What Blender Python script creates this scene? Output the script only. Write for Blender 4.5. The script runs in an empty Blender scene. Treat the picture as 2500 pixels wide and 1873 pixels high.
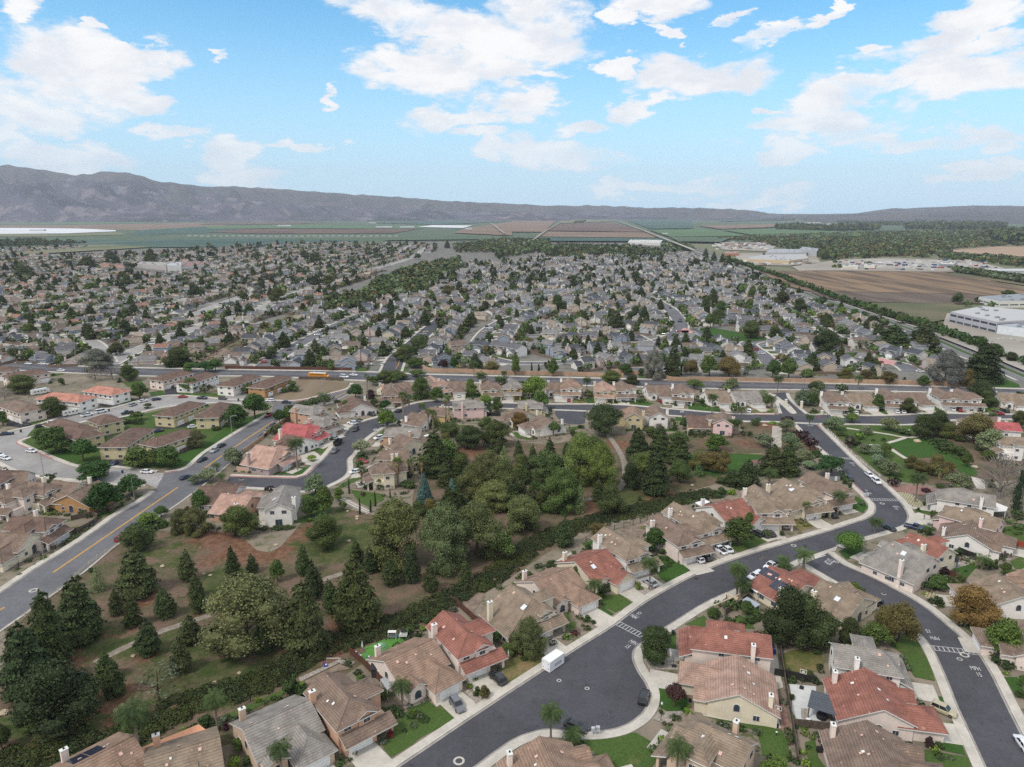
import bpy, math, random
import numpy as np
from mathutils import Vector, Matrix
from mathutils.geometry import tessellate_polygon
R = math.radians
sc = bpy.context.scene
COL = sc.collection
rnd = random.Random(7)
# ------------------------------------------------------------------ camera, sky, sun, exposure
FPX = 1733.0; CAMH = 96.0; PITCH = math.atan(418 / FPX)
cam = bpy.data.cameras.new('camera'); camo = bpy.data.objects.new('camera', cam); COL.objects.link(camo)
camo.location = (0, 0, CAMH); camo.rotation_euler = (math.pi / 2 - PITCH, 0, 0)
cam.sensor_width = 36; cam.lens = FPX / 2500 * 36; cam.clip_start = 1; cam.clip_end = 60000
sc.camera = camo
sc.view_settings.view_transform = 'Standard'; sc.view_settings.look = 'None'
sc.view_settings.exposure = 0.55; sc.view_settings.gamma = 1
sc.render.resolution_x = 1024; sc.render.resolution_y = 767
sc.cycles.use_denoising = False; sc.cycles.sample_clamp_indirect = 3
sc.cycles.max_bounces = 4; sc.cycles.diffuse_bounces = 1; sc.cycles.glossy_bounces = 2
sc.cycles.transparent_max_bounces = 4; sc.cycles.volume_bounces = 1
SUN_EL, SUN_AZ = R(52), R(-128)      # azimuth from +Y towards +X
sun = bpy.data.lights.new('sun', 'SUN'); suno = bpy.data.objects.new('sun', sun); COL.objects.link(suno)
sun.energy = 1.5; sun.angle = R(10); sun.color = (1, .95, .88)
sd = Vector((math.sin(SUN_AZ) * math.cos(SUN_EL), math.cos(SUN_AZ) * math.cos(SUN_EL), math.sin(SUN_EL)))
suno.rotation_euler = sd.to_track_quat('Z', 'Y').to_euler()

CR = {'A': (900, 1400, 3.5033), 'B': (1450, 1400, 3.5033), 'C': (1950, 1400, 3.5036), 'D': (400, 1400, 3.5033), 'E': (0, 1400, 3.5033), 'F': (1300, 1100, 3.5033), 'G': (1850, 1000, 3.3138), 'H': (1950, 800, 3.6818), 'I': (0, 1000, 3.6817), 'J': (0, 850, 3.6867), 'K': (550, 900, 3.6818), 'L': (950, 850, 4.0218), 'M': (1450, 850, 4.0218), 'N': (0, 560, 2.6024), 'O': (800, 560, 2.6024), 'Q': (1600, 480, 2.4578), 'R': (0, 380, 1.7696), 'S': (1250, 450, 1.7696), 'T': (0, 0, 1.7696), 'U': (1250, 0, 1.7696), 'V': (0, 0, .8848), 'P': (0, 0, 1.)}
cp, sp_ = math.cos(PITCH), math.sin(PITCH)
def src(c, x, y):
    a, b, s = CR[c]; return a + x / s, b + y / s
def ray(x, y):
    dx = (x - 1250) / FPX; dy = (936.5 - y) / FPX
    return (dx, cp + dy * sp_, -sp_ + dy * cp)
def g(c, x, y, z=0.0):
    """point of the place seen at a survey mark, on the level z"""
    d = ray(*src(c, x, y)); t = (z - CAMH) / d[2]
    return (d[0] * t, d[1] * t)
def proj(x, y, z=0.0):
    zz = z - CAMH; dep = y * cp - zz * sp_; up = y * sp_ + zz * cp
    return 1250 + FPX * x / dep, 936.5 - FPX * up / dep, dep
def gp(c, s, z=0.0):
    """'x,y x,y ...' -> list of ground points"""
    return [g(c, *map(float, q.split(',')), z) for q in s.split()]

def S(r, gg, b):
    f = lambda c: (c / 255 / 12.92) if c <= 10 else ((c / 255 + .055) / 1.055) ** 2.4
    return (f(r), f(gg), f(b), 1.0)

# world -----------------------------------------------------------------------------------
w = bpy.data.worlds.new('World'); sc.world = w; w.use_nodes = True
nt = w.node_tree; nt.nodes.clear()
def N(nt, t, **k):
    n = nt.nodes.new(t)
    for a, b in k.items(): setattr(n, a, b)
    return n
def MATH(nt, op, a, b=None, c=None, clamp=False):
    n = nt.nodes.new('ShaderNodeMath'); n.operation = op; n.use_clamp = clamp
    for i, v in enumerate((a, b, c)):
        if v is None: continue
        if isinstance(v, (int, float)): n.inputs[i].default_value = v
        else: nt.links.new(v, n.inputs[i])
    return n.outputs[0]
def MIX(nt, f, a, b, blend='MIX'):
    n = nt.nodes.new('ShaderNodeMix'); n.data_type = 'RGBA'; n.blend_type = blend
    for i, v in ((0, f), (6, a), (7, b)):
        if isinstance(v, (int, float)): n.inputs[i].default_value = v
        elif isinstance(v, tuple): n.inputs[i].default_value = v
        else: nt.links.new(v, n.inputs[i])
    return n.outputs[2]
def RANGE(nt, v, a, b, c=0., d=1., smooth=True):
    n = nt.nodes.new('ShaderNodeMapRange'); n.interpolation_type = 'SMOOTHSTEP' if smooth else 'LINEAR'
    nt.links.new(v, n.inputs[0])
    for i, q in enumerate((a, b, c, d)): n.inputs[i + 1].default_value = q
    return n.outputs[0]
def NOISE(nt, vec, scale, detail=4, rough=.6, dist=0.):
    n = nt.nodes.new('ShaderNodeTexNoise'); n.inputs['Scale'].default_value = scale
    n.inputs['Detail'].default_value = detail; n.inputs['Roughness'].default_value = rough; n.inputs['Distortion'].default_value = dist
    if vec is not None: nt.links.new(vec, n.inputs['Vector'])
    return n.outputs['Fac']
tc = N(nt, 'ShaderNodeTexCoord'); sx = N(nt, 'ShaderNodeSeparateXYZ'); nt.links.new(tc.outputs['Generated'], sx.inputs[0])
U = MATH(nt, 'ARCTAN2', sx.outputs[0], sx.outputs[1]); V = MATH(nt, 'ARCSINE', sx.outputs[2])
cb = N(nt, 'ShaderNodeCombineXYZ'); nt.links.new(U, cb.inputs[0]); nt.links.new(V, cb.inputs[1]); UV = cb.outputs[0]
wn = N(nt, 'ShaderNodeTexNoise'); wn.inputs['Scale'].default_value = 9; wn.inputs['Detail'].default_value = 8; wn.inputs['Roughness'].default_value = .62
ws = N(nt, 'ShaderNodeMapping'); nt.links.new(UV, ws.inputs[0]); ws.inputs['Scale'].default_value = (1, 2.6, 1); nt.links.new(ws.outputs[0], wn.inputs['Vector'])
wm = N(nt, 'ShaderNodeVectorMath', operation='MULTIPLY_ADD'); nt.links.new(wn.outputs['Color'], wm.inputs[0]); wm.inputs[1].default_value = (.17, .10, 0); wm.inputs[2].default_value = (-.085, -.05, 0)
wa = N(nt, 'ShaderNodeVectorMath', operation='ADD'); nt.links.new(UV, wa.inputs[0]); nt.links.new(wm.outputs[0], wa.inputs[1]); UVW = wa.outputs[0]
def uvdir(x, y):
    d = Vector(ray(x, y)).normalized(); return Vector((math.atan2(d.x, d.y), math.asin(d.z)))
CL = '''T:80,30,150,75,0 330,290,430,170,-5 120,400,470,130,-8 620,270,170,90,0 660,430,120,55,10 400,110,70,25,15 150,640,420,110,-14 770,560,160,42,14 1010,640,170,90,0 1060,745,170,60,0 1330,625,150,34,-5 1830,70,500,110,-10 1950,290,420,120,-4 2200,150,300,180,0 2030,480,280,75,10 2050,590,140,35,-3 2110,650,120,35,0 1420,400,60,22,20 910,235,70,18,5
U:130,150,250,190,0 110,340,130,30,0 620,15,240,75,0 480,90,60,60,0 960,55,75,30,0 1130,150,190,42,8 1380,55,130,35,25 680,110,100,22,0 850,300,320,105,3 450,280,100,38,10 570,450,150,45,8 60,470,150,75,0 290,545,190,40,0 240,660,310,85,-4 1080,470,60,28,0 1500,390,400,80,12 1950,350,420,110,6 1250,560,340,65,6 1750,580,500,60,0 1150,680,200,65,5 1950,120,440,85,12 2050,210,400,60,8 1560,200,90,35,10 2130,640,110,45,0 1900,720,200,32,-4 2100,740,170,36,0 640,810,380,34,4 1000,860,330,40,4 1900,780,160,24,0 740,185,30,15,0'''
acc = None
for line in CL.split('\n'):
    c, rest = line.split(':')
    for q in rest.split():
        x, y, rx, ry, rot = map(float, q.split(','))
        s = CR[c][2]; X, Y = src(c, x, y); c0 = uvdir(X, Y)
        ex = (uvdir(X + rx / s, Y) - uvdir(X - rx / s, Y)).length / 2; ey = (uvdir(X, Y + ry / s) - uvdir(X, Y - ry / s)).length / 2
        m = N(nt, 'ShaderNodeMapping', vector_type='TEXTURE'); nt.links.new(UVW, m.inputs[0])
        m.inputs['Location'].default_value = (c0.x, c0.y, 0); m.inputs['Rotation'].default_value = (0, 0, R(rot)); m.inputs['Scale'].default_value = (ex * 1.25, ey * 1.25, 1)
        gr = N(nt, 'ShaderNodeTexGradient', gradient_type='SPHERICAL'); nt.links.new(m.outputs[0], gr.inputs[0])
        acc = gr.outputs['Fac'] if acc is None else MATH(nt, 'MAXIMUM', acc, gr.outputs['Fac'])
# the sky overhead and behind is closed cloud
over = MATH(nt, 'MAXIMUM', RANGE(nt, V, R(24), R(36)), RANGE(nt, sx.outputs[1], .25, -.1))
mp = N(nt, 'ShaderNodeMapping'); nt.links.new(UV, mp.inputs[0]); mp.inputs['Scale'].default_value = (1, 2.0, 1)
n1 = NOISE(nt, mp.outputs[0], 9, 9, .6, .25)
mp2 = N(nt, 'ShaderNodeMapping'); nt.links.new(UV, mp2.inputs[0]); mp2.inputs['Scale'].default_value = (1, 2.3, 1); mp2.inputs['Location'].default_value = (.01, .03, 0)
n2 = NOISE(nt, mp2.outputs[0], 11, 6, .6, .2)
plate = MATH(nt, 'MULTIPLY', acc, 1.75, clamp=True)
nR = RANGE(nt, n1, .30, .70, 0, 1, False)
val = MATH(nt, 'MULTIPLY_ADD', MATH(nt, 'SUBTRACT', nR, .5), MATH(nt, 'MULTIPLY', MATH(nt, 'MULTIPLY', acc, 6.0, clamp=True), 1.3), plate)
mask = MATH(nt, 'MAXIMUM', RANGE(nt, val, .20, .92), over)
mask = MATH(nt, 'MULTIPLY', mask, RANGE(nt, V, R(.2), R(9), .55, 1.0))
thin = RANGE(nt, val, .4, .95)
ccol = MIX(nt, RANGE(nt, n2, .38, .66), (1., 1., 1., 1), (.80, .83, .89, 1))
ccol = MIX(nt, thin, (.86, .90, .95, 1), ccol)
sky = N(nt, 'ShaderNodeTexSky', sky_type='NISHITA'); sky.sun_disc = False
sky.sun_elevation = SUN_EL; sky.sun_rotation = SUN_AZ; sky.air_density = 1.0; sky.dust_density = .4; sky.ozone_density = 3.0
hs = N(nt, 'ShaderNodeHueSaturation'); nt.links.new(sky.outputs[0], hs.inputs['Color']); hs.inputs['Hue'].default_value = .486; hs.inputs['Saturation'].default_value = 1.3
low = MIX(nt, RANGE(nt, V, R(-2), R(16), .9, 0), hs.outputs[0], (2.45, 4.0, 5.4, 1))
bg1 = N(nt, 'ShaderNodeBackground'); nt.links.new(low, bg1.inputs[0]); bg1.inputs[1].default_value = 0.13
bg2 = N(nt, 'ShaderNodeBackground'); nt.links.new(ccol, bg2.inputs[0]); bg2.inputs[1].default_value = 0.70
mx = N(nt, 'ShaderNodeMixShader'); nt.links.new(mask, mx.inputs[0]); nt.links.new(bg1.outputs[0], mx.inputs[1]); nt.links.new(bg2.outputs[0], mx.inputs[2])
wo = N(nt, 'ShaderNodeOutputWorld'); nt.links.new(mx.outputs[0], wo.inputs[0])

# ------------------------------------------------------------------ materials
MATS = {}
def newmat(name):
    m = bpy.data.materials.new(name); m.use_nodes = True; t = m.node_tree
    b = t.nodes['Principled BSDF']; MATS[name] = m
    return m, t, b
def link(t, o, b, s='Base Color'): t.links.new(o, b.inputs[s])
def flat(name, col, rough=.8, nscale=1.0, amt=.25, metal=0., spec=.3, coords='Object', det=4):
    """a colour with procedural mottling"""
    m, t, b = newmat(name); tc = N(t, 'ShaderNodeTexCoord')
    n = NOISE(t, tc.outputs[coords], nscale, det)
    lo = tuple(c * (1 - amt) for c in col[:3]) + (1,); hi = tuple(min(1, c * (1 + amt)) for c in col[:3]) + (1,)
    link(t, MIX(t, RANGE(t, n, .3, .7), lo, hi), b)
    b.inputs['Roughness'].default_value = rough; b.inputs['Metallic'].default_value = metal
    b.inputs['Specular IOR Level'].default_value = spec
    return m
def objcol(name, rough=.8, nscale=1., amt=.15, metal=0., spec=.3, coat=0., coords='Object'):
    """takes the object's own colour"""
    m, t, b = newmat(name); tc = N(t, 'ShaderNodeTexCoord'); oi = N(t, 'ShaderNodeObjectInfo')
    n = NOISE(t, tc.outputs[coords], nscale, 4)
    f = RANGE(t, n, .3, .7, 1 - amt, 1 + amt)
    sc_ = N(t, 'ShaderNodeVectorMath', operation='SCALE'); t.links.new(oi.outputs['Color'], sc_.inputs[0]); t.links.new(f, sc_.inputs['Scale'])
    link(t, sc_.outputs[0], b)
    b.inputs['Roughness'].default_value = rough; b.inputs['Metallic'].default_value = metal; b.inputs['Specular IOR Level'].default_value = spec
    b.inputs['Coat Weight'].default_value = coat
    return m
def roofmat(name, attr=False, rows=True):
    m, t, b = newmat(name); tc = N(t, 'ShaderNodeTexCoord')
    if attr:
        a = N(t, 'ShaderNodeAttribute', attribute_name='Col'); base = a.outputs['Color']
    else:
        oi = N(t, 'ShaderNodeObjectInfo'); base = oi.outputs['Color']
    big = RANGE(t, NOISE(t, tc.outputs['Object'], .35, 6, .7), .32, .68, .74, 1.22)
    fine = RANGE(t, NOISE(t, tc.outputs['Object'], 4.0, 3, .7), .25, .75, .86, 1.14)
    f = MATH(t, 'MULTIPLY', big, fine)
    if rows:
        s = N(t, 'ShaderNodeSeparateXYZ'); t.links.new(tc.outputs['Object'], s.inputs[0])
        fr = MATH(t, 'FRACT', MATH(t, 'MULTIPLY', s.outputs[2], 1 / .23))
        f = MATH(t, 'MULTIPLY', f, RANGE(t, fr, .0, .45, .66, 1.07))
        nn = NOISE(t, tc.outputs['Object'], 1.6, 1, .5)
        spot = RANGE(t, nn, .72, .75)
        base = MIX(t, MATH(t, 'MULTIPLY', spot, .5), base, S(225, 170, 150))
    sv = N(t, 'ShaderNodeVectorMath', operation='SCALE'); t.links.new(base, sv.inputs[0]); t.links.new(f, sv.inputs['Scale'])
    link(t, sv.outputs[0], b); b.inputs['Roughness'].default_value = .85; b.inputs['Specular IOR Level'].default_value = .25
    return m
def leafmat(name, attr=False):
    m, t, b = newmat(name); tc = N(t, 'ShaderNodeTexCoord'); ge = N(t, 'ShaderNodeNewGeometry')
    a = N(t, 'ShaderNodeAttribute', attribute_name='Col')
    if attr: base = a.outputs['Color']; f = RANGE(t, NOISE(t, tc.outputs['Object'], .5, 3), .3, .7, .8, 1.2)
    else:
        oi = N(t, 'ShaderNodeObjectInfo'); base = oi.outputs['Color']
        f = MATH(t, 'MULTIPLY', a.outputs['Fac'], RANGE(t, oi.outputs['Random'], 0, 1, .85, 1.15, False))
    sv = N(t, 'ShaderNodeVectorMath', operation='SCALE'); t.links.new(base, sv.inputs[0]); t.links.new(f, sv.inputs['Scale'])
    link(t, sv.outputs[0], b); b.inputs['Roughness'].default_value = .7; b.inputs['Specular IOR Level'].default_value = .2
    return m
def carpaint():
    return objcol('car_paint', .35, .5, .03, .0, .5, .6)
WALL = objcol('stucco', .9, .6, .07)
ROOF = roofmat('roof_tile'); ROOFF = roofmat('roof_shingle_far', True, False)
LEAF = leafmat('leaves'); LEAFF = leafmat('leaves_far', True)
PAINT = carpaint()
PLAIN = objcol('painted', .6, 2., .05)
TRIM = flat('white_trim', S(222, 220, 215), .6, 2, .04)
GLASS = flat('window_glass', S(62, 70, 82), .15, .8, .35, spec=.6)
CGLASS = flat('car_glass', S(28, 32, 38), .1, 1, .1, spec=.7)
TYRE = flat('rubber', S(28, 28, 29), .8, 4, .1)
RIM = flat('rim_metal', S(120, 122, 126), .35, 3, .1, .6)
LAMPW = flat('headlamp_lens', S(215, 218, 222), .2, 3, .05); LAMPR = flat('tail_lamp_lens', S(150, 20, 18), .3, 3, .05)
DOORW = flat('garage_door_white', S(238, 237, 236), .6, .7, .05)
BARK = flat('bark', S(88, 72, 60), .9, 3, .3); PALMB = flat('palm_bark', S(128, 116, 104), .9, 3, .25)
PALMG = flat('palm_dead_fronds', S(132, 108, 82), .9, 3, .3)
METAL = flat('dark_metal', S(52, 52, 55), .5, 2, .1, .3); GALV = flat('galvanised', S(150, 152, 152), .5, 2, .1, .3)
WOODF = flat('weathered_wood', S(96, 84, 74), .9, 1.2, .3)
def asphalt(name, col, patch):
    m, t, b = newmat(name); tc = N(t, 'ShaderNodeTexCoord'); o = tc.outputs['Object']
    big = MATH(t, 'MULTIPLY', RANGE(t, NOISE(t, o, .05, 5, .7), .3, .7, .84, 1.16), RANGE(t, NOISE(t, o, .45, 5, .8, 1.5), .35, .7, .9, 1.1))
    fin = RANGE(t, NOISE(t, o, 3.5, 4, .75), .25, .75, .86, 1.14)
    vo = N(t, 'ShaderNodeTexVoronoi', feature='DISTANCE_TO_EDGE'); vo.inputs['Scale'].default_value = .12
    md = N(t, 'ShaderNodeVectorMath', operation='ADD'); nv = N(t, 'ShaderNodeTexNoise'); nv.inputs['Scale'].default_value = .5; nv.inputs['Detail'].default_value = 4
    t.links.new(o, nv.inputs['Vector']); s3 = N(t, 'ShaderNodeVectorMath', operation='SCALE'); t.links.new(nv.outputs['Color'], s3.inputs[0]); s3.inputs['Scale'].default_value = 5
    t.links.new(o, md.inputs[0]); t.links.new(s3.outputs[0], md.inputs[1]); t.links.new(md.outputs[0], vo.inputs['Vector'])
    crack = RANGE(t, vo.outputs['Distance'], .0, .010, patch, 1.0)
    sv = N(t, 'ShaderNodeVectorMath', operation='SCALE'); sv.inputs[0].default_value = col[:3]
    t.links.new(MATH(t, 'MULTIPLY', MATH(t, 'MULTIPLY', big, fin), crack), sv.inputs['Scale'])
    link(t, sv.outputs[0], b); b.inputs['Roughness'].default_value = .85; b.inputs['Specular IOR Level'].default_value = .3
    return m
ASPH = asphalt('asphalt_dark', S(76, 75, 80), .6); ASPHG = asphalt('asphalt_worn', S(104, 103, 106), .75); ASPHL = asphalt('asphalt_pale', S(150, 146, 143), .72)
BLACKTOP = asphalt('blacktop', S(58, 58, 62), .8)
def concrete():
    m, t, b = newmat('concrete'); tc = N(t, 'ShaderNodeTexCoord'); o = tc.outputs['Object']
    big = RANGE(t, NOISE(t, o, .25, 5, .7), .3, .72, .84, 1.12); fin = RANGE(t, NOISE(t, o, 3, 3, .7), .25, .75, .9, 1.1)
    sv = N(t, 'ShaderNodeVectorMath', operation='SCALE'); sv.inputs[0].default_value = S(188, 181, 170)[:3]; t.links.new(MATH(t, 'MULTIPLY', big, fin), sv.inputs['Scale'])
    link(t, sv.outputs[0], b); b.inputs['Roughness'].default_value = .9
    return m
CONC = concrete()
KERB = flat('kerb_concrete', S(196, 188, 178), .9, .4, .15); GUT = flat('gutter_concrete', S(150, 144, 137), .9, .4, .2)
REDK = flat('red_kerb_paint', S(188, 84, 84), .8, .8, .2)
PINK = flat('pink_concrete', S(186, 140, 136), .9, .5, .12)
WHITEP = flat('road_paint_white', S(186, 184, 184), .8, 2.5, .12); YELP = flat('road_paint_yellow', S(214, 160, 52), .8, 2.0, .12)
def grass(name, col, dry, thr=.5):
    m, t, b = newmat(name); tc = N(t, 'ShaderNodeTexCoord'); o = tc.outputs['Object']
    n = NOISE(t, o, .16, 5, .65); f = NOISE(t, o, 2.2, 4, .75)
    c = MIX(t, RANGE(t, n, thr, thr + .22), col, dry)
    sv = N(t, 'ShaderNodeVectorMath', operation='SCALE'); t.links.new(c, sv.inputs[0]); t.links.new(RANGE(t, f, .25, .75, .72, 1.25), sv.inputs['Scale'])
    link(t, sv.outputs[0], b); b.inputs['Roughness'].default_value = .95; b.inputs['Specular IOR Level'].default_value = .1
    return m
LAWN = grass('lawn_grass', S(72, 92, 46), S(104, 102, 62), .55)
LAWND = grass('lawn_lush', S(58, 86, 38), S(70, 94, 42), .5)
LAWNY = grass('lawn_dry', S(92, 96, 54), S(128, 112, 80), .42)
FAKE = flat('artificial_turf', S(84, 132, 58), .9, 2, .1)
GRAVEL = flat('gravel', S(152, 143, 133), .95, 3.0, .4, det=6); GRAVR = flat('red_gravel', S(140, 108, 98), .95, 3.0, .4, det=6)
SOIL = flat('bare_soil', S(128, 112, 98), .95, .5, .3, det=6)
BRICKP = flat('pale_masonry', S(178, 150, 128), .9, .5, .15)

# ------------------------------------------------------------------ mesh helpers
def mesh(name, V, F, mats=(), fm=None, parent=None, color=None, smooth=False, facecol=None):
    me = bpy.data.meshes.new(name); me.from_pydata([tuple(v) for v in V], [], [tuple(f) for f in F])
    for m in mats: me.materials.append(m)
    if fm is not None: me.polygons.foreach_set('material_index', fm)
    if smooth: me.polygons.foreach_set('use_smooth', [True] * len(me.polygons))
    if facecol is not None:
        at = me.attributes.new('Col', 'FLOAT_COLOR', 'FACE'); a = np.ones((len(F), 4), dtype=np.float32)
        fc = np.asarray(facecol, dtype=np.float32)
        if fc.ndim == 1: a[:, :3] = fc[:, None]
        else: a[:, :3] = fc[:, :3]
        at.data.foreach_set('color', a.ravel())
    me.update()
    return obj(name, me, parent, color)
def obj(name, me, parent=None, color=None):
    o = bpy.data.objects.new(name, me); COL.objects.link(o)
    if parent: o.parent = parent
    if color: o.color = color
    return o
def empty(name, x, y, z=0, rz=0):
    o = bpy.data.objects.new(name, None); COL.objects.link(o); o.location = (x, y, z); o.rotation_euler = (0, 0, rz); o.empty_display_size = .5
    return o
def st(o, kind='structure'): o['kind'] = kind; return o
def tag(o, label, cat, group=None, kind=None):
    o['label'] = label; o['category'] = cat
    if group: o['group'] = group
    if kind: o['kind'] = kind
    return o
def copytree(o, parent=None):
    c = o.copy(); COL.objects.link(c)
    if parent: c.parent = parent
    for ch in o.children: copytree(ch, c)
    return c
class MB:
    def __init__(s): s.V = []; s.F = []; s.M = []
    def add(s, V, F, m=0):
        b = len(s.V); s.V += [tuple(v) for v in V]; s.F += [tuple(i + b for i in f) for f in F]; s.M += [m] * len(F)
    def box(s, x0, x1, y0, y1, z0, z1, m=0, bottom=False):
        V = [(x0, y0, z0), (x1, y0, z0), (x1, y1, z0), (x0, y1, z0), (x0, y0, z1), (x1, y0, z1), (x1, y1, z1), (x0, y1, z1)]
        F = [(0, 1, 5, 4), (1, 2, 6, 5), (2, 3, 7, 6), (3, 0, 4, 7), (4, 5, 6, 7)]
        if bottom: F.append((3, 2, 1, 0))
        s.add(V, F, m)
    def obox(s, cx, cy, L, W, z0, z1, a, m=0):
        """turned box"""
        c, q = math.cos(a), math.sin(a); P = [(-L / 2, -W / 2), (L / 2, -W / 2), (L / 2, W / 2), (-L / 2, W / 2)]
        P = [(cx + x * c - y * q, cy + x * q + y * c) for x, y in P]
        s.add([(x, y, z0) for x, y in P] + [(x, y, z1) for x, y in P], [(0, 1, 5, 4), (1, 2, 6, 5), (2, 3, 7, 6), (3, 0, 4, 7), (4, 5, 6, 7), (3, 2, 1, 0)], m)
    def tube(s, pts, r, n=6, m=0, cap=True):
        """tapered tube through points; r = radius or list"""
        rs = r if isinstance(r, (list, tuple)) else [r] * len(pts)
        V = []; F = []
        for i, p in enumerate(pts):
            p = Vector(p); d = (Vector(pts[min(i + 1, len(pts) - 1)]) - Vector(pts[max(i - 1, 0)])).normalized()
            a = d.cross(Vector((0, 0, 1))) if abs(d.z) < .95 else d.cross(Vector((1, 0, 0))); a.normalize(); b = d.cross(a)
            for k in range(n):
                t = 2 * math.pi * k / n; V.append(p + a * math.cos(t) * rs[i] + b * math.sin(t) * rs[i])
        for i in range(len(pts) - 1):
            for k in range(n):
                k2 = (k + 1) % n; F.append((i * n + k, i * n + k2, (i + 1) * n + k2, (i + 1) * n + k))
        if cap: F.append(tuple(range((len(pts) - 1) * n, len(pts) * n))); F.append(tuple(range(n - 1, -1, -1)))
        s.add(V, F, m)
    def prism(s, poly, z0, z1, m=0):
        n = len(poly); V = [(x, y, z0) for x, y in poly] + [(x, y, z1) for x, y in poly]
        F = [(i, (i + 1) % n, (i + 1) % n + n, i + n) for i in range(n)] + [tuple(range(n, 2 * n))]
        s.add(V, F, m)
    def build(s, name, mats, parent=None, color=None, smooth=False):
        if not isinstance(mats, (list, tuple)): mats = [mats]
        return mesh(name, s.V, s.F, mats, s.M, parent, color, smooth)
def cw(poly):
    a = sum(poly[i][0] * poly[(i + 1) % len(poly)][1] - poly[(i + 1) % len(poly)][0] * poly[i][1] for i in range(len(poly)))
    return a < 0
def poly_mb(mb, pts, z, m=0, skirt=0):
    if cw(pts): pts = pts[::-1]
    V = [(x, y, z) for x, y in pts]; T = tessellate_polygon([[Vector(v) for v in V]]); F = []
    for a, b, c in T:
        ab = (V[b][0] - V[a][0]) * (V[c][1] - V[a][1]) - (V[c][0] - V[a][0]) * (V[b][1] - V[a][1])
        F.append((a, b, c) if ab > 0 else (a, c, b))
    mb.add(V, F, m)
    if skirt:
        n = len(V); mb.add(V + [(x, y, z - skirt) for x, y in pts], [(i, i + n, (i + 1) % n + n, (i + 1) % n) for i in range(n)], m)
def sheet(name, pts, z, mat, kind='structure', skirt=0):
    mb = MB(); poly_mb(mb, pts, z, 0, skirt); o = mb.build(name, mat)
    if kind: st(o, kind)
    return o
def smooth(pts, step=2.0, closed=False):
    """Catmull-Rom through ground points"""
    out = []; n = len(pts); P = [Vector(p[:2]) for p in pts]
    for i in range(n if closed else n - 1):
        if closed: p0, p1, p2, p3 = P[i - 1], P[i], P[(i + 1) % n], P[(i + 2) % n]
        else: p0, p1, p2, p3 = P[max(i - 1, 0)], P[i], P[i + 1], P[min(i + 2, n - 1)]
        k = max(1, int((p2 - p1).length / step))
        for j in range(k):
            t = j / k
            q = .5 * ((2 * p1) + (p2 - p0) * t + (2 * p0 - 5 * p1 + 4 * p2 - p3) * t * t + (3 * p1 - p0 - 3 * p2 + p3) * t ** 3)
            out.append((q.x, q.y))
    if not closed: out.append((P[-1].x, P[-1].y))
    return out
def offset(pts, d):
    """shift an open polyline sideways (positive = to its left)"""
    out = []; n = len(pts)
    for i in range(n):
        a = Vector(pts[max(i - 1, 0)]); b = Vector(pts[min(i + 1, n - 1)]); t = (b - a).normalized()
        out.append((pts[i][0] - t.y * d, pts[i][1] + t.x * d))
    return out
def band(mb, pts, d0, d1, z, m=0, drop=0):
    """a strip between two offsets of a line, optionally with side faces"""
    A = offset(pts, d0); B = offset(pts, d1); n = len(pts)
    V = [(x, y, z) for x, y in A] + [(x, y, z) for x, y in B]
    F = [(i, i + 1, n + i + 1, n + i) if d1 > d0 else (i + 1, i, n + i, n + i + 1) for i in range(n - 1)]
    mb.add(V, F, m)
    if drop:
        for L in (A, B):
            V = [(x, y, z) for x, y in L] + [(x, y, z - drop) for x, y in L]
            mb.add(V, [(i, i + 1, n + i + 1, n + i) for i in range(n - 1)], m)
def inpoly(x, y, P):
    c = False; n = len(P); j = n - 1
    for i in range(n):
        if (P[i][1] > y) != (P[j][1] > y) and x < (P[j][0] - P[i][0]) * (y - P[i][1]) / (P[j][1] - P[i][1]) + P[i][0]: c = not c
        j = i
    return c
from mathutils import noise as MN
CR['W'] = (1860, 880, 9.205)
# ------------------------------------------------------------------ ground, fields, hills
def groundmat(name, a, b_, c, s1=.02, s2=.3):
    m, t, b = newmat(name); tc = N(t, 'ShaderNodeTexCoord'); o = tc.outputs['Object']
    x = MIX(t, RANGE(t, NOISE(t, o, s1, 6, .65), .4, .62), a, b_); x = MIX(t, RANGE(t, NOISE(t, o, s2, 5, .7), .5, .66), x, c)
    link(t, x, b); b.inputs['Roughness'].default_value = .95; b.inputs['Specular IOR Level'].default_value = .1
    return m
GROUND = groundmat('ground_mix', S(112, 116, 90), S(128, 118, 100), S(92, 98, 74), .0012, .02)
E6 = 45000
sheet('ground', [(-E6, -2000), (E6, -2000), (E6, E6), (-E6, E6)], 0, GROUND)
TOWNG = groundmat('town_ground', S(112, 110, 106), S(124, 120, 114), S(78, 82, 64), .03, .12)
sheet('town_ground', gp('P', '-500,905 -1800,800 -700,650 -300,640 0,630 300,598 600,592 1000,590 1500,583 1720,608 1850,668 2100,775 2300,850 2600,960 2000,955 1300,945 600,930'), .03, TOWNG)
YARD = groundmat('yard_soil', S(138, 126, 112), S(120, 112, 98), S(84, 90, 60), .05, .25)
YP = 'P:-120,1600 0,1447 90,1390 230,1300 385,1190 600,1045 860,945 870,915 300,895 -300,880 -700,1000|560,1135 640,1065 760,980 860,940 1200,935 2000,950 2600,965 2700,1060 2320,1030 2140,1030 2000,1035 1800,1030 1800,1060 1500,1060 1330,1085 1150,1065 1060,1140 1010,1200 990,1270 790,1240 660,1350 560,1300 330,1290 330,1220|-60,1990 560,1818 760,1700 1010,1545 1200,1440 1420,1300 1600,1225 1700,1195 1950,1130 2090,1110 2240,1180 2700,1200 2900,1990|'.split(':')[1]
for q in YP.split('|'):
    if q.strip(): sheet('yard_ground', smooth(gp('P', q), 6, True), .05, YARD)
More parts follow.
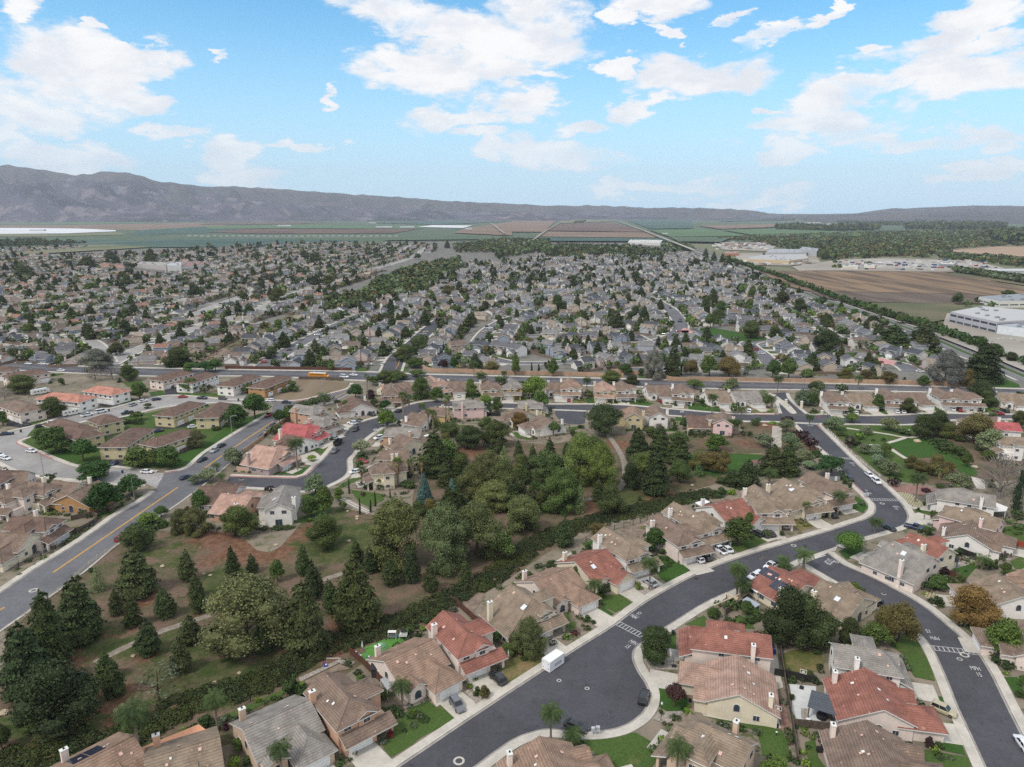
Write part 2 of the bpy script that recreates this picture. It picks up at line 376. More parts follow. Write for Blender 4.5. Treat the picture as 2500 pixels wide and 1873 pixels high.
# the park between the streets: dirt, dry grass and green patches
def parkmat():
    m, t, b = newmat('park_ground'); tc = N(t, 'ShaderNodeTexCoord'); o = tc.outputs['Object']
    a = N(t, 'ShaderNodeAttribute', attribute_name='Green'); r = N(t, 'ShaderNodeAttribute', attribute_name='Bark')
    dirt = MIX(t, RANGE(t, NOISE(t, o, .11, 8, .75), .40, .60), S(114, 95, 82), S(88, 85, 62))
    fine = NOISE(t, o, 1.3, 6, .75)
    dirt = MIX(t, RANGE(t, fine, .60, .76), dirt, S(168, 150, 126))
    red = MIX(t, RANGE(t, NOISE(t, o, .5, 4), .4, .6), S(104, 72, 56), S(124, 92, 74))
    rf = MATH(t, 'ADD', r.outputs['Fac'], MATH(t, 'MULTIPLY_ADD', NOISE(t, o, .3, 5, .7), .9, -.45))
    dirt = MIX(t, MATH(t, 'MULTIPLY', RANGE(t, rf, .35, .7), .85), dirt, red)
    gr = MIX(t, RANGE(t, NOISE(t, o, .25, 5, .7), .4, .62), S(66, 78, 42), S(90, 90, 60))
    gf = MATH(t, 'ADD', a.outputs['Fac'], MATH(t, 'MULTIPLY_ADD', NOISE(t, o, .22, 6, .78), 2.4, -1.3))
    c = MIX(t, RANGE(t, gf, .32, .62), dirt, gr)
    sv = N(t, 'ShaderNodeVectorMath', operation='SCALE'); t.links.new(c, sv.inputs[0]); t.links.new(RANGE(t, fine, .25, .75, .72, 1.25), sv.inputs['Scale'])
    link(t, sv.outputs[0], b); b.inputs['Roughness'].default_value = .95; b.inputs['Specular IOR Level'].default_value = .1
    return m
GB = '''D:500,720,26,.9 250,620,14,.8 800,760,14,.6 520,60,6,1.2 1000,640,14,.3 1700,420,16,.5 200,880,16,.9
E:950,510,7,.9 900,620,7,1.1 1100,640,8,.9 1550,800,12,.9 300,1500,20,.9 900,1500,18,.7 1930,80,8,1.2 1400,1200,20,.5 1560,220,8,.6
I:1450,1250,14,.8 1500,1380,9,.8 2000,1500,10,1.0
K:1040,1560,16,1.3 620,1560,10,.5 1050,1300,10,.9 1250,1350,10,.6
L:1500,1270,16,.9 1750,1250,10,.7 1300,1480,12,.5 800,1450,14,.5
F:820,420,7,1.3 900,330,7,.9 150,170,14,.7 400,60,12,.5 1300,250,10,.3 700,330,10,.5
M:1500,1200,14,1.2 300,1440,9,1.2 450,1180,12,.7 1150,1130,18,1.2'''
RB = '''E:1180,230,6,1 1000,350,3,.8 1270,690,4,.9 1545,850,3,.9 1000,1060,6,.9 700,640,9,1 1140,450,3,.9 800,1330,12,.8 300,1600,10,.8 1710,350,3,.9
D:1300,640,9,.9 1650,450,9,1 900,700,5,.6 1280,190,4,.6 1440,330,3,.6 100,1130,10,.5
K:300,1600,16,.9 800,1480,10,.8 1380,1090,9,.6
L:800,1010,9,1.1 1100,900,6,.7 1570,1120,4,1 1900,1560,9,.7 2200,1450,8,.6 1350,1480,6,.6
M:580,1450,10,1.1 400,1400,9,.5 1150,950,14,.5 1700,760,8,.8 260,950,8,.9 1500,940,10,.6
F:1030,400,9,1 560,450,8,.6 190,90,4,.6
I:1900,1150,10,.8 1900,1350,8,.6'''
def blobs(s):
    o = []
    for l in s.split('\n'):
        c, r = l.split(':')
        for q in r.split(): x, y, rad, wt = map(float, q.split(',')); X, Y = g(c, x, y); o.append((X, Y, rad, wt))
    return np.array(o)
GBA, RBA = blobs(GB) * np.array([1, 1, 1.05, .8]), blobs(RB)
xs = np.arange(-260, 330, 2.5); ys = np.arange(92, 395, 2.5); XX, YY = np.meshgrid(xs, ys)
def fld(B):
    f = np.zeros(XX.shape)
    for x, y, r, wt in B: f = np.maximum(f, wt * np.clip(1.35 - np.hypot(XX - x, YY - y) / r, 0, 1))
    return f.ravel()
nx, ny = len(xs), len(ys)
Vv = np.stack([XX.ravel(), YY.ravel(), np.full(XX.size, .02)], 1)
Fi = [(j * nx + i, j * nx + i + 1, (j + 1) * nx + i + 1, (j + 1) * nx + i) for j in range(ny - 1) for i in range(nx - 1)]
pk = mesh('park_ground', Vv, Fi, [parkmat()]); st(pk)
for nm, B in (('Green', GBA), ('Bark', RBA)):
    at = pk.data.attributes.new(nm, 'FLOAT', 'POINT'); at.data.foreach_set('value', fld(B).astype(np.float32))

# farmland
def field(col, col2=None, ang=0, per=0, name='field'):
    m, t, b = newmat(name); tc = N(t, 'ShaderNodeTexCoord'); o = tc.outputs['Object']
    mp = N(t, 'ShaderNodeMapping'); t.links.new(o, mp.inputs[0]); mp.inputs['Rotation'].default_value = (0, 0, ang); mp.inputs['Scale'].default_value = (1, .08, 1) if per else (1, 1, 1)
    n = NOISE(t, mp.outputs[0], per or .004, 5, .65)
    link(t, MIX(t, RANGE(t, n, .42, .6), col, col2 or tuple(c * .86 for c in col[:3]) + (1,)), b)
    b.inputs['Roughness'].default_value = .95; b.inputs['Specular IOR Level'].default_value = .1
    return m
FG, FG2, FT, FB, FBr, FW, FTan = (field(S(82, 97, 78), S(92, 103, 84)), field(S(90, 114, 80), S(88, 106, 80)), field(S(70, 90, 84), S(78, 98, 86)), field(S(98, 80, 72), S(112, 94, 84)), field(S(120, 102, 88), S(132, 114, 98)), field(S(214, 214, 216)), field(S(122, 120, 96), S(108, 112, 84)))
FST = field(S(136, 114, 92), S(98, 84, 72), R(68), .05); FDK = field(S(92, 80, 72), S(110, 98, 88), R(68), .06); FDRY = field(S(112, 104, 84), S(92, 94, 70)); FVAC = field(S(132, 116, 98), S(118, 104, 86), 0, .05); FPINK = field(S(164, 140, 120)); FPALE = field(S(164, 158, 150), S(146, 138, 128))
FL = [('R', FG, '0,262 2212,262 2212,365 1700,375 1440,392 700,398 0,430 -900,470 -900,262'), ('S', FG, '0,140 1200,128 2300,150 2300,235 900,250 0,250'),
 ('R', FBr, '0,300 330,300 840,290 1000,300 600,322 0,310'), ('R', FT, '600,322 900,305 1170,322 1000,332 560,345'), ('R', FG2, '0,280 500,276 840,274 840,286 330,298 0,298'), ('R', FW, '-400,310 0,312 330,315 500,322 500,327 280,336 0,338 -400,345'), ('R', FTan, '0,338 280,338 500,330 560,342 200,350 0,350'),
 ('R', FT, '0,372 520,364 1050,358 1550,366 1460,392 700,396 200,380'), ('R', FTan, '0,400 330,386 480,384 660,394 300,416 0,432 -300,440'),
 ('R', FB, '900,331 1060,317 1810,317 1700,335 1150,337'), ('R', FG2, '880,304 1280,297 1480,305 1170,314 900,318'), ('R', FB, '860,298 930,288 1420,288 1250,297'), ('R', FG2, '1180,314 1320,306 1900,300 1800,316'), ('R', FW, '1805,308 1870,300 2040,302 2000,313'), ('R', FG, '1760,345 2212,348 2212,360 1650,366'), ('R', FBr, '1960,333 2010,314 2212,285 2212,345'), ('R', FT, '1600,290 2212,270 2212,284 1900,298'),
 ('S', FB, '150,200 200,172 430,164 590,206'), ('S', FBr, '112,226 145,204 590,208 640,231'), ('S', FT, '100,228 650,233 680,246 90,244'), ('S', FBr, '0,152 195,152 140,205 0,205'), ('S', FTan, '210,150 420,150 430,160 205,168'),
 ('S', FT, '480,150 770,152 780,190 600,192'), ('S', FG2, '590,196 860,193 1030,222 680,226'), ('S', FG, '680,227 960,226 900,249 720,246'), ('S', FBr, '800,178 1130,172 1150,184 900,193'), ('S', FG2, '900,196 1150,190 1560,212 1500,224 1060,222'), ('S', FT, '900,140 1300,140 1400,150 900,160'),
 ('Q', FST, '620,445 1700,450 1860,470 2212,548 2500,600 2500,650 2212,606 1750,580 930,568 800,540 700,490'), ('Q', FDK, '930,570 1750,581 2212,607 2400,640 2212,642 1760,642 1130,630 1000,605'), ('Q', FDRY, '1130,634 1790,642 1930,690 1750,735 1600,765 1340,702'), ('Q', FPINK, '1740,325 2060,300 2400,303 2400,362 2000,357'), ('Q', FDRY, '1730,460 1790,455 2400,540 2400,560'),
 ('Q', FPALE, '1100,380 1380,368 1900,385 2100,430 1800,452 1100,444 860,445 820,420'), ('Q', FPALE, '340,272 600,275 720,300 690,330 400,318'), ('Q', FPALE, '490,340 960,345 990,395 800,415 560,410 480,370'), ('Q', FPALE, '1750,700 2300,690 2400,1120 2060,980 1700,840'),
 ('O', FTan, '1090,205 1300,175 1290,195 1130,222'), ('K', FVAC, '450,260 640,100 700,95 1060,125 1130,140 1110,180 800,265 720,290 560,300 470,280')]
for i, (c, m, s) in enumerate(FL): 
    far = c in 'RS' or c == 'Q'
    zz = (.6 + .25 * i) if far and c != 'Q' else (.3 + .03 * i if c == 'Q' else .08); sheet('farm_field', gp(c, s, zz), zz, m)
WHB = flat('white_shed_paint', S(184, 184, 186), .6, .02, .05); TANB = flat('tan_shed', S(176, 158, 142), .8, .02, .1)

# hills: a height field rising behind the valley floor
def prof(c, s):
    o = []
    for q in s.split(): x, y = map(float, q.split(',')); X, Y = src(c, x, y); d = ray(X, Y); o.append((math.atan2(d[0], d[1]), math.atan2(d[2], math.hypot(d[0], d[1]))))
    return o
def hill(name, P, d0, d1, dback, mat, rough, seed, amp):
    P = sorted(P); az = np.linspace(P[0][0] - .02, P[-1][0] + .02, int((P[-1][0] - P[0][0]) * 260) + 4)
    el = np.interp(az, [p[0] for p in P], [p[1] for p in P]); rows = 34; Vv = []; F = []
    for j in range(rows):
        s = j / (rows - 5)
        for a, e in zip(az, el):
            d = d0 + (d1 - d0) * min(s, 1) + max(0, s - 1) * dback * 6
            d *= 1 + .07 * MN.noise(Vector((a * 6, seed, 0)))
            H = CAMH + math.tan(e) * d1 * (1 + .07 * MN.noise(Vector((a * 6, seed, 0))))
            t = min(s, 1); x, y = d * math.sin(a), d * math.cos(a)
            r = MN.multi_fractal(Vector((x / 900, y / 900, seed)), .9, 2.1, 5)
            h = H * (t ** .8) if s <= 1 else H * (1 - (s - 1) * 1.2)
            h += amp * (r - 1.0) * math.sin(min(t, .995) * math.pi) * (H / 300)
            h += amp * .10 * MN.noise(Vector((x / 160, y / 160, seed))) * min(1, t * 3)
            if s < 1: h = min(h, CAMH + math.tan(e) * d * (.90 + .10 * s))
            Vv.append((x, y, max(h, -2) if j else -2))
    n = len(az)
    for j in range(rows - 1):
        for i in range(n - 1): F.append((j * n + i, j * n + i + 1, (j + 1) * n + i + 1, (j + 1) * n + i))
    return st(mesh(name, Vv, F, [mat], smooth=True))
HILL = groundmat('hill_scrub_haze_tint', S(84, 80, 92), S(52, 56, 62), S(116, 108, 112), .0012, .005); HILLB = groundmat('hill_far', S(78, 80, 82), S(92, 86, 86), S(60, 66, 64), .001, .004)  # HILL: scrub patches, with the lilac tint of distance haze painted into the base
hill('hills', prof('R', '-500,60 -200,30 -60,55 0,50 40,42 120,55 250,70 330,85 380,82 440,68 500,70 560,75 640,100 700,115 760,118 850,133 1000,133 1150,140 1400,160 1600,170 1890,193 2212,210') + prof('S', '150,92 250,93 400,93 600,103 700,100 900,108 1000,112 1060,116 1100,126 1180,131'), 9600, 11500, 900, HILLB, .3, 3.1, 240)
hill('hills', prof('R', '-500,120 -200,130 0,122 90,112 180,110 300,100 330,100 400,108 480,112 560,100 620,108 700,130 760,140 830,155 1000,178 1150,200 1350,215 1600,225 1900,236 2212,245 2400,252'), 8200, 10200, 900, HILL, .3, 8.7, 300)
hill('hills', prof('S', '1180,131 1330,130 1500,125 1580,112 1650,102 1700,104 1850,97 2000,91 2100,93 2212,93 2500,85 2900,80'), 9300, 11500, 900, HILLB, .3, 5.5, 60)
hill('hills', prof('S', '1350,134 1500,128 1650,122 1800,120 2000,114 2212,118 2600,110'), 7500, 9500, 900, HILLB, .3, 6.5, 40)
hill('hills', prof('S', '-100,118 200,116 380,112 560,112 640,115 900,120 1030,122 1100,128'), 9000, 10800, 900, HILL, .3, 2.5, 60)

# ------------------------------------------------------------------ roads
def road(name, pts, z, mat): return sheet(name, pts, z, mat)
P_ = lambda s: gp('P', s)
KA = smooth(P_('860,1945 968,1873 1140,1757 1322.5,1637 1411,1580 1500,1524 1585,1463 1711,1396 1820,1356 1940,1320 2019,1297 2080,1277')) + smooth(P_('2080,1277 2106,1269 2125,1259.5 2134,1248 2134,1234 2121,1218 2106,1203'), .7)[1:] + smooth(P_('2106,1203 2082,1181 2061,1157 2031,1121 1995,1087 1940,1033'))[1:]
KB = smooth(P_('1995,1037 2031,1072 2106,1145 2152,1181 2194,1220 2212,1244 2219,1262 2213,1278 2200,1286 2179,1293 2097,1317 2043,1334'), 1.2)
KC = smooth(P_('1952,1366 1880,1400 1804,1437 1724,1473 1621,1537 1592,1555 1564,1575')) + smooth(P_('1564,1575 1551,1588 1548,1600 1550,1617 1564,1645 1581,1671 1588,1694 1585,1720 1570,1745 1544,1765 1512,1780 1460,1789 1400,1789 1340,1784 1300,1791 1257,1808 1214,1836 1171,1868 1080,1935'), .8)[1:]
KD = smooth(P_('1964,1377 2037,1419 2130,1470 2190,1508 2230,1537 2270,1580 2304,1651 2332,1722 2364,1791 2401,1873 2430,1945'))
KE = smooth(P_('2022,1350 2061,1379 2110,1400 2178,1434 2250,1475 2307,1520 2350,1557 2387,1591 2421,1642 2450,1700 2478,1757 2500,1800 2560,1935'))
road('street', KA + KB + KC, .06, ASPH)
road('street', KD + KE[::-1], .06, ASPH)
sheet('valley_gutter', P_('1950,1367 2044,1334 2040,1345 2022,1350 1964,1377'), .075, CONC)
NU = smooth(P_('1084,979 1168,983 1228,985 1340,988 1500,989 1629,999 1748,1009 1798,1011.6 1892,1013')); NU2 = smooth(P_('1976,1014 2040,1013 2118,1016 2194,1014.6 2276,1010.5 2395,1012 2600,1015'))
NL = smooth(P_('1066,993 1130,994 1231,997 1323,999 1430,1003 1500,1005 1649,1015 1748,1022 1810,1027.8 1880,1029 1940,1031')); NL2 = smooth(P_('1997,1034 2064,1035 2224,1036 2330,1025 2466,1023 2600,1024'))
road('street', NU + NU2 + NL2[::-1] + NL[::-1], .058, ASPH)
sheet('valley_gutter', P_('1938,1030.5 1998,1033.5 1997,1038 1938,1034'), .072, CONC)
road('street', gp('L', '1640,606 1930,611 1925,740 1860,752 1760,750 1690,720 1640,670 1625,640'), .0545, ASPH)
GL = gp('W', '130,738 230,780 290,900 340,1090 390,1225'); GR_ = gp('W', '600,730 650,850 780,990 900,1090 1070,1225')
road('street', smooth(GL) + smooth(GR_)[::-1], .056, ASPH)
S3L = smooth(P_('-140,1530 0,1447 82,1391 163,1342 225,1301 285,1258 339,1227 378,1200')); S3L2 = smooth(P_('402,1155 434,1150 461,1141 489,1117 511,1100 600,1044 664,1008')); S3L3 = smooth(P_('668,979 710,980 740,977 772,970 850,950 862,936'))
S3R = smooth(P_('-160,1650 0,1542 194,1405 301,1319 434,1231 520,1166 593,1104 631,1074 667,1040 713,1010 756,995 808,983 852,962 880,944'))
road('street', S3L + S3L2 + S3L3 + S3R[::-1], .06, ASPHG)
S5A = smooth(P_('360,1183 300,1182 240,1177 190,1171 130,1166 68,1156 30,1143 0,1127 -80,1080')); S5B = smooth(P_('-90,1068 0,1060 30,1053 87,1040 122,1029 200,1004 271,998 339,980 393,969 434,966.6 507,972 559,977 662,975'))
S5C = smooth(P_('655,998 620,991 578,984 500,984 393,995 331,1010 287,1019 217,1026 140,1048 68,1068')); S5D = smooth(P_('68,1068 45,1076 41,1083 54,1089 90,1105 136,1124 179,1139 225,1142 271,1141.6 309,1145.7 380,1154'), 1.2)
road('street', P_('384,1193') + S5A + S5B + S5C + S5D + P_('402,1155'), .052, ASPHL)
S4U = smooth(P_('560,1163 640,1166 724,1167.5 746,1160.7 767,1142 794,1115 824,1079 859,1041 889,1029 922,1019.5 957,1006 998,989.6 1040,981 1084,979')); S4L = smooth(P_('550,1187 690,1195 727,1200 748,1199 780,1193 805,1183.8 838,1166 850,1150 850,1122.7 862,1109 889,1074 919,1052 938,1041 974,1027.7 1025,1008.6 1066,993'))
road('street', S4U + S4L[::-1], .06, ASPH)
AU = smooth(P_('-200,878 22,885 206,896 331,899 600,904 860,908 1040,915 1562,927 2000,937 2357,946.7 2600,954')); AL = smooth(P_('-200,900 22,903 136,908 380,918 626,918 838,927 1039,931 1200,935 1562,944 1803,949.5 2000,952 2500,961 2640,965'))
road('road', AU + AL[::-1], .07, asphalt('asphalt_arterial', S(86, 85, 89), .8))
# kerbs and pavements
def pave(pts, side, w=1.7, red=(), gut=True, mat=CONC):
    mb = MB(); s = side
    if gut: band(mb, pts, -.05 * s, -.5 * s, .085, 1)
    band(mb, pts, 0, .17 * s, .21, 2, .2); band(mb, pts, .17 * s, (w + .17) * s, .20, 0, .2)
    n = len(pts)
    o = st(mb.build('pavement', [mat, GUT, KERB]))
    for a, b in red:
        q = pts[int(a * n):int(b * n) + 1]; m2 = MB(); band(m2, q, -.02 * s, .20 * s, .216, 0, .17); st(m2.build('red_kerb', REDK))
    return o
pave(KA, 1, red=((.72, .80),)); pave(KB, 1, red=((0, .06),)); pave(KC, 1); pave(KD, -1); pave(KE, 1)
pave(NU, 1, red=((.93, 1),)); pave(NU2, 1); pave(NL, -1); pave(NL2, -1); pave(S3L, 1); pave(S3L2, 1, red=((.0, .05),)); pave(S3L3, 1, red=((.1, .9),)); pave(S3R, -1, .25)
pave(S5A, 1); pave(S5B, 1); pave(S5C, 1); pave(S5D, 1, red=((.0, .45),)); pave(S4U, 1, red=((.0, .27),)); pave(S4L, -1); pave(AU, 1, 2.2); pave(AL, -1, 2.0)
sheet('traffic_island', smooth(gp('W', '250,765 300,775 450,890 560,950 765,1160 760,1200 650,1195 500,1060 390,965 290,860'), .8, True), .22, CONC, skirt=.2)
pave(smooth(gp('W', '135,745 230,785 290,900 340,1090 380,1200')), 1, 1.5); pave(smooth(gp('W', '605,738 650,850 780,990 900,1090 1060,1215')), -1, 1.5)
# town streets by hand and the big diagonal road
def way(c, s, wdt, mat, z=.075, walk=True, name='street', kerbw=1.6):
    pts = smooth(gp(c, s, z), 6) if z < 5 else gp(c, s, z); mb = MB(); band(mb, pts, -wdt / 2, wdt / 2, z, 0)
    if walk: band(mb, pts, wdt / 2, wdt / 2 + kerbw, z + .12, 1, .1); band(mb, pts, -wdt / 2, -wdt / 2 - kerbw, z + .12, 1, .1)
    st(mb.build(name, [mat, CONC])); return pts
DIA = way('P', '1560,573 1640,599 1740,630 1850,668 1935,703 2005,730 2065,751 2140,776 2230,806 2295,833 2365,864 2440,893 2530,931', 19, asphalt('asphalt_diagonal', S(112, 110, 110), .8), .09, name='road')
way('S', '425,146 470,163 560,195 700,250 790,285', 10, FPALE, 12, False)
way('S', '200,168 130,210 90,240', 7, FPALE, 12, False); way('R', '2120,290 2180,335', 9, FPALE, 12, False); way('R', '320,383 500,372 1100,355 1750,350', 8, FPALE, 14, False)
mb = MB(); band(mb, DIA[40:], -1.6, 1.6, .2, 0, .15); st(mb.build('grass_median', LAWN))
TST = []   # streets of the tract, each (points, half width)
def tst(c, s, wd=10, m=None): TST.append((way(c, s, wd, m or ASPHG, .075 + .004 * len(TST)), wd / 2))
ART_TOP = 905
tst('N', '690,860 800,800 980,725 1180,650 1430,575 1640,510 1900,400 2212,310', 11, ASPHL); tst('N', '1640,890 1740,830 1900,730 2160,600 2300,540', 11, ASPHG)
tst('O', '400,905 440,820 520,750 640,640 720,575', 12, ASPH); tst('O', '960,715 1010,650 1090,595 1200,550 1330,505', 11, ASPHG); tst('O', '800,400 830,440 845,470', 9, ASPHG)
tst('Q', '-40,880 100,840 150,790 140,740 90,680 20,635 -60,600', 12, ASPHG); tst('Q', '-330,790 -200,800 -40,880', 10, ASPHG); tst('Q', '700,1010 640,950 570,900 560,880 640,862 800,860 920,850', 11, ASPHG); tst('Q', '760,640 850,690 960,760 1060,830 1100,850', 10, ASPHG)
tst('Q', '1250,965 1360,985 1480,1010 1540,1050', 11, ASPHG); tst('O', '850,810 940,800 1040,820 1200,850 1500,845 1700,820 2000,800', 9, ASPHG)
tst('N', '440,690 560,705 640,760 690,850', 9, ASPHL); tst('N', '0,672 200,668 440,690 560,660 760,620', 9, ASPHL)
sheet('pink_paving', smooth(gp('L', '740,85 830,70 960,80 1060,110 1080,135 1000,150 920,115 740,105'), 3, True), .25, PINK)
sheet('pink_paving', smooth(gp('H', '600,265 700,270 800,290 900,320 860,335 760,330 710,300 600,285'), 3, True), .25, PINK)
sheet('pink_paving', smooth(gp('Q', '170,790 230,815 270,850 190,850 150,830'), 3, True), .3, PINK)

# road markings --------------------------------------------------------------------------
def mark(mb, p, q, w, z=.069, m=0):
    d = Vector((q[0] - p[0], q[1] - p[1])); n = Vector((-d.y, d.x)).normalized() * w / 2
    mb.add([(p[0] - n.x, p[1] - n.y, z), (q[0] - n.x, q[1] - n.y, z), (q[0] + n.x, q[1] + n.y, z), (p[0] + n.x, p[1] + n.y, z)], [(0, 1, 2, 3)], m)
def lane(mb, pts, off, w, z, dash=None, m=0):
    L = offset(pts, off); acc = 0
    for a, b in zip(L[:-1], L[1:]):
        l = math.hypot(b[0] - a[0], b[1] - a[1])
        if not dash or (acc % (dash[0] + dash[1])) < dash[0]: mark(mb, a, b, w, z, m)
        acc += l
def ladder(c, a, b, wd, n):
    p, q = Vector(g(c, *a)), Vector(g(c, *b)); d = (q - p); nn = Vector((-d.y, d.x)).normalized() * wd; mb = MB()
    mark(mb, p, q, .16); mark(mb, p + nn, q + nn, .16)
    for i in range(n + 1): r = p + d * (i / n); mark(mb, r + nn * .07, r + nn * .93, .18)
    st(mb.build('speed_hump_marking', WHITEP))
    hb = MB(); k = 8; V = []
    u = d.normalized(); w_ = nn.normalized(); ctr = nn / 2
    return
ladder('A', (2110, 430), (2300, 540), 1.7, 9) if False else ladder('F', (690, 1480), (920, 1600), 1.75, 9)
ladder('C', (1130, 655), (1545, 700), 1.75, 10); ladder('G', (895, 735), (1140, 742), 1.75, 12); ladder('G', (640, 398), (775, 405), 1.75, 10)
def text(words, c, at, along, h, sx_=1.0, mat=WHITEP, z=.07, name='road_lettering'):
    """flat lettering; 'along' is the mark its baseline runs towards"""
    cu = bpy.data.curves.new(name, 'FONT'); cu.body = words; cu.align_x = 'CENTER'; cu.size = 1; cu.offset = .006; cu.extrude = 0
    t = bpy.data.objects.new(name, cu); COL.objects.link(t); dg = bpy.context.evaluated_depsgraph_get()
    me = bpy.data.meshes.new_from_object(t.evaluated_get(dg)); bpy.data.objects.remove(t)
    me.materials.clear(); me.materials.append(mat)
    p = g(c, *at); q = g(c, *along); a = math.atan2(q[1] - p[1], q[0] - p[0])
    o = obj(name, me); o.location = (p[0], p[1], z); o.rotation_euler = (0, 0, a); o.scale = (sx_, h, 1); return st(o)
# the two speed humps carry 15 MPH facing each way
text('MPH', 'B', (320, 605), (380, 637), 2.1, 0.98); text('15', 'B', (273, 638), (333, 670), 2.1, 1.06)
text('MPH', 'B', (362, 360), (302, 328), 2.1, 0.98); text('15', 'B', (404, 336), (344, 304), 2.1, 1.06)
text('MPH', 'C', (1520, 832), (1620, 846), 2.1, 0.98); text('15', 'C', (1552, 885), (1652, 899), 2.1, 1.06)
text('MPH', 'C', (1155, 540), (1055, 526), 2.1, 0.98); text('15', 'C', (1100, 482), (1000, 468), 2.1, 1.06)
text('MPH', 'G', (1125, 795), (1225, 799), 2.1, 0.94); text('15', 'G', (1127, 812), (1227, 816), 2.1, 1.02)
text('MPH', 'G', (890, 672), (790, 668), 2.1, 0.94); text('15', 'G', (873, 650), (773, 646), 2.1, 1.02); text('MPH', 'G', (767, 440), (867, 443), 2.1, 0.94); text('15', 'G', (779, 456), (879, 459), 2.1, 1.02)
text('MPH', 'G', (570, 364), (470, 361), 2.1, 0.94); text('15', 'G', (554, 347), (454, 344), 2.1, 1.02)
text('STOP', 'G', (430, 136), (530, 138), 2.6, 1.2); text('STOP', 'G', (548, 1222), (470, 1285), 3.0, 1.5); text('STOP', 'I', (1360, 628), (1410, 668), 3, 1.3)
mb = MB()
mark(mb, g('G', 455, 1210), g('G', 548, 1180), .35); mark(mb, g('I', 1380, 672), g('I', 1455, 622), .35); mark(mb, g('W', 1105, 1258), g('W', 1185, 1312), .35)
lane(mb, AU, -3.8, .15, .08, (3, 9)); lane(mb, AU, -7.2, .18, .08); lane(mb, AU, -9.4, .18, .08); lane(mb, AU, -13, .15, .08, (3, 9)); lane(mb, AU, -.9, .12, .08)
for o_ in (-6.3, 6.3): lane(mb, DIA, o_, .16, .10, (3, 9))
for o_ in (-3, 3, 9, -9): lane(mb, DIA, o_, .16, .10)
st(mb.build('lane_lines', WHITEP))
mb = MB()
for a, b in (((130, 1398), (434.6, 1190)), ((491.6, 1149), (560.9, 1099.6)), ((560.9, 1099.6), (667, 1029)), ((806, 975.5), (848, 957)), ((-40, 1512), (11, 1483))):
    L = smooth([g('P', *a), g('P', *b)], 3); lane(mb, L, .16, .2, .069); lane(mb, L, -.16, .2, .069)
lane(mb, smooth(gp('L', '60,215 90,165 110,95'), 3), 0, .3, .2)
st(mb.build('yellow_centre_lines', YELP))
mb = MB()
for c, x, y, r in (('A', 772, 1606, 1.05), ('A', 1628, 918, .5), ('A', 1868, 986, .5), ('E', 287, 147, 1.1), ('G', 290, 1101, .8), ('G', 33, 1204, .8), ('G', 1020, 1492, .5), ('G', 1007, 762, .8), ('C', 1418, 699, 1.0), ('C', 1376, 735, .6), ('C', 728, 177, .6), ('K', 145, 997, .9), ('I', 2170, 628, .8), ('F', 1963, 922, .8), ('G', 640, 1236, .6)):
    X, Y = g(c, x, y); n = 16
    V = [(X + rr * math.cos(k * 2 * math.pi / n), Y + rr * math.sin(k * 2 * math.pi / n), .072) for rr in (r, r * .62) for k in range(n)]
    mb.add(V, [(k, (k + 1) % n, n + (k + 1) % n, n + k) for k in range(n)])
st(mb.build('manhole_collars', CONC))

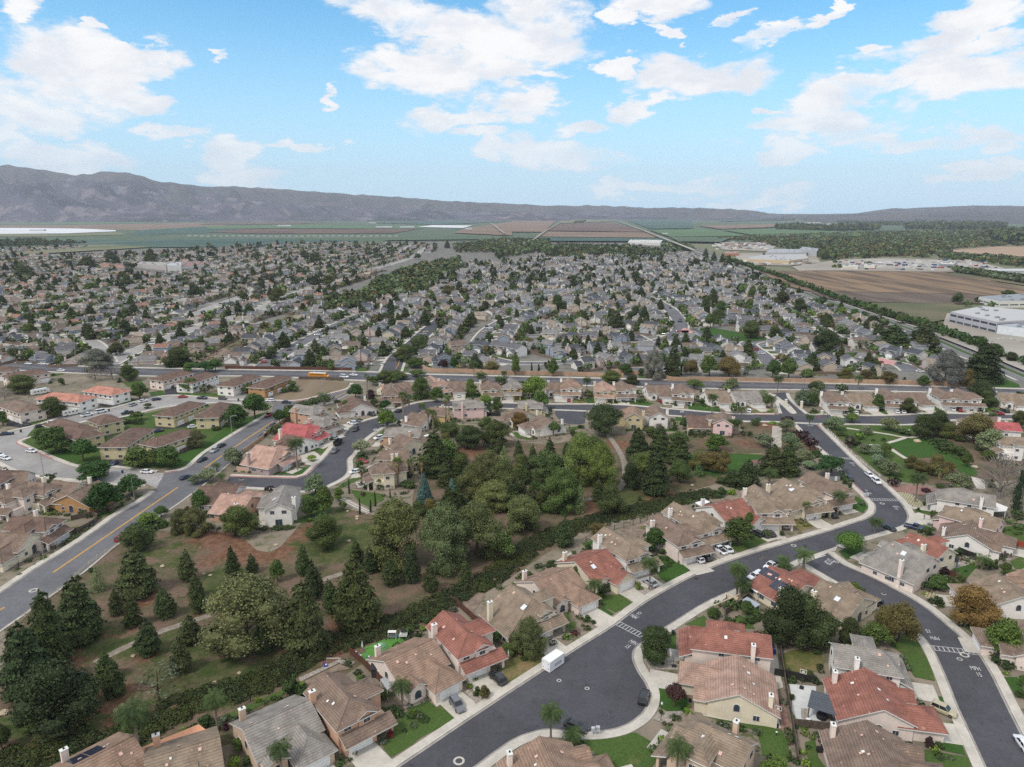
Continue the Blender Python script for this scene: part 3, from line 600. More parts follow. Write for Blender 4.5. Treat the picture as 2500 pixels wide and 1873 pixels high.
# lawns, terraces, paths -------------------------------------------------------------------
LW = {'A': 'g320,1190 505,1090 580,1150 645,1125 755,1235 460,1400 190,1580 110,1470|y1140,800 1250,660 1500,610 1565,668 1480,760 1200,940 1165,900 1150,830|l1910,300 1990,290 2100,350 1950,430 1900,380|g1560,1460 2130,1420 2130,1690 2060,1690 1950,1530 1600,1470|g1230,1550 1380,1440 1480,1430 1420,1560 1290,1600',
'F': 'g550,1240 760,1235 855,1305 710,1390 600,1340|l510,1350 600,1340 700,1400 555,1485 500,1420|l1090,900 1370,935 1450,1005 1160,1145 1080,1080 1040,960|g1650,790 1900,720 2005,785 1760,875 1700,840|l425,800 520,765 560,790 450,825',
'G': 'y290,850 480,865 570,912 340,985 260,930|l790,700 860,740 890,790 850,840 765,800|l650,1150 830,1080 850,1170 720,1218|g-30,1010 75,1070 -30,1115|g1260,810 1440,830 1430,860 1280,845|l1530,1290 1700,1240 1775,1270 1680,1380|g2000,950 2170,930 2170,1095 2080,1080 1980,1010|g2040,1230 2170,1170 2170,1300 2080,1290|g1380,1400 1480,1420 1390,1450 1310,1415',
'B': 'g775,440 940,360 1000,430 900,470|g1180,410 1250,360 1330,400 1380,480 1250,470|l540,960 760,960 800,1080 800,1180 640,1190 560,1150|g-10,1440 360,1365 490,1440 440,1490 560,1560 480,1690 120,1690|g960,1230 1600,1340 1660,1430 1640,1600 1440,1560 1380,1350|y1620,690 1800,650 1950,700 1970,800 1800,870 1640,860|g1800,1450 1890,1420 1920,1580 2010,1700 1850,1700|g425,640 700,500 700,750 425,735',
'C': 'g960,490 1030,600 1165,925 990,890 900,700 780,620|g1290,350 1480,420 1650,420 1590,550 1520,550|l1045,1025 1230,1060 1240,1100 1090,1090|l1180,1340 1360,1370 1430,1560 1230,1520 1160,1400|g1070,1510 1440,1575 1480,1690 1090,1640|l1755,890 1870,890 1960,1060 1900,1060 1840,1030',
'D': 'g500,1225 1050,980 1075,1015 540,1265|g1640,840 1720,920 1650,930',
'H': 'l820,1050 1050,990 1230,1010 1350,1120 1480,1180 1600,1290 1590,1340 1500,1330 1350,1230 1200,1170 960,1175 900,1110|g240,895 700,873 1010,873 1030,960 870,1000 790,1050 820,1100 960,1190 960,1260 1100,1290 1090,1400 900,1380 760,1330 600,1200 450,1060 300,930|g150,750 320,778 310,786 170,782|g610,785 760,720 880,780|g1120,740 1230,700 1370,755 1370,768 1130,770|g1640,740 1700,700 1810,745 1650,765|l1720,470 1800,440 1980,510 1990,540 1770,540|l1800,285 1840,290 2080,380 2080,400 1830,300|g1240,70 1300,85 1620,205 1560,200|l690,235 750,225 810,245 720,268|g965,340 1080,340 1060,355 990,355|g860,300 960,295 980,315 890,322',
'K': 'g750,670 900,655 1000,660 880,775 770,740|l445,905 550,890 760,890 690,955 440,955|l110,840 225,840 240,885 110,885|g1030,520 1110,520 1145,540 1080,555|g1340,350 1500,335 1570,355 1440,400|g1370,600 1430,540 1420,600|g1050,1030 1160,985 1220,990 1000,1100|g1120,1090 1420,1130 1430,1180 1300,1250 1200,1200|l-10,560 200,440 390,385 395,400 -10,640|g1160,-10 1310,-10 1250,28 1170,24|g680,1140 940,1090 960,1300 760,1330|g550,1385 740,1320 820,1350 700,1390',
'I': 'l450,370 620,330 760,440 640,475 440,400|l670,480 780,430 860,440 740,490|l840,480 1060,430 1060,470 900,500|l1380,530 1680,500 1880,370 1780,360 1560,420 1400,500|l1820,350 1980,210 2209,120 2209,150 1920,330 1870,355|g210,290 260,260 330,320 250,330|g860,950 1040,900 1030,930 880,990|y560,1090 700,1040 680,1120 500,1200 230,1340 100,1420 60,1420 200,1320',
'J': 'l1050,490 1180,450 1240,480 1130,515|l1340,400 1470,380 1480,430 1360,430|g260,670 420,640 440,670 280,700|l1060,620 1215,590 1220,600 1120,640|g1600,400 2120,410 2080,445 1600,425|g1100,310 1270,290 1320,350 1150,350|g60,0 120,0 120,8|g440,235 580,228 570,240 450,262',
'L': 'g650,755 780,760 700,785|g1200,830 1250,825 1400,880 1390,905 1260,890|g1750,780 1890,765 1880,790 1790,815|l710,450 900,450 890,485 720,490|g1235,480 1390,480 1400,515 1230,515|y1790,510 1930,500 1930,545 1790,545|l1940,490 2015,490 2015,545 1940,548|g1505,620 1580,650 1580,675 1510,650|g1060,75 1190,90 1190,110 1070,100|l1590,100 1740,95 1750,125 1600,125|l1880,90 2030,85 2030,115 1900,120|g100,190 190,180 190,230 110,235|g720,45 800,42 800,65 740,68|g940,300 1000,320 1000,350 960,340',
'M': 'l160,515 240,515 240,555 160,550|l340,545 420,505 590,545 530,570|l930,600 950,545 1130,550 1240,600 1240,625 1000,610|y1560,610 1680,605 1700,640 1550,635|l800,670 890,690 880,720 800,715|g310,790 500,780 500,810 320,815|l690,795 820,795 820,820 700,820|l930,1052 1640,1047 1640,1100 1560,1120 1560,1200 1300,1220 1240,1260 1100,1240 950,1200|l1930,830 2000,850 2000,900 1940,900|g440,270 660,270 660,295 440,295',
'O': 'l1560,545 1620,545 1620,600 1565,600|g170,880 270,885 240,905 180,905|g1460,695 1540,695 1540,708 1470,708|g2010,605 2100,605 2090,620 2000,625', 'Q': 'l270,800 340,790 660,850 620,865 540,870 300,850|g10,805 60,800 70,815 20,825|g150,805 200,805 200,820 160,820|g680,890 750,890 790,905 720,925 690,910'}
sheet('lawn', smooth(gp('J', '230,830 320,715 480,655 800,690 1060,650 1220,610 1500,555 2100,510 2190,690 1900,900 1650,1070 1140,1075 680,1045 480,980 300,900'), 3, True), .085, LAWN)
sheet('dry_ground', gp('N', '1150,862 1200,850 1420,725 1600,640 1740,590 1900,520 2180,390 2240,410 1960,560 1800,625 1650,690 1500,765 1330,862'), .34, FDRY); sheet('drainage_basin', gp('N', '1225,848 1400,752 1475,778 1320,848'), .4, SOIL)
lm = {'l': LAWND, 'g': LAWN, 'y': LAWNY}; k = 0
for c, s in LW.items():
    for q in s.split('|'):
        k += 1; sheet('lawn', smooth(gp(c, q[1:]), 2.5, True) if len(q.split()) > 5 else gp(c, q[1:]), .10 + .0015 * (k % 20) if c not in 'OQ' else .3, lm[q[0]])
PV = [('B', 'c', '870,1140 1500,1230 1560,1190 1600,1330 1300,1290 940,1225'), ('B', 'c', '1470,590 1560,600 1590,850 1620,980 1560,1000 1480,840'), ('B', 'w', '1670,950 1900,970 1900,1100 1960,1320 1700,1300 1690,1060'), ('B', 'v', '420,735 720,755 720,830 480,825'), ('B', 'v', '540,1190 780,1180 700,1250 620,1290 500,1250'), ('B', 'p', '1590,1060 1650,1180 1700,1420 1600,1330'),
('A', 'v', '820,1010 850,1000 1000,1110 920,1125'), ('A', 'v', '300,1100 460,1060 480,1110 320,1165 250,1130'), ('A', 'v', '1600,440 1700,420 1780,510 1700,560 1520,560'), ('A', 'c', '450,970 500,960 640,1110 580,1148'), ('A', 't', '-40,640 100,580 330,500 260,600 0,720'), ('D', 't', '1640,720 1800,640 2000,550 2090,560 1700,790'), ('D', 'v', '1150,900 1500,740 1640,760 1600,800 1500,770 1170,930'), ('D', 's', '1180,940 1500,780 1600,820 1400,860 1230,980'), ('A', 's', '750,260 960,160 1000,200 900,330 1020,430 880,340'),
('F', 'v', '870,1150 960,1170 1040,1210 970,1250 880,1190'), ('F', 'v', '1480,860 1540,860 1660,920 1600,940'), ('F', 's', '740,680 940,610 1000,640 930,760 830,740'), ('F', 'c', '200,950 330,870 340,890 240,950'), ('C', 'v', '20,1160 100,1160 60,1260 20,1240'),
('G', 'k', '1120,670 1220,670 1350,770 1330,790 1250,790'), ('G', 'p', '1060,620 1350,610 1440,660 1330,700 1120,665'), ('G', 'v', '1190,1350 1380,1290 1480,1360 1380,1400 1250,1400'), ('G', 'v', '1540,1200 1740,1190 1760,1240 1600,1290 1480,1260'), ('G', 'c', '1240,850 1300,835 1420,870 1400,900 1330,920 1240,900'), ('G', 'v', '1940,1110 2060,1130 2050,1220 1960,1230'), ('G', 'v', '930,1270 1000,1290 1010,1340 950,1330'), ('G', 'k', '1370,1480 1450,1490 1400,1540 1320,1500'),
('K', 'c', '670,780 800,745 860,790 800,880 700,860'), ('K', 'c', '930,520 1100,500 1140,520 1000,620'), ('K', 'c', '850,640 950,650 1000,640 960,690 860,670'), ('K', 'c', '1150,900 1230,980 1130,990 1140,920'), ('K', 'c', '280,1370 440,1370 430,1430 270,1430'), ('H', 'c', '1540,1340 1670,1370 1680,1460 1600,1450'), ('I', 'b', '940,400 1060,400 1130,510 1060,510 990,500'), ('I', 'b', '920,160 1020,190 1010,260 930,220'), ('I', 'b', '1400,150 1700,90 1660,160 1380,190'), ('J', 'b', '890,430 960,460 1080,520 1000,545 900,520'), ('J', 'b', '1480,330 1590,330 1600,420 1480,430'), ('J', 'b', '80,590 150,600 290,690 180,720 60,700'), ('J', 'b', '920,720 1020,700 1020,780 940,810'), ('J', 'b', '1560,680 1700,600 1700,700 1600,720'), ('K', 'g', '0,200 200,220 180,330 40,300 0,280'),
('I', 'c', '-20,1310 130,1310 60,1400 -20,1470'), ('I', 'c', '560,640 760,640 640,720 590,700'), ('I', 'y', '160,590 250,620 270,640 120,640 60,560'), ('M', 's', '1000,790 1020,800 1010,830'), ('L', 'c', '1260,820 1400,870 1380,885 1290,860')]
pm = {'c': CONC, 'w': flat('pale_paving', S(196, 196, 194), .9, .5, .08), 'v': GRAVEL, 'p': GRAVR, 't': FAKE, 's': SOIL, 'b': BLACKTOP, 'g': ASPHL, 'y': CONC, 'k': None}
def paver():
    m, t, b = newmat('stepping_pavers'); tc = N(t, 'ShaderNodeTexCoord')
    mp = N(t, 'ShaderNodeMapping'); t.links.new(tc.outputs['Object'], mp.inputs[0]); mp.inputs['Rotation'].default_value = (0, 0, R(38))
    br = N(t, 'ShaderNodeTexBrick'); t.links.new(mp.outputs[0], br.inputs[0]); br.offset = 0; br.inputs['Scale'].default_value = .7; br.inputs['Mortar Size'].default_value = .06
    br.inputs['Color1'].default_value = S(208, 198, 160); br.inputs['Color2'].default_value = S(198, 188, 150); br.inputs['Mortar'].default_value = S(92, 86, 66)
    link(t, br.outputs[0], b); b.inputs['Roughness'].default_value = .9; return m
pm['k'] = paver(); pnm = {'c': 'terrace', 'w': 'terrace', 'v': 'gravel_bed', 'p': 'gravel_bed', 't': 'artificial_turf', 's': 'bare_yard', 'b': 'parking_court', 'g': 'parking_court', 'y': 'terrace', 'k': 'paver_court'}
for i, (c, k, s) in enumerate(PV): sheet(pnm[k], gp(c, s), .135 + .0012 * (i % 24), pm[k])
PATH = flat('path_gravel', S(138, 128, 116), .95, .8, .2)
def path(c, s, w, z=.03, mat=PATH): mb = MB(); band(mb, smooth(gp(c, s), 2), -w / 2, w / 2, z); st(mb.build('path', mat))
path('V', '205,1432 255,1406 300,1385 345,1365 420,1340 455,1328', 2.0); path('V', '690,1255 745,1237', 2.0); path('V', '1120,1085 1165,1074 1266,1079 1327,1062 1345,1045 1350,1019 1345,990 1325,955 1300,925', 2.2)
path('M', '930,1050 1200,1047 1400,1048 1650,1040', 1.6, .11, SOIL); path('H', '430,905 560,925 700,945 830,965 900,980 1000,990 1100,980', 1.8, .14, CONC); path('H', '960,990 870,1020 790,1045 820,1085 900,1140 965,1180', 1.8, .145, CONC); path('H', '500,1050 620,1055 730,1055', 1.2, .14, CONC)
# flights of pale steps on the two banks
def steps(c, a, b, n, w):
    p, q = Vector(g(c, *a)), Vector(g(c, *b)); d = (q - p); t = math.atan2(d.y, d.x); mb = MB(); L = d.length / n
    for i in range(n): r = p + d * ((i + .5) / n); mb.obox(r.x, r.y, L * .55, w, .03, .14, t)
    return tag(mb.build('park_steps', KERB), 'flight of broad pale steps down the bare bank by the top road' if c == 'M' else 'pale steps running down past the slim cypresses to the park', 'steps')
steps('M', (1800, 770), (1790, 975), 16, 4.2); steps('K', (1050, 1170), (1300, 1300), 14, 2.4)
# ------------------------------------------------------------------ plants
rs = np.random.RandomState(5)
def unit(n): v = rs.normal(size=(n, 3)); return v / np.linalg.norm(v, axis=1)[:, None]
def quads(c, nrm, size, asp=1.0):
    """leaf clumps: one small face per point, facing roughly along nrm"""
    n = len(c); r = unit(n); a = np.cross(nrm, r); a /= np.linalg.norm(a, axis=1)[:, None] + 1e-9; b = np.cross(nrm, a)
    s = (size * rs.uniform(.6, 1.35, n))[:, None]
    V = np.stack([c - a * s - b * s * asp * .6, c + a * s * .7 - b * s * asp, c + a * s + b * s * asp * .7, c - a * s * .6 + b * s * asp], 1).reshape(-1, 3)
    F = np.arange(n * 4).reshape(n, 4); return V, F
def crown(lobes, per, leaf, jit=1.0, seed=0, core=True, dens=None):
    """lobes: (x,y,z,rx,ry,rz); unit tree: height 1, width 1"""
    VV, FF, CC = [], [], []; base = 0; cen = np.array([0, 0, np.mean([l[2] for l in lobes])])
    for l in lobes:
        c0 = np.array(l[:3]); rr = np.array(l[3:6]); n = int(per * (rr[0] * rr[2]) / .03)
        d = unit(n); rad = rs.uniform(.70, 1.14, n)[:, None]; p = c0 + d * rr * rad
        nn = d * .9 + unit(n) * jit + np.array([0, 0, .15]); nn /= np.linalg.norm(nn, axis=1)[:, None]
        V, F = quads(p, nn, leaf); VV.append(V); FF.append(F + base); base += len(V)
        lc = rs.uniform(.8, 1.2); CC.append(lc * rs.uniform(.72, 1.28, n))
    V = np.concatenate(VV); F = [tuple(f) for f in np.concatenate(FF)]; C = list(np.concatenate(CC))
    if core:
        b = len(V); V = list(map(tuple, V))
        for l in lobes:
            o = len(V)
            for i in range(4):
                for k in range(6):
                    th = math.pi * (i + .5) / 4; ph = 2 * math.pi * k / 6
                    V.append((l[0] + l[3] * .7 * math.sin(th) * math.cos(ph), l[1] + l[4] * .7 * math.sin(th) * math.sin(ph), l[2] + l[5] * .7 * math.cos(th)))
            for i in range(3):
                for k in range(6): F.append((o + i * 6 + k, o + i * 6 + (k + 1) % 6, o + (i + 1) * 6 + (k + 1) % 6, o + (i + 1) * 6 + k)); C.append(.8)
    return V, F, C
def leafmesh(nm, VFC):
    V, F, C = VFC; me = bpy.data.meshes.new(nm); me.from_pydata([tuple(v) for v in V], [], F); me.materials.append(LEAF)
    at = me.attributes.new('Col', 'FLOAT_COLOR', 'FACE'); a = np.ones((len(F), 4), dtype=np.float32); a[:, :3] = np.array(C)[:, None]; at.data.foreach_set('color', a.ravel())
    me.update(); return me
def barkmesh(nm, segs, mat=BARK):
    mb = MB()
    for pts, r in segs: mb.tube(pts, r, 5, cap=False)
    me = bpy.data.meshes.new(nm); me.from_pydata(mb.V, [], mb.F); me.materials.append(mat); me.update(); return me
def rnd_lobes(n, z0, z1, R0, r0, r1, shape):
    L = []
    for i in range(n):
        t = rnd.random(); z = z0 + (z1 - z0) * t; R_ = R0 * shape(t); a = rnd.uniform(0, 6.283); q = R_ * math.sqrt(rnd.uniform(.25, 1)); r = rnd.uniform(r0, r1)
        L.append((q * math.cos(a), q * math.sin(a), z, r, r, r * .8))
    return L
def limbs(z0, z1, R_, n, r=.02):
    S_ = [([(0, 0, -.01), (0.01, .0, z0), (-.01, .01, z1)], [r * 1.5, r * 1.1, r * .3])]
    for i in range(n):
        a = rnd.uniform(0, 6.28); z = z0 + (z1 - z0) * rnd.uniform(0, .5); S_.append(([(0, 0, z), (R_ * .5 * math.cos(a), R_ * .5 * math.sin(a), z + (z1 - z0) * .25), (R_ * math.cos(a), R_ * math.sin(a), z + (z1 - z0) * .45)], [r * .6, r * .4, r * .12]))
    return S_
dome = lambda t: math.sqrt(max(0, 1 - (t * 1.02) ** 2.2)) * (.82 + .18 * min(1, t * 4))
PRO = {}     # kind -> list of (crown mesh, trunk mesh)
def regp(k, crowns, trunks): PRO.setdefault(k, []).append((crowns, trunks))
def round_tree(nm, n=16, z0=.30, per=300, leaf=.017, seedz=0, rr=(.13, .21), R0=.34, low=.3):
    L = [(0, 0, .62, .26, .26, .26)] + rnd_lobes(n, z0, .86, R0, rr[0], rr[1], dome)
    return leafmesh(nm + '_crown', crown(L, per, leaf)), barkmesh(nm + '_trunk', limbs(low, .75, .25, 5))
for i in range(3): regp('oak', *round_tree('oak', 20, .22, 620, .0105))
for i in range(3): regp('syc', *round_tree('syc', 36, .06, 900, .0082, rr=(.10, .17), R0=.38, low=.2))
for i in range(3): regp('rnd', *round_tree('rnd', 14, .30, 260, .019, rr=(.13, .2), R0=.3))
regp('umb', *round_tree('umb', 16, .42, 260, .017, rr=(.12, .16), R0=.36))
regp('mush', leafmesh('clipped_crown', crown([(0, 0, .68, .46, .46, .26), (.1, .05, .72, .34, .34, .27), (-.12, 0, .7, .32, .34, .26)], 420, .018, .5)), barkmesh('clipped_trunk', limbs(.3, .7, .25, 4)))
for i in range(2):
    L = rnd_lobes(22, .3, .9, .42, .07, .13, dome); regp('sparse', leafmesh('sparse_crown', crown(L, 45, .02, .9, core=False)), barkmesh('sparse_trunk', limbs(.25, .85, .4, 12, .014)))
def conif(nm, tiers, base, per, leaf, power, ragged, droop=.25, wid=.5):
    VV = []; NN = []; C = []
    for i in range(tiers):
        t = i / (tiers - 1); z = base + (1 - base) * (t ** .9) * .985; R_ = wid * ((1 - t) ** power) * .98 + .012
        if t < .18: R_ *= .72 + 1.5 * t
        nb = max(4, int(5 + 9 * (1 - t)))
        for k in range(nb):
            a = 2 * math.pi * (k + rnd.random() * .7) / nb; Rb = R_ * rnd.uniform(1 - ragged, 1.05); m = int(per * (Rb / .4 + .12)); lc = rnd.uniform(.75, 1.2)
            u = rs.uniform(.15, 1, m) ** .6; wv = rs.normal(0, (.07 + .09 * u) * Rb + .012, m)
            x = (u * Rb) * math.cos(a) - wv * math.sin(a); y = (u * Rb) * math.sin(a) + wv * math.cos(a); zz = z + rnd.uniform(-.025, .025) - droop * u * u * Rb + rs.normal(0, .012, m)
            VV.append(np.stack([x, y, zz], 1)); d = np.stack([np.cos(a) * np.ones(m) * .5, np.sin(a) * np.ones(m) * .5, np.ones(m) * .8], 1); NN.append(d); C.append(lc * rs.uniform(.7, 1.3, m))
    P = np.concatenate(VV); n_ = np.concatenate(NN) + unit(len(P)) * .6; n_ /= np.linalg.norm(n_, axis=1)[:, None]
    V, F = quads(P, n_, leaf); return leafmesh(nm + '_crown', (V, [tuple(f) for f in F], np.concatenate(C))), barkmesh(nm + '_trunk', [([(0, 0, -.01), (0, 0, .5), (0, 0, .97)], [.022, .014, .003])])
for i in range(4): regp('pine', *conif('young_pine', 11, .16, 62, .021, .52, .46))
for i in range(3): regp('bpine', *conif('pine', 15, .05, 115, .0165, .5, .46))
regp('spruce', *conif('spruce', 22, .04, 60, .014, .85, .2, .45)); regp('lpine', *conif('thin_pine', 16, .12, 9, .02, .9, .3, .3))
for i in range(1):
    L = [(0, 0, z, .30 * math.sin(math.pi * min(.97, .12 + z * .85)) + .12,) * 1 for z in ()]
    L = [(rnd.uniform(-.05, .05), rnd.uniform(-.05, .05), z, .40 * (1 - z) ** .45 + .03, .40 * (1 - z) ** .45 + .03, .1) for z in (.08, .2, .32, .44, .56, .68, .8, .9, .96)]
    regp('cyp', leafmesh('cypress_crown', crown(L, 60, .028)), barkmesh('cypress_trunk', [([(0, 0, -.01), (0, 0, .3)], [.05, .03])]))
for i in range(3):
    L = rnd_lobes(9, .12, .72, .3, .16, .26, dome); regp('bush', leafmesh('bush_crown', crown(L, 55, .035)), None)
for i in range(2):   # bare grey tree: twigs
    S_ = limbs(.15, .9, .4, 10, .018)
    for k in range(240):
        a = rnd.uniform(0, 6.28); t = rnd.random(); r = .5 * dome(t) * rnd.uniform(.5, 1); z = .3 + .65 * t; a2 = a + rnd.uniform(-.3, .3)
        S_.append(([(r * .55 * math.cos(a2), r * .55 * math.sin(a2), z - .14), (r * math.cos(a), r * math.sin(a), z)], [.0045, .0015]))
    regp('bare', leafmesh('bare_crown', crown(rnd_lobes(16, .35, .85, .4, .08, .13, dome), 16, .013, 1.0, core=False)), barkmesh('bare_trunk', S_, flat('grey_bark', S(128, 120, 114), .9, 3, .2)))
def frond(mb, a, L, up, drop, w, n=7, z0=1.0, leafl=True, m=0):
    """an arching feather frond"""
    px, pz = 0., z0; ang = up; ca, sa = math.cos(a), math.sin(a); prev = None
    for i in range(n + 1):
        t = i / n; ww = w * math.sin(math.pi * min(.98, t * .85 + .12))
        cur = [(px * ca - ww * sa, px * sa + ww * ca, pz - ww * .55), (px * ca, px * sa, pz), (px * ca + ww * sa, px * sa - ww * ca, pz - ww * .55)]
        if prev: mb.add(prev + cur, [(0, 1, 4, 3), (1, 2, 5, 4)], m)
        prev = cur; px += L / n * math.cos(ang); pz += L / n * math.sin(ang); ang -= drop / n
def featherfrond(mb, a, L, up, drop, w, z0, n=16):
    px, pz = 0., z0; ang = up; ca, sa = math.cos(a), math.sin(a)
    for i in range(n):
        t = i / n; ww = w * math.sin(math.pi * min(.97, t * .9 + .08)); dx = L / n * math.cos(ang); dz = L / n * math.sin(ang); k = rnd.uniform(.8, 1.2)
        for s in (-1, 1):
            x0, z0_ = px, pz; x1, z1 = px + dx * .62, pz + dz * .62; tx = px + dx * 1.6; tz = pz + dz * 1.2 - ww * .6 * k
            V = [(x0 * ca, x0 * sa, z0_), (x1 * ca, x1 * sa, z1), (tx * ca - s * ww * sa, tx * sa + s * ww * ca, tz), ((tx - dx * .4) * ca - s * ww * sa * .9, (tx - dx * .4) * sa + s * ww * ca * .9, tz)]
            mb.add(V, [(0, 1, 2, 3)])
        px += dx; pz += dz; ang -= drop / n
def palm_pair(nm, n, L, w, hgt, seedup=(-.3, 1.25), bush=1.0, trunk=.02):
    """metres; crown centre at z = hgt"""
    mb = MB()
    for i in range(n):
        t = i / n; featherfrond(mb, i * 2.399 + rnd.uniform(-.2, .2), L * rnd.uniform(.85, 1.08), seedup[1] + (seedup[0] - seedup[1]) * t, rnd.uniform(1.5, 2.1), w, hgt)
    C = [rnd.uniform(.7, 1.3) for _ in mb.F]; m1 = leafmesh(nm + '_fronds', (mb.V, mb.F, C))
    t2 = MB(); t2.tube([(0, 0, -.1), (.06, .02, hgt * .5), (0, 0, hgt + .1)], [trunk * 1.25, trunk, trunk * .8], 7)
    me = bpy.data.meshes.new(nm + '_trunk'); me.from_pydata(t2.V, [], t2.F); me.materials.append(PALMB); me.update(); return m1, me
PALM = {'q': [palm_pair('queen_palm', 40, 3.4, .8, 8., trunk=.22) for _ in range(2)], 's': [palm_pair('small_palm', 22, 2.3, .6, 2.6, trunk=.2)], 'c': [palm_pair('date_palm', 34, 4.2, .5, 4.0, trunk=.45)]}
def fan_palm(hgt, skirt):
    mb = MB()
    for i in range(46):
        up = rnd.uniform(-.5, 1.3); a = rnd.uniform(0, 6.28); d = Vector((math.cos(a) * math.cos(up), math.sin(a) * math.cos(up), math.sin(up))); L = rnd.uniform(1.2, 1.6); c = Vector((0, 0, hgt)) + d * L * .55
        s = d.cross(Vector((0, 0, 1))).normalized()
        for k in range(5):
            f = (k - 2) * .42; e = (d * math.cos(f) + s * math.sin(f)); e2 = (d * math.cos(f + .25) + s * math.sin(f + .25)); tip = c + (e + e2) * .5 * L * .75 + Vector((0, 0, -.12))
            mb.add([c, c + e * L * .42, tip, c + e2 * L * .42], [(0, 1, 2, 3)])
    m1 = leafmesh('fan_palm_fronds', (mb.V, mb.F, [rnd.uniform(.7, 1.3) for _ in mb.F]))
    t2 = MB(); t2.tube([(0, 0, -.1), (.1, .05, hgt * .5), (0, 0, hgt)], [.3, .22, .2], 7); me = bpy.data.meshes.new('fan_palm_trunk'); me.from_pydata(t2.V, [], t2.F); me.materials.append(PALMB); me.update()
    sk = None
    if skirt:
        k = MB()
        for i in range(60):
            a = rnd.uniform(0, 6.28); z = hgt - rnd.uniform(.2, skirt); r = .75 - .3 * (hgt - z) / skirt; c, s_ = math.cos(a), math.sin(a); w = .25
            k.add([(.15 * c - w * s_, .15 * s_ + w * c, z), (.15 * c + w * s_, .15 * s_ - w * c, z), (r * c + w * s_ * .7, r * s_ - w * c * .7, z - .9), (r * c - w * s_ * .7, r * s_ + w * c * .7, z - .9)], [(0, 1, 2, 3)])
        sk = bpy.data.meshes.new('fan_palm_skirt'); sk.from_pydata(k.V, [], k.F); sk.materials.append(PALMG); sk.update()
    return m1, me, sk
PALM['f'] = [fan_palm(12., 1.5) for _ in range(2)]; PALM['k'] = [fan_palm(8., 3.2)]; PALM['t'] = [fan_palm(20., 2.)]

# ------------------------------------------------------------------ naming by looks and place
REG = []   # (object, look, category, px, py, group)
def reg(o, look, cat, x, y, group=None): px, py, d = proj(x, y, 2); REG.append([o, look, cat, px, py, group]); return o
# look-up of plant kinds: proto, colour, looks, name
PK = {'pine': ('pine', S(66, 78, 44), 'small dark green pine', 'pine_tree'), 'bpine': ('bpine', S(64, 76, 42), 'big dense dark pine', 'pine_tree'), 'spruce': ('spruce', S(78, 104, 96), 'blue-grey spruce', 'spruce_tree'), 'lpine': ('lpine', S(96, 118, 74), 'thin pale green conifer', 'pine_tree'),
 'cyp': ('cyp', S(46, 62, 36), 'slim pointed cypress', 'cypress_tree'), 'dcyp': ('cyp', S(40, 54, 36), 'dark pointed cypress', 'cypress_tree'),
 'oak': ('oak', S(78, 90, 48), 'dark spreading tree', 'broadleaf_tree'), 'doak': ('oak', S(64, 74, 42), 'very dark dense tree', 'broadleaf_tree'), 'syc': ('syc', S(94, 102, 62), 'large grey-green spreading tree', 'broadleaf_tree'), 'gsyc': ('syc', S(92, 108, 54), 'large fresh green spreading tree', 'broadleaf_tree'), 'brn': ('oak', S(104, 96, 56), 'olive-brown rounded tree', 'broadleaf_tree'),
 'rnd': ('rnd', S(78, 98, 48), 'rounded mid-green tree', 'broadleaf_tree'), 'brt': ('rnd', S(92, 114, 50), 'bright green tree', 'broadleaf_tree'), 'dgr': ('rnd', S(60, 88, 40), 'glossy dark green round tree', 'broadleaf_tree'), 'olv': ('rnd', S(110, 124, 92), 'grey-green olive-like tree', 'broadleaf_tree'), 'pur': ('rnd', S(64, 46, 48), 'dark purple-leaved tree', 'broadleaf_tree'), 'aut': ('oak', S(124, 98, 54), 'orange and green autumn tree', 'broadleaf_tree'), 'slv': ('syc', S(112, 116, 108), 'silvery grey eucalyptus', 'broadleaf_tree'),
 'gry': ('bare', S(118, 108, 98), 'nearly bare grey tree', 'bare_tree'), 'spr': ('sparse', S(86, 96, 76), 'thin grey-green open tree', 'broadleaf_tree'), 'umb': ('umb', S(56, 84, 42), 'flat-topped dark green tree', 'broadleaf_tree'), 'mush': ('mush', S(78, 106, 44), 'clipped mushroom-shaped green tree', 'broadleaf_tree'), 'wil': ('syc', S(96, 100, 60), 'weeping olive-green birch', 'broadleaf_tree'),
 'bush': ('bush', S(66, 84, 44), 'low dark green shrub', 'shrub'), 'bbush': ('bush', S(112, 136, 52), 'bright green shrub', 'shrub'), 'pbush': ('bush', S(84, 48, 62), 'purple flowering bush', 'shrub'), 'gbush': ('bush', S(96, 106, 84), 'grey-green shrub', 'shrub'), 'rbush': ('bush', S(110, 44, 46), 'red-leaved bush', 'shrub')}
PLK = {'q': (S(68, 84, 44), 'feathery queen palm', 'queen'), 's': (S(74, 92, 46), 'short feathery palm', 'small'), 'c': (S(74, 96, 48), 'broad date palm', 'date'), 'f': (S(98, 116, 62), 'tall fan palm', 'fan'), 'k': (S(104, 118, 64), 'fan palm with a brown skirt', 'skirted'), 't': (S(84, 104, 60), 'very tall slender fan palm', 'tall')}
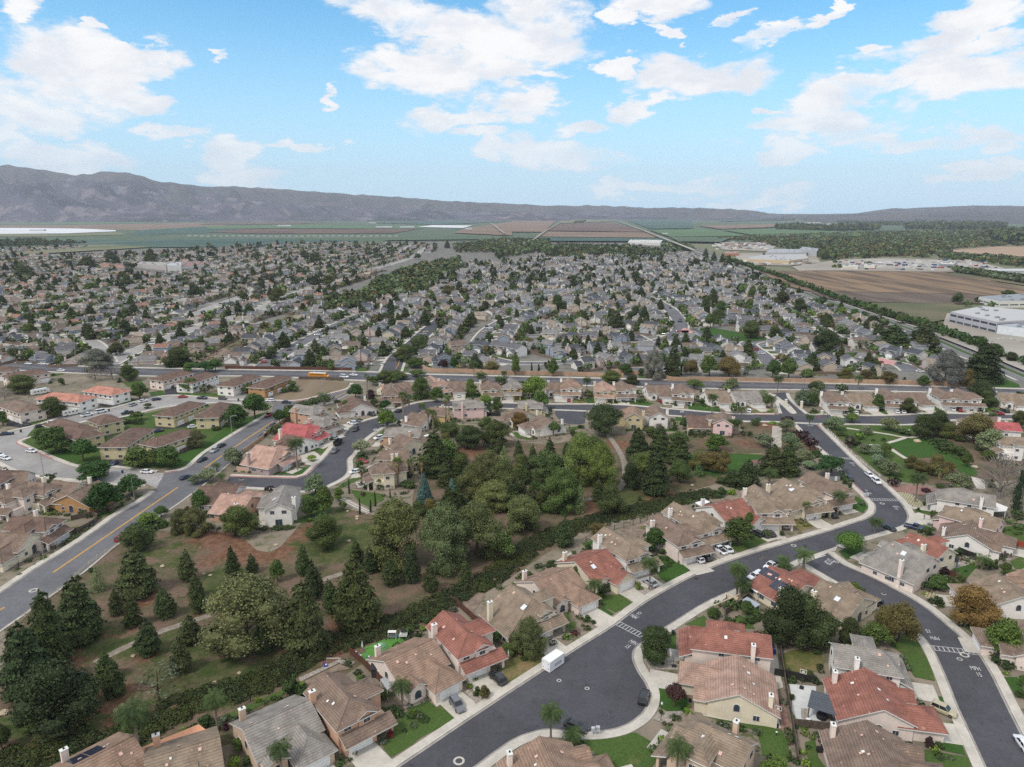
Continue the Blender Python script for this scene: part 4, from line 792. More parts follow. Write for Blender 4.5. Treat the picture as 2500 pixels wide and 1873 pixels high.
TREES = '''E:bpine,440,780,170,330 bpine,250,1010,450,420 bpine,700,560,60,380 bpine,1180,170,-190,350 pine,1000,350,140,130 pine,1140,445,200,160 pine,1415,365,130,190 pine,1710,330,60,150 pine,1275,680,400,220 pine,1630,590,370,200 pine,1545,830,560,190 pine,990,1040,760,190 pine,915,900,680,180 lpine,845,145,-60,170 doak,540,1290,780,620 spr,1365,1085,800,420 oak,20,1500,1280,150 bush,330,1330,1190,260 bush,640,1230,1050,300 pine,170,1290,1150,120
D:syc,720,620,10,740 bpine,1215,650,90,400 bpine,1650,430,-120,400 pine,1440,330,80,150 pine,1285,180,-60,180 pine,850,680,400,170 spr,60,930,760,180 bush,1190,1150,950,200 bush,1100,1060,830,170 rnd,640,1500,1420,130 pbush,530,1340,1260,70 bush,360,1310,1180,160 bbush,800,1100,1050,70 bush,1900,1220,1130,150 bush,1800,1100,1020,110 bush,1950,1290,1220,80 rbush,1940,1400,1330,70 bbush,610,1680,1560,150 bush,720,1620,1560,120
I:pine,1690,1530,1270,170 pine,2100,1530,1240,150 pine,1765,1680,1480,140 dgr,750,470,270,240 dgr,850,630,470,350 dgr,960,905,660,340 dgr,1190,770,590,250 rnd,510,390,160,290 rnd,400,330,170,200 rnd,1240,515,345,280 rnd,1520,520,335,260 rnd,1390,510,360,200 wil,1770,335,180,170 rnd,1805,920,725,170 wil,1620,1100,890,180 wil,1760,1120,870,230 olv,1870,640,535,200 olv,1740,675,590,110 olv,2090,490,350,190 oak,2110,1120,870,240 oak,1250,1260,1030,280 brt,1340,1020,930,200 rnd,1450,970,870,130 bush,740,960,900,120 bush,280,800,750,50 bush,500,780,730,80 gbush,250,1310,1240,110 bush,820,1460,1410,60 bush,700,1530,1480,70 bush,50,545,515,50
J:oak,490,620,440,220 rnd,30,700,570,130 rnd,1260,455,310,170 rnd,1720,390,270,190 rnd,2040,410,310,120 wil,1860,400,330,110 slv,870,195,0,260 doak,1590,165,0,240 oak,1170,290,150,160 gry,860,290,180,190 gry,1010,280,170,200 oak,190,410,240,260 gry,50,470,340,150 oak,330,290,190,140 bush,550,335,260,90 bush,1120,680,630,140 bush,1240,650,560,170 bush,1340,540,490,110 brt,275,115,10,100 oak,700,105,10,150 bush,455,320,285,45 bush,800,545,505,80 bush,1940,740,690,100 rnd,1700,220,130,120 dgr,1850,220,120,180 dgr,1940,205,100,120 bush,480,250,225,50 bush,1080,310,260,60
V:pine,545,1236,1198,28 pine,657,1240,1180,34 pine,678,1292,1212,42 pine,712,1312,1254,30 pine,845,1262,1205,42 pine,890,1256,1178,38 syc,860,1218,1075,128 syc,955,1225,1085,110 syc,1030,1200,1083,120 rnd,600,1255,1210,34 pine,1005,1255,1210,30 pine,770,1215,1170,34 pine,800,1235,1185,34
V:rnd,700,1150,1110,50 syc,1130,1150,1070,90 gsyc,1210,1100,1010,90 oak,1180,1040,970,80 rnd,960,1010,950,70 oak,700,1180,1120,70 pine,1220,1180,1120,40 rnd,1080,1210,1150,60 pine,930,1275,1220,36 gsyc,1400,1040,975,80 oak,1320,1110,1050,60
L:spruce,620,1480,1280,150 bpine,780,1350,1150,180 bpine,1200,1560,1330,190 pine,1650,1240,1090,120 pine,1300,1450,1290,120 oak,1780,1560,1420,170 bush,750,1580,1480,190 bush,1400,1590,1520,150 bush,900,1600,1500,170 brn,400,1620,1480,150 brn,1560,1330,1210,120 syc,1010,1570,1300,420 oak,720,1230,1040,230 gsyc,1990,1250,860,360 oak,1180,1340,1150,220 rnd,700,1420,1260,190 rnd,1650,1420,1270,150 oak,1500,1560,1400,170 oak,1300,1200,1040,170 bpine,450,1240,830,310 spruce,350,1540,1230,190 bpine,560,1350,1120,200 bpine,690,1230,1060,190 bpine,590,1630,1360,190 bpine,680,1600,1340,180 pine,1080,1035,870,105 lpine,1130,1135,960,150 pine,1270,1105,910,112 pine,1410,1170,950,112 pine,1480,1235,1030,110 pine,1575,1125,890,135 pine,1340,1330,1130,140 pine,1560,1485,1240,135 pine,1640,1605,1350,180 pine,1745,1390,1180,125 pine,1820,1515,1270,130 lpine,1870,1615,1330,145 pine,2060,1500,1290,155 pine,1740,1065,930,95 bpine,1385,1625,1410,210 pine,1150,1560,1380,135 pine,960,1560,1380,140 syc,860,1500,1100,340 syc,1120,1480,1090,340 syc,980,1300,1000,330 gsyc,1860,1330,810,330 gsyc,2060,1400,920,330 rnd,1430,1440,1300,130 oak,1040,965,710,290 doak,780,985,760,290 oak,600,860,730,230 oak,500,800,740,140 brn,560,1010,840,160 gsyc,310,490,275,195 rnd,470,525,385,165 brt,800,480,300,115 brt,820,445,360,90 rnd,1490,605,415,190 brt,1430,505,280,250 brt,1370,470,320,140 aut,1280,780,630,200 rnd,1610,850,720,160 bbush,935,640,585,60 bush,985,650,480,70 brt,950,570,460,150 oak,1060,620,480,110 rnd,250,190,95,200 oak,120,120,0,160 rnd,270,285,215,180 oak,80,310,215,200 brt,690,130,40,90 dgr,640,205,85,100 pur,530,210,110,120 brn,1010,240,130,150 rnd,1240,270,65,110 rnd,1610,280,105,110 oak,1560,250,130,80 dcyp,1400,230,140,30 dcyp,1470,235,155,40 dgr,2075,165,75,100 bbush,800,560,700,60 bush,200,1370,1280,150 bush,1800,870,800,90 bush,1880,790,750,90 bush,880,470,430,50 bush,1240,110,30,60 oak,1960,480,440,90 bush,1420,880,850,40 bush,100,760,700,60 bush,700,1120,1010,150 bush,1230,1620,1500,170 oak,950,800,680,150 rnd,430,780,690,120 bush,1000,1010,950,110
M:bpine,430,1095,800,245 bpine,640,1080,770,235 bpine,820,1125,850,265 bpine,600,1425,1010,295 oak,840,1310,1090,235 brt,1200,1015,850,245 rnd,830,980,820,220 brn,1260,1240,1000,130 brn,1130,1205,1015,260 brn,1030,1190,1040,200 lpine,1025,1255,1110,125 olv,1660,960,840,200 olv,1890,830,700,165 olv,1910,900,830,150 olv,1925,985,860,200 olv,2070,1120,1000,185 olv,2110,1190,1110,150 bpine,1750,1235,960,290 bpine,1900,1240,940,245 bpine,1500,1375,1110,265 bpine,1350,1345,1210,180 doak,370,1375,1130,190 oak,500,1170,1030,300 doak,110,840,545,370 slv,590,300,10,200 bpine,770,285,-20,170 brn,770,285,60,100 brn,950,265,110,155 rnd,1130,280,70,200 brn,1330,285,80,250 rnd,1750,300,110,155 rnd,1910,305,100,190 rnd,2090,295,210,150 oak,160,350,215,210 doak,370,355,260,145 rnd,980,400,310,190 olv,1355,400,290,140 oak,1290,420,360,110 dgr,1610,740,680,45 dcyp,855,270,150,40 dgr,60,160,75,90 dgr,310,260,150,150 bush,470,270,190,100 gry,640,850,730,140 rnd,880,800,680,90 oak,560,860,770,130 bush,790,810,710,60 rnd,1380,640,540,90 olv,1660,500,410,130 rnd,1700,590,470,90 bbush,1720,630,605,60 bbush,1750,620,590,50 olv,2040,565,410,160 rnd,2150,570,440,120 doak,2160,450,330,120 bush,2160,640,600,90 pur,1900,725,675,95 bbush,1760,740,720,120 pur,2050,900,830,90 pur,2120,960,880,110 bush,1060,440,400,60 bush,1060,540,480,70 bush,800,570,510,50 bush,460,540,490,60 rnd,1000,110,0,180 rnd,1560,210,150,80 bush,1480,270,220,60 brt,1610,200,145,90 oak,930,100,10,150 bush,1480,1370,1290,90 bush,1250,1440,1360,150 bbush,1330,1430,1380,120 bush,1530,870,810,70 bush,1170,870,830,100 bush,450,1500,1440,60 bush,1600,1260,1160,120 bush,1230,830,790,60 bush,1260,1330,1270,170
H:olv,320,925,800,185 brt,480,855,770,125 olv,800,925,810,195 olv,600,965,880,125 brt,545,1005,940,95 pur,455,1080,975,75 olv,590,1130,1040,130 olv,700,1160,1050,140 rnd,770,1165,1035,115 olv,700,1235,1140,135 olv,760,1280,1180,130 olv,830,1330,1200,195 doak,1130,985,780,260 doak,1250,950,750,200 oak,1330,990,860,160 brn,1560,1040,760,310 olv,1720,1115,920,265 rnd,1510,1250,1120,105 brn,1000,1260,1150,115 brn,1090,1315,1190,160 brn,1230,1330,1150,190 brn,1340,1300,1200,110 gry,1800,1540,1130,470 dcyp,1950,1640,1290,110 gry,2010,1300,1180,90 olv,1410,1450,1300,240 olv,1500,1440,1330,130 pur,850,1425,1350,95 pbush,1140,1480,1430,110 rnd,710,745,600,125 oak,980,765,640,135 bush,460,785,700,90 oak,1690,705,570,160 doak,1640,665,480,250 doak,225,245,10,250 bpine,840,200,-20,330 bpine,1110,205,-40,310 slv,1310,520,190,280 bpine,1640,480,150,340 rnd,1740,280,140,150 oak,1440,480,300,110 brn,1510,540,380,110 olv,170,565,480,160 rnd,385,585,510,90 olv,60,690,560,160 olv,130,640,540,110 brn,410,475,370,145 brn,610,485,380,145 brn,790,505,390,140 rnd,1120,525,430,115 rnd,80,465,370,135 rnd,670,360,270,120 bush,390,390,340,80 dgr,1560,160,90,130 dgr,1350,90,30,130 dgr,1450,110,40,130 dgr,1640,170,80,110 bush,950,480,440,50 bush,130,770,740,90 bush,670,1020,995,50 bush,760,1020,985,60 rnd,1880,1000,910,110 doak,1970,900,740,140 bush,380,970,920,110 bush,530,1060,1010,120 bush,610,1080,1050,110 bush,1330,1110,1000,200 bush,1440,1150,1060,180 bush,1280,1040,980,120 bush,1440,1020,940,120 bush,950,960,900,140 bbush,290,380,340,60 bush,1730,1440,1350,70 doak,2060,1500,1290,130 bush,1740,790,765,130 bush,1990,620,560,110 bush,1260,1450,1400,130 bush,260,870,830,110 bush,700,470,430,60 rnd,1700,1190,1100,140 oak,1850,980,900,130
K:dgr,265,450,230,250 dgr,90,525,325,240 dgr,490,505,370,130 brt,560,460,365,120 rnd,215,225,130,135 rnd,385,240,150,90 bush,610,205,100,140 bush,530,215,165,80 dgr,1170,265,140,160 rnd,1085,380,285,105 brt,1455,515,375,195 dgr,1440,375,285,115 oak,975,560,455,115 olv,1225,775,640,185 bush,1225,820,740,150 bush,1210,900,820,100 olv,75,865,720,175 olv,815,1130,950,215 rnd,885,1300,1060,190 rnd,770,1330,1160,180 oak,145,1490,1240,290 cyp,1115,1125,1000,30 cyp,1212,1312,1165,30 cyp,1350,1240,1105,30 cyp,1308,1292,1180,34 cyp,1483,1160,1080,24 rnd,1020,1190,1070,110 bush,660,370,330,110 bush,720,345,300,110 bush,790,320,285,110 bush,600,395,350,80 rnd,560,390,360,60 pur,1310,310,190,110 bush,1005,305,270,80 rnd,1330,150,70,110 oak,1430,130,10,170 rnd,1520,130,40,140 bbush,780,830,770,110 bush,840,655,630,50 bush,880,650,620,30 bush,440,905,870,60 bush,1385,1080,990,120 bush,1630,1060,990,140 bush,1275,1080,1010,90 bush,1205,470,445,70 pur,400,1120,1060,80 bush,470,1440,1400,130 bush,360,1450,1410,90 bush,560,1440,1400,110 rnd,440,590,520,110 rnd,460,560,510,80 bush,1300,1010,980,50 brt,190,220,160,70 oak,1060,1270,1190,60 oak,1740,1330,1200,160 oak,1900,1420,1250,180 pine,1990,1300,1130,130
A:wil,1365,680,375,290 rnd,1100,590,500,110 rnd,1190,700,600,130 bbush,870,980,930,60 bush,930,1040,960,90 brn,990,1060,960,90 rnd,120,1080,990,120 bush,220,1210,1110,130 bush,200,1280,1220,60 rbush,190,1400,1330,70 rnd,350,510,450,100 bbush,470,490,440,70 bush,420,470,430,50 bush,490,420,370,100 gbush,720,330,270,90 bush,600,360,330,80 bush,1060,500,450,80 bush,1870,410,350,90 bush,1920,430,390,60 bush,540,1020,990,40 bush,600,1090,1060,40 dgr,1090,500,440,50
F:dgr,1040,865,665,210 rnd,1750,815,580,295 rnd,1845,690,530,100 bush,590,1250,1120,95 bbush,910,1190,1120,70 rnd,380,1130,980,110 bush,730,1210,1170,40 rnd,540,1180,1100,70 bush,640,1200,1130,80 bush,1590,1330,1290,60 bush,1560,1420,1330,120 rnd,1540,1440,1350,90 rnd,1720,1350,1290,110 bush,1640,1310,1270,60 bush,1680,1500,1420,130 bush,1560,1500,1440,90 rnd,1830,1400,1290,140 rnd,1900,1420,1350,110 bush,480,840,790,70 bush,150,980,930,80 bush,250,990,960,70 bush,1110,890,840,90 bush,710,920,870,70 bush,1060,920,880,60 rnd,330,800,780,60 brn,550,700,620,150 bush,2000,740,680,120 bush,1210,910,860,60 gbush,1400,1100,1080,30 bush,1330,440,410,110 bush,1450,420,380,90 bush,1600,400,330,90 bbush,1720,380,320,50
B:doak,530,745,470,320 pur,690,1140,950,190 doak,1560,600,330,300 doak,1640,590,120,380 doak,1800,590,200,420 doak,1960,600,330,270 rnd,1500,480,330,140 cyp,1740,570,310,70 rnd,1060,280,240,60 rnd,1010,380,300,100 rnd,1200,290,240,80 bush,1140,300,250,100 bush,1160,460,390,120 bush,1060,450,390,90 bush,1290,300,230,110 bush,1330,420,340,120 bush,570,1210,1160,60 bush,590,780,750,40 bush,820,1100,1060,40 bbush,790,1190,1150,80 rnd,570,1500,1450,60 bush,640,1490,1450,60 bush,1660,870,790,60 bush,1690,1080,1010,60 bbush,1700,1260,1200,50 bush,1670,1600,1500,70 bush,1680,1470,1400,60 brt,1560,1760,1600,260 bush,1700,890,850,110 bush,1880,900,870,90 brn,600,1300,1270,40 bush,1400,400,350,90 rnd,1240,440,380,90
C:brn,850,590,260,330 brn,700,560,290,200 rnd,650,610,440,280 doak,420,600,380,180 brt,470,185,80,110 aut,1500,430,140,390 brt,1745,710,400,300 bush,1760,770,690,280 bush,1180,260,190,160 rnd,1180,120,30,170 bush,1280,110,50,120 bush,1890,1060,990,110 rnd,1900,970,880,80 pur,1110,1500,1400,80 bush,1190,1500,1440,80 bush,1180,1400,1370,50 bush,90,870,830,90 doak,1860,310,240,180 rnd,1840,90,20,110 bbush,1370,90,60,60 bush,330,860,840,60 bush,830,1390,1370,60 bush,530,150,110,80
G:mush,740,1165,1010,200 umb,590,530,380,270 olv,420,480,420,120 olv,370,400,320,150 bush,440,380,340,120 bush,880,1290,1255,50 bush,960,1340,1290,50 bush,930,1290,1260,40 gbush,980,1350,1310,50 rnd,1450,1450,1340,170 bush,1560,1400,1350,110 pur,1500,1340,1280,70 bush,1620,1140,1080,80 bush,1680,1170,1130,80 bush,1620,1180,1100,70 bush,1760,1200,1160,30 bush,1920,1290,1200,60 rnd,2000,1350,1240,110 rnd,2070,1390,1300,100 rnd,2030,920,880,90 bush,2110,880,810,160 rnd,2110,970,930,80 rbush,235,920,840,60 bush,180,960,910,70 bush,190,1020,980,70 bush,290,810,780,60 bush,190,730,690,110 bush,1340,780,740,40 bush,700,600,560,50 bush,740,640,590,50 bbush,745,660,640,30 bush,1380,1020,950,60 bush,1300,820,790,50 rnd,380,1110,1100,20 pur,370,230,180,90 pur,430,290,230,100 pur,350,210,170,80 pur,240,90,60,70 bush,470,370,310,90 bush,1860,1290,1190,90'''
PALMS = '''E:q,1205,1650,1190
D:q,462,1345,1080 q,1010,1760,1500
A:q,287,1145,960 q,1558,1470,1190 q,1742,1490,1385 s,1730,510,460 s,1690,440,410
F:q,997,1190,960 q,530,1290,1140 q,1745,1245,1010 q,1795,1265,1150 s,330,1560,1510
G:q,645,855,690 s,370,1290,1170 s,205,1285,1210 f,380,920,775 q,945,1010,905 s,1370,1020,960 q,1180,0,-60 s,1810,1300,1210 k,1450,620,520
H:q,1045,1570,1345 k,1250,1440,1295 s,1510,725,645 s,530,555,450 q,95,880,800 s,690,660,600
M:q,1158,640,475 q,1798,455,295 q,1335,850,720 q,1375,850,725 q,1410,850,720 s,1720,1350,1225 s,1740,590,490 s,1450,650,590 s,1510,270,190 q,1580,760,720
L:f,145,765,470 f,205,640,475 f,385,855,620 f,432,855,630 f,560,770,500 f,590,700,490 q,1080,440,300 q,1112,460,310 q,905,440,265 q,835,300,155 k,85,1320,1110 k,200,1260,1120 k,300,1240,1110 q,1300,440,340 q,1130,280,240 q,1940,450,310 s,320,620,560
K:t,1290,405,70 c,890,335,245 f,1600,510,240 f,1655,505,260 f,1830,610,390 f,1872,610,400 q,650,910,665 k,1555,1060,840 k,1690,1010,840 k,1770,1010,830 k,1228,1040,905 s,1780,360,320 q,1340,340,290
B:q,705,1790,1490 q,1630,0,-60 q,1225,80,-30 s,1265,190,90
I:s,1950,560,500 s,1990,650,590
C:s,1380,90,60
N:q,1160,690,595 q,430,690,650 s,990,530,505 s,1460,480,410 s,270,560,520'''
PLANTS = []; PALML = []
for line in TREES.split('\n'):
    c, rest = line.split(':')
    for q in rest.split():
        k, x, y, ty, wpx = q.split(','); X, Y = g(c, float(x), float(y)); dep = proj(X, Y)[2]
        d = ray(*src(c, float(x), float(ty))); h = CAMH + d[2] * Y / d[1]; wm = float(wpx) / CR[c][2] * dep / FPX
        f_ = 1.0 if k in ('bush', 'bbush', 'pbush', 'gbush', 'rbush', 'cyp', 'dcyp') else 1.22; PLANTS.append([k, X, Y, max(h, .6) * (1.04 if f_ > 1 else 1), wm * f_])
for line in PALMS.split('\n'):
    c, rest = line.split(':')
    for q in rest.split():
        k, x, y, ty = q.split(','); X, Y = g(c, float(x), float(y)); d = ray(*src(c, float(x), float(ty))); PALML.append([k, X, Y, max(CAMH + d[2] * Y / d[1], 2.)])
# ------------------------------------------------------------------ buildings
class Hs:
    """collects the wings of one house, local metres; tf bends local coordinates (mirroring)"""
    def __init__(s, tf=lambda x, y: (x, y)): s.w = MB(); s.r = MB(); s.c = MB(); s.tf = tf; s.wins = []; s.doors = []; s.chim = []
    def wing(s, axis, u0, u1, v0, v1, vr, zr, slope, hip=(0, 0), oh=.55, wz=0, slopeb=None, wall=True):
        sb = slopeb or slope; za = zr - slope * (vr - v0); zb = zr - sb * (v1 - vr)
        T = (lambda u, v, z: (*s.tf(u, v), z)) if axis == 'x' else (lambda u, v, z: (*s.tf(v, u), z))
        va, vb = v0 - oh, v1 + oh; ea, eb = za - slope * oh, zb - sb * oh
        a0 = u0 - (oh if hip[0] else .4); a1 = u1 + (oh if hip[1] else .4); r0 = u0 + hip[0] if hip[0] else a0; r1 = u1 - hip[1] if hip[1] else a1
        P = [(a0, va, ea), (a1, va, ea), (a1, vb, eb), (a0, vb, eb), (r0, vr, zr), (r1, vr, zr)]
        top = [T(u, v, z + .12) for u, v, z in P]; bot = [T(u, v, z - .1) for u, v, z in P]
        s.r.add(top, [(0, 1, 5, 4), (2, 3, 4, 5), (1, 2, 5), (3, 0, 4)] if hip[0] and hip[1] else ([(0, 1, 5, 4), (2, 3, 4, 5)] + ([(3, 0, 4)] if hip[0] else []) + ([(1, 2, 5)] if hip[1] else [])), 0)
        rim = [0, 1] + ([] if hip[1] else [5]) + [2, 3] + ([] if hip[0] else [4])
        s.r.add(top + bot, [(rim[i], rim[(i + 1) % len(rim)], rim[(i + 1) % len(rim)] + 6, rim[i] + 6) for i in range(len(rim))] + [(6, 7, 11, 10), (8, 9, 10, 11)], 1)
        ed = [(4, 5)] + ([(4, 0), (4, 3)] if hip[0] else []) + ([(5, 1), (5, 2)] if hip[1] else [])
        for i, j in ed: s.c.tube([Vector(top[i]) + Vector((0, 0, .02)), Vector(top[j]) + Vector((0, 0, .02))], .11, 4, cap=False)
        if wall:
            A = [(v0, wz), (v1, wz), (v1, zb), (vr, zr), (v0, za)]; B = [(v0, wz), (v1, wz), (v1, zb), (v0, za)]
            for u, h in ((u0, hip[0]), (u1, hip[1])):
                q = B if h else A; s.w.add([T(u, v, z) for v, z in q], [tuple(range(len(q)))])
            s.w.add([T(u0, v0, wz), T(u1, v0, wz), T(u1, v0, za), T(u0, v0, za)], [(0, 1, 2, 3)]); s.w.add([T(u0, v1, wz), T(u1, v1, wz), T(u1, v1, zb), T(u0, v1, zb)], [(0, 1, 2, 3)])
        return za, zb
    def shed(s, x0, x1, y0, y1, zlo, zhi, low):
        """lean-to roof; low = side of the low edge ('x1', 'y0' ...)"""
        o = .5; X0, X1, Y0, Y1 = x0, x1, y0, y1
        if low == 'x1': X1 += o; Y0 -= .35; Y1 += .35; z = lambda x, y: zhi + (zlo - zhi) * (x - x0) / (x1 - x0)
        else: Y0 -= o; X0 -= .35; X1 += .35; z = lambda x, y: zhi + (zlo - zhi) * (y1 - y) / (y1 - y0)
        P = [(X0, Y0), (X1, Y0), (X1, Y1), (X0, Y1)]; V = [(*s.tf(x, y), z(x, y) + .12) for x, y in P] + [(*s.tf(x, y), z(x, y) - .1) for x, y in P]
        s.r.add(V, [(0, 1, 2, 3)], 0); s.r.add(V, [(7, 6, 5, 4)] + [(i, (i + 1) % 4, (i + 1) % 4 + 4, i + 4) for i in range(4)], 1)
    def box(s, x0, x1, y0, y1, z0, z1):
        V = [(*s.tf(x, y), z) for z in (z0, z1) for x, y in ((x0, y0), (x1, y0), (x1, y1), (x0, y1))]
        s.w.add(V, [(0, 1, 5, 4), (1, 2, 6, 5), (2, 3, 7, 6), (3, 0, 4, 7), (4, 5, 6, 7)])
    def win(s, x, y, z, w, h, nx, ny, arch=False): s.wins.append((*s.tf(x, y), z, w, h, (s.tf(x + nx, y + ny)[0] - s.tf(x, y)[0], s.tf(x + nx, y + ny)[1] - s.tf(x, y)[1]), arch))
    def door(s, x, y, w, nx, ny, h=2.3): s.doors.append((*s.tf(x, y), 0, w, h, (s.tf(x + nx, y + ny)[0] - s.tf(x, y)[0], s.tf(x + nx, y + ny)[1] - s.tf(x, y)[1]), False))
    def chimney(s, x, y, z, a=1.25, b=.8): s.chim.append((*s.tf(x, y), z, a, b))
def winmesh(w, h, arch, pane, c={}):
    k = (w, h, arch, pane)
    if k in c: return c[k]
    mb = MB(); y = -.09 if pane else -.06; iw = w / 2 - (.09 if pane else 0); z0 = .09 if pane else 0; z1 = h - (.09 if pane else 0)
    if arch:
        P = [(-iw, z0), (iw, z0)] + [(iw * math.cos(t * math.pi / 10), z1 - iw + iw * math.sin(t * math.pi / 10)) for t in range(11)]
        n = len(P); mb.add([(x, y, z) for x, z in P] + [(x, 0, z) for x, z in P], [tuple(range(n))] + [(i, i + n, (i + 1) % n + n, (i + 1) % n) for i in range(n)])
    elif pane:
        mb.box(-iw, -.035, y, 0, z0, z1); mb.box(.035, iw, y, 0, z0, z1)
    else: mb.box(-iw, iw, y, 0, z0, z1, 0, True)
    me = bpy.data.meshes.new('window'); me.from_pydata(mb.V, [], mb.F); me.materials.append(GLASS if pane else TRIM); me.update(); c[k] = me; return me
def doormesh(w, h, c={}):
    if (w, h) in c: return c[(w, h)]
    mb = MB(); n = 4
    for i in range(n): mb.box(-w / 2, w / 2, -.05, 0, h * i / n + .015, h * (i + 1) / n - .015, 0, True)
    mb.box(-w / 2, w / 2, -.025, 0, 0, h)
    me = bpy.data.meshes.new('garage_door'); me.from_pydata(mb.V, [], mb.F); me.materials.append(DOORW); me.update(); c[(w, h)] = me; return me
def chimparts(h, root_roof, wc):
    for x, y, z, a, b in h.chim:
        mb = MB(); mb.box(x - a / 2, x + a / 2, y - b / 2, y + b / 2, 0, z)
        mb.box(x - a / 2 - .08, x + a / 2 + .08, y - b / 2 - .08, y + b / 2 + .08, z, z + .14, 1, True); mb.tube([(x, y, z + .14), (x, y, z + .4)], .17, 6, 2)
        mb.build('chimney', [WALL, TRIM, METAL], root_roof, tuple(min(1, c * 1.08) for c in wc[:3]) + (1,))
def finish(h, root, rc, wc, dr=None):
    h.w.build('wall', WALL, root, wc); ro = h.r.build('roof', [ROOF, TRIM], root, rc)
    h.c.build('ridge_cap', ROOF, ro, tuple(min(1, c * 1.12) for c in rc[:3]) + (1,)); chimparts(h, ro, wc)
    for x, y, z, w, hh, nv, ar in h.wins:
        a = math.atan2(nv[1], nv[0]) + math.pi / 2; o = obj('window', winmesh(w, hh, ar, False), root); o.location = (x, y, z); o.rotation_euler = (0, 0, a)
        obj('pane', winmesh(w, hh, ar, True), o)
    for x, y, z, w, hh, nv, ar in h.doors:
        a = math.atan2(nv[1], nv[0]) + math.pi / 2; o = obj('garage_door', doormesh(w, hh), root); o.location = (x, y, .02); o.rotation_euler = (0, 0, a)
    return ro
def fill1(h, L, gar='hip', win=True, entry=True, gf=-11):
    h.wing('x', 0, L, -5.6, 7.3, 0, 6.2, .46); g0, g1 = L - 6.9, L - .3
    h.wing('y', gf, -3.2, g0, g1, (g0 + g1) / 2, 4.85, .58, (3.4, 0) if gar == 'hip' else (0, 0)); h.door(g1 - 3.3, gf, 4.8, 0, -1)
    if entry: h.wing('y', -8, -4.5, .7, 4.4, 2.55, 4.25, .55); h.win(2.5, -8, .7, 1.7, 2.0, 0, -1, True)
    h.chimney(1.6, 6.0, 5.9, 1.15, .75)
    if win:
        for x in (2.5, 6.3, 9.6): h.win(x, 7.3, .9, 1.6, 1.2, 0, 1)
        h.win(0, 3.5, .9, 1.3, 1.2, -1, 0); h.win(0, -.2, 2.2, 1.3, 1.7, -1, 0, True); h.win(L, 3.8, .9, 1.3, 1.2, 1, 0); h.win(L, -2.6, .9, 1.2, 1.1, 1, 0); h.win(L, .5, .1, 1.8, 2.7, 1, 0, True); h.win(L, 6, .9, 1.0, 1.0, 1, 0); h.win(g0, -7, .9, 1.0, 1.1, -1, 0)
def fill2(h, L, wide=4.0, win=True, low=False):
    """two storeys; ridge from back (x=0) to front (x=L); extra wing on +y"""
    f = L + 2.8
    if low: h.wing('x', -.5, f, -8.6, 4.0, 0, 7.8, .55, (0, 3.2), slopeb=.56)
    else: h.wing('x', -.5, f, -wide, wide, 0, 7.7, .56, (0, 3.1))
    h.wing('y', 0, 6.9, 4.2, L - 1, (3.2 + L) / 2, 7.3, .50, (0, 2.6))
    h.wing('x', L - 1.5, f + .25, .1, 3.3, 1.7, 6.5, .55, oh=.35)                       # small gable over the front window
    h.shed(f, f + 2.3, -3.6, 6.4, 2.75, 3.75, 'x1'); h.box(f - .1, f + 1.5, -3.5, 2.9, 0, 2.9); h.box(f + 1.5, f + 2.0, 5.6, 6.2, 0, 2.7); h.box(L - 1, f, 3.9, 6.2, 0, 2.9)
    h.door(f + 1.5, -.4, 4.8, 1, 0); h.chimney(3.2, -wide - .35 if not low else -8.4, 7.8, .8, 1.15)
    if win:
        h.win(f + .25, 1.7, 4.0, 1.5, 1.3, 1, 0); h.win(f, -2.1, 4.0, 1.6, 1.1, 1, 0); h.win(f, 4.9, .5, 1.2, 2.1, 1, 0)
        ys = -wide if not low else -8.6; z2 = 4.0 if not low else 1.0
        for x in (2.2, 6.2, 9.5): h.win(x, ys, z2, 1.2, 1.0, 0, -1)
        h.win(5.0, ys, 1.0, 1.4, 1.2, 0, -1); h.win(-.5, -1.8, 4.0, 1.6, 1.2, -1, 0); h.win(-.5, 1.8, 4.0, 1.4, 1.2, -1, 0); h.win(-.5, 0, .3, 2.2, 2.0, -1, 0); h.win(6.5, 6.9, 3.9, 1.4, 1.1, 0, 1); h.win(6.5, 6.9, .9, 1.4, 1.1, 0, 1)
rc_ = {'p': (S(142, 118, 102), 'brown-pink tile'), 'g': (S(136, 130, 124), 'grey tile'), 'r': (S(140, 94, 82), 'red tile'), 't': (S(134, 118, 102), 'tan-brown tile'), 'b': (S(122, 104, 92), 'brown tile'), 's': (S(172, 140, 126), 'salmon tile'), 'R': (S(166, 90, 90), 'bright red'), 'k': (S(108, 88, 78), 'dark brown tile'), 'o': (S(176, 124, 108), 'orange tile'), 'c': (S(160, 132, 118), 'light brown tile')}
wc_ = {'w': (S(236, 231, 224), 'white'), 'c': (S(228, 216, 192), 'cream'), 'p': (S(230, 213, 202), 'pale pink'), 'y': (S(204, 190, 152), 'pale yellow'), 'o': (S(204, 164, 138), 'peach'), 't': (S(206, 180, 158), 'tan'), 'm': (S(170, 152, 150), 'mauve'), 'Y': (S(208, 182, 128), 'yellow'), 'k': (S(226, 196, 192), 'pink'), 'O': (S(178, 136, 92), 'orange-tan')}
OCC = []     # taken ground (x, y, radius)
DRIV = MB()
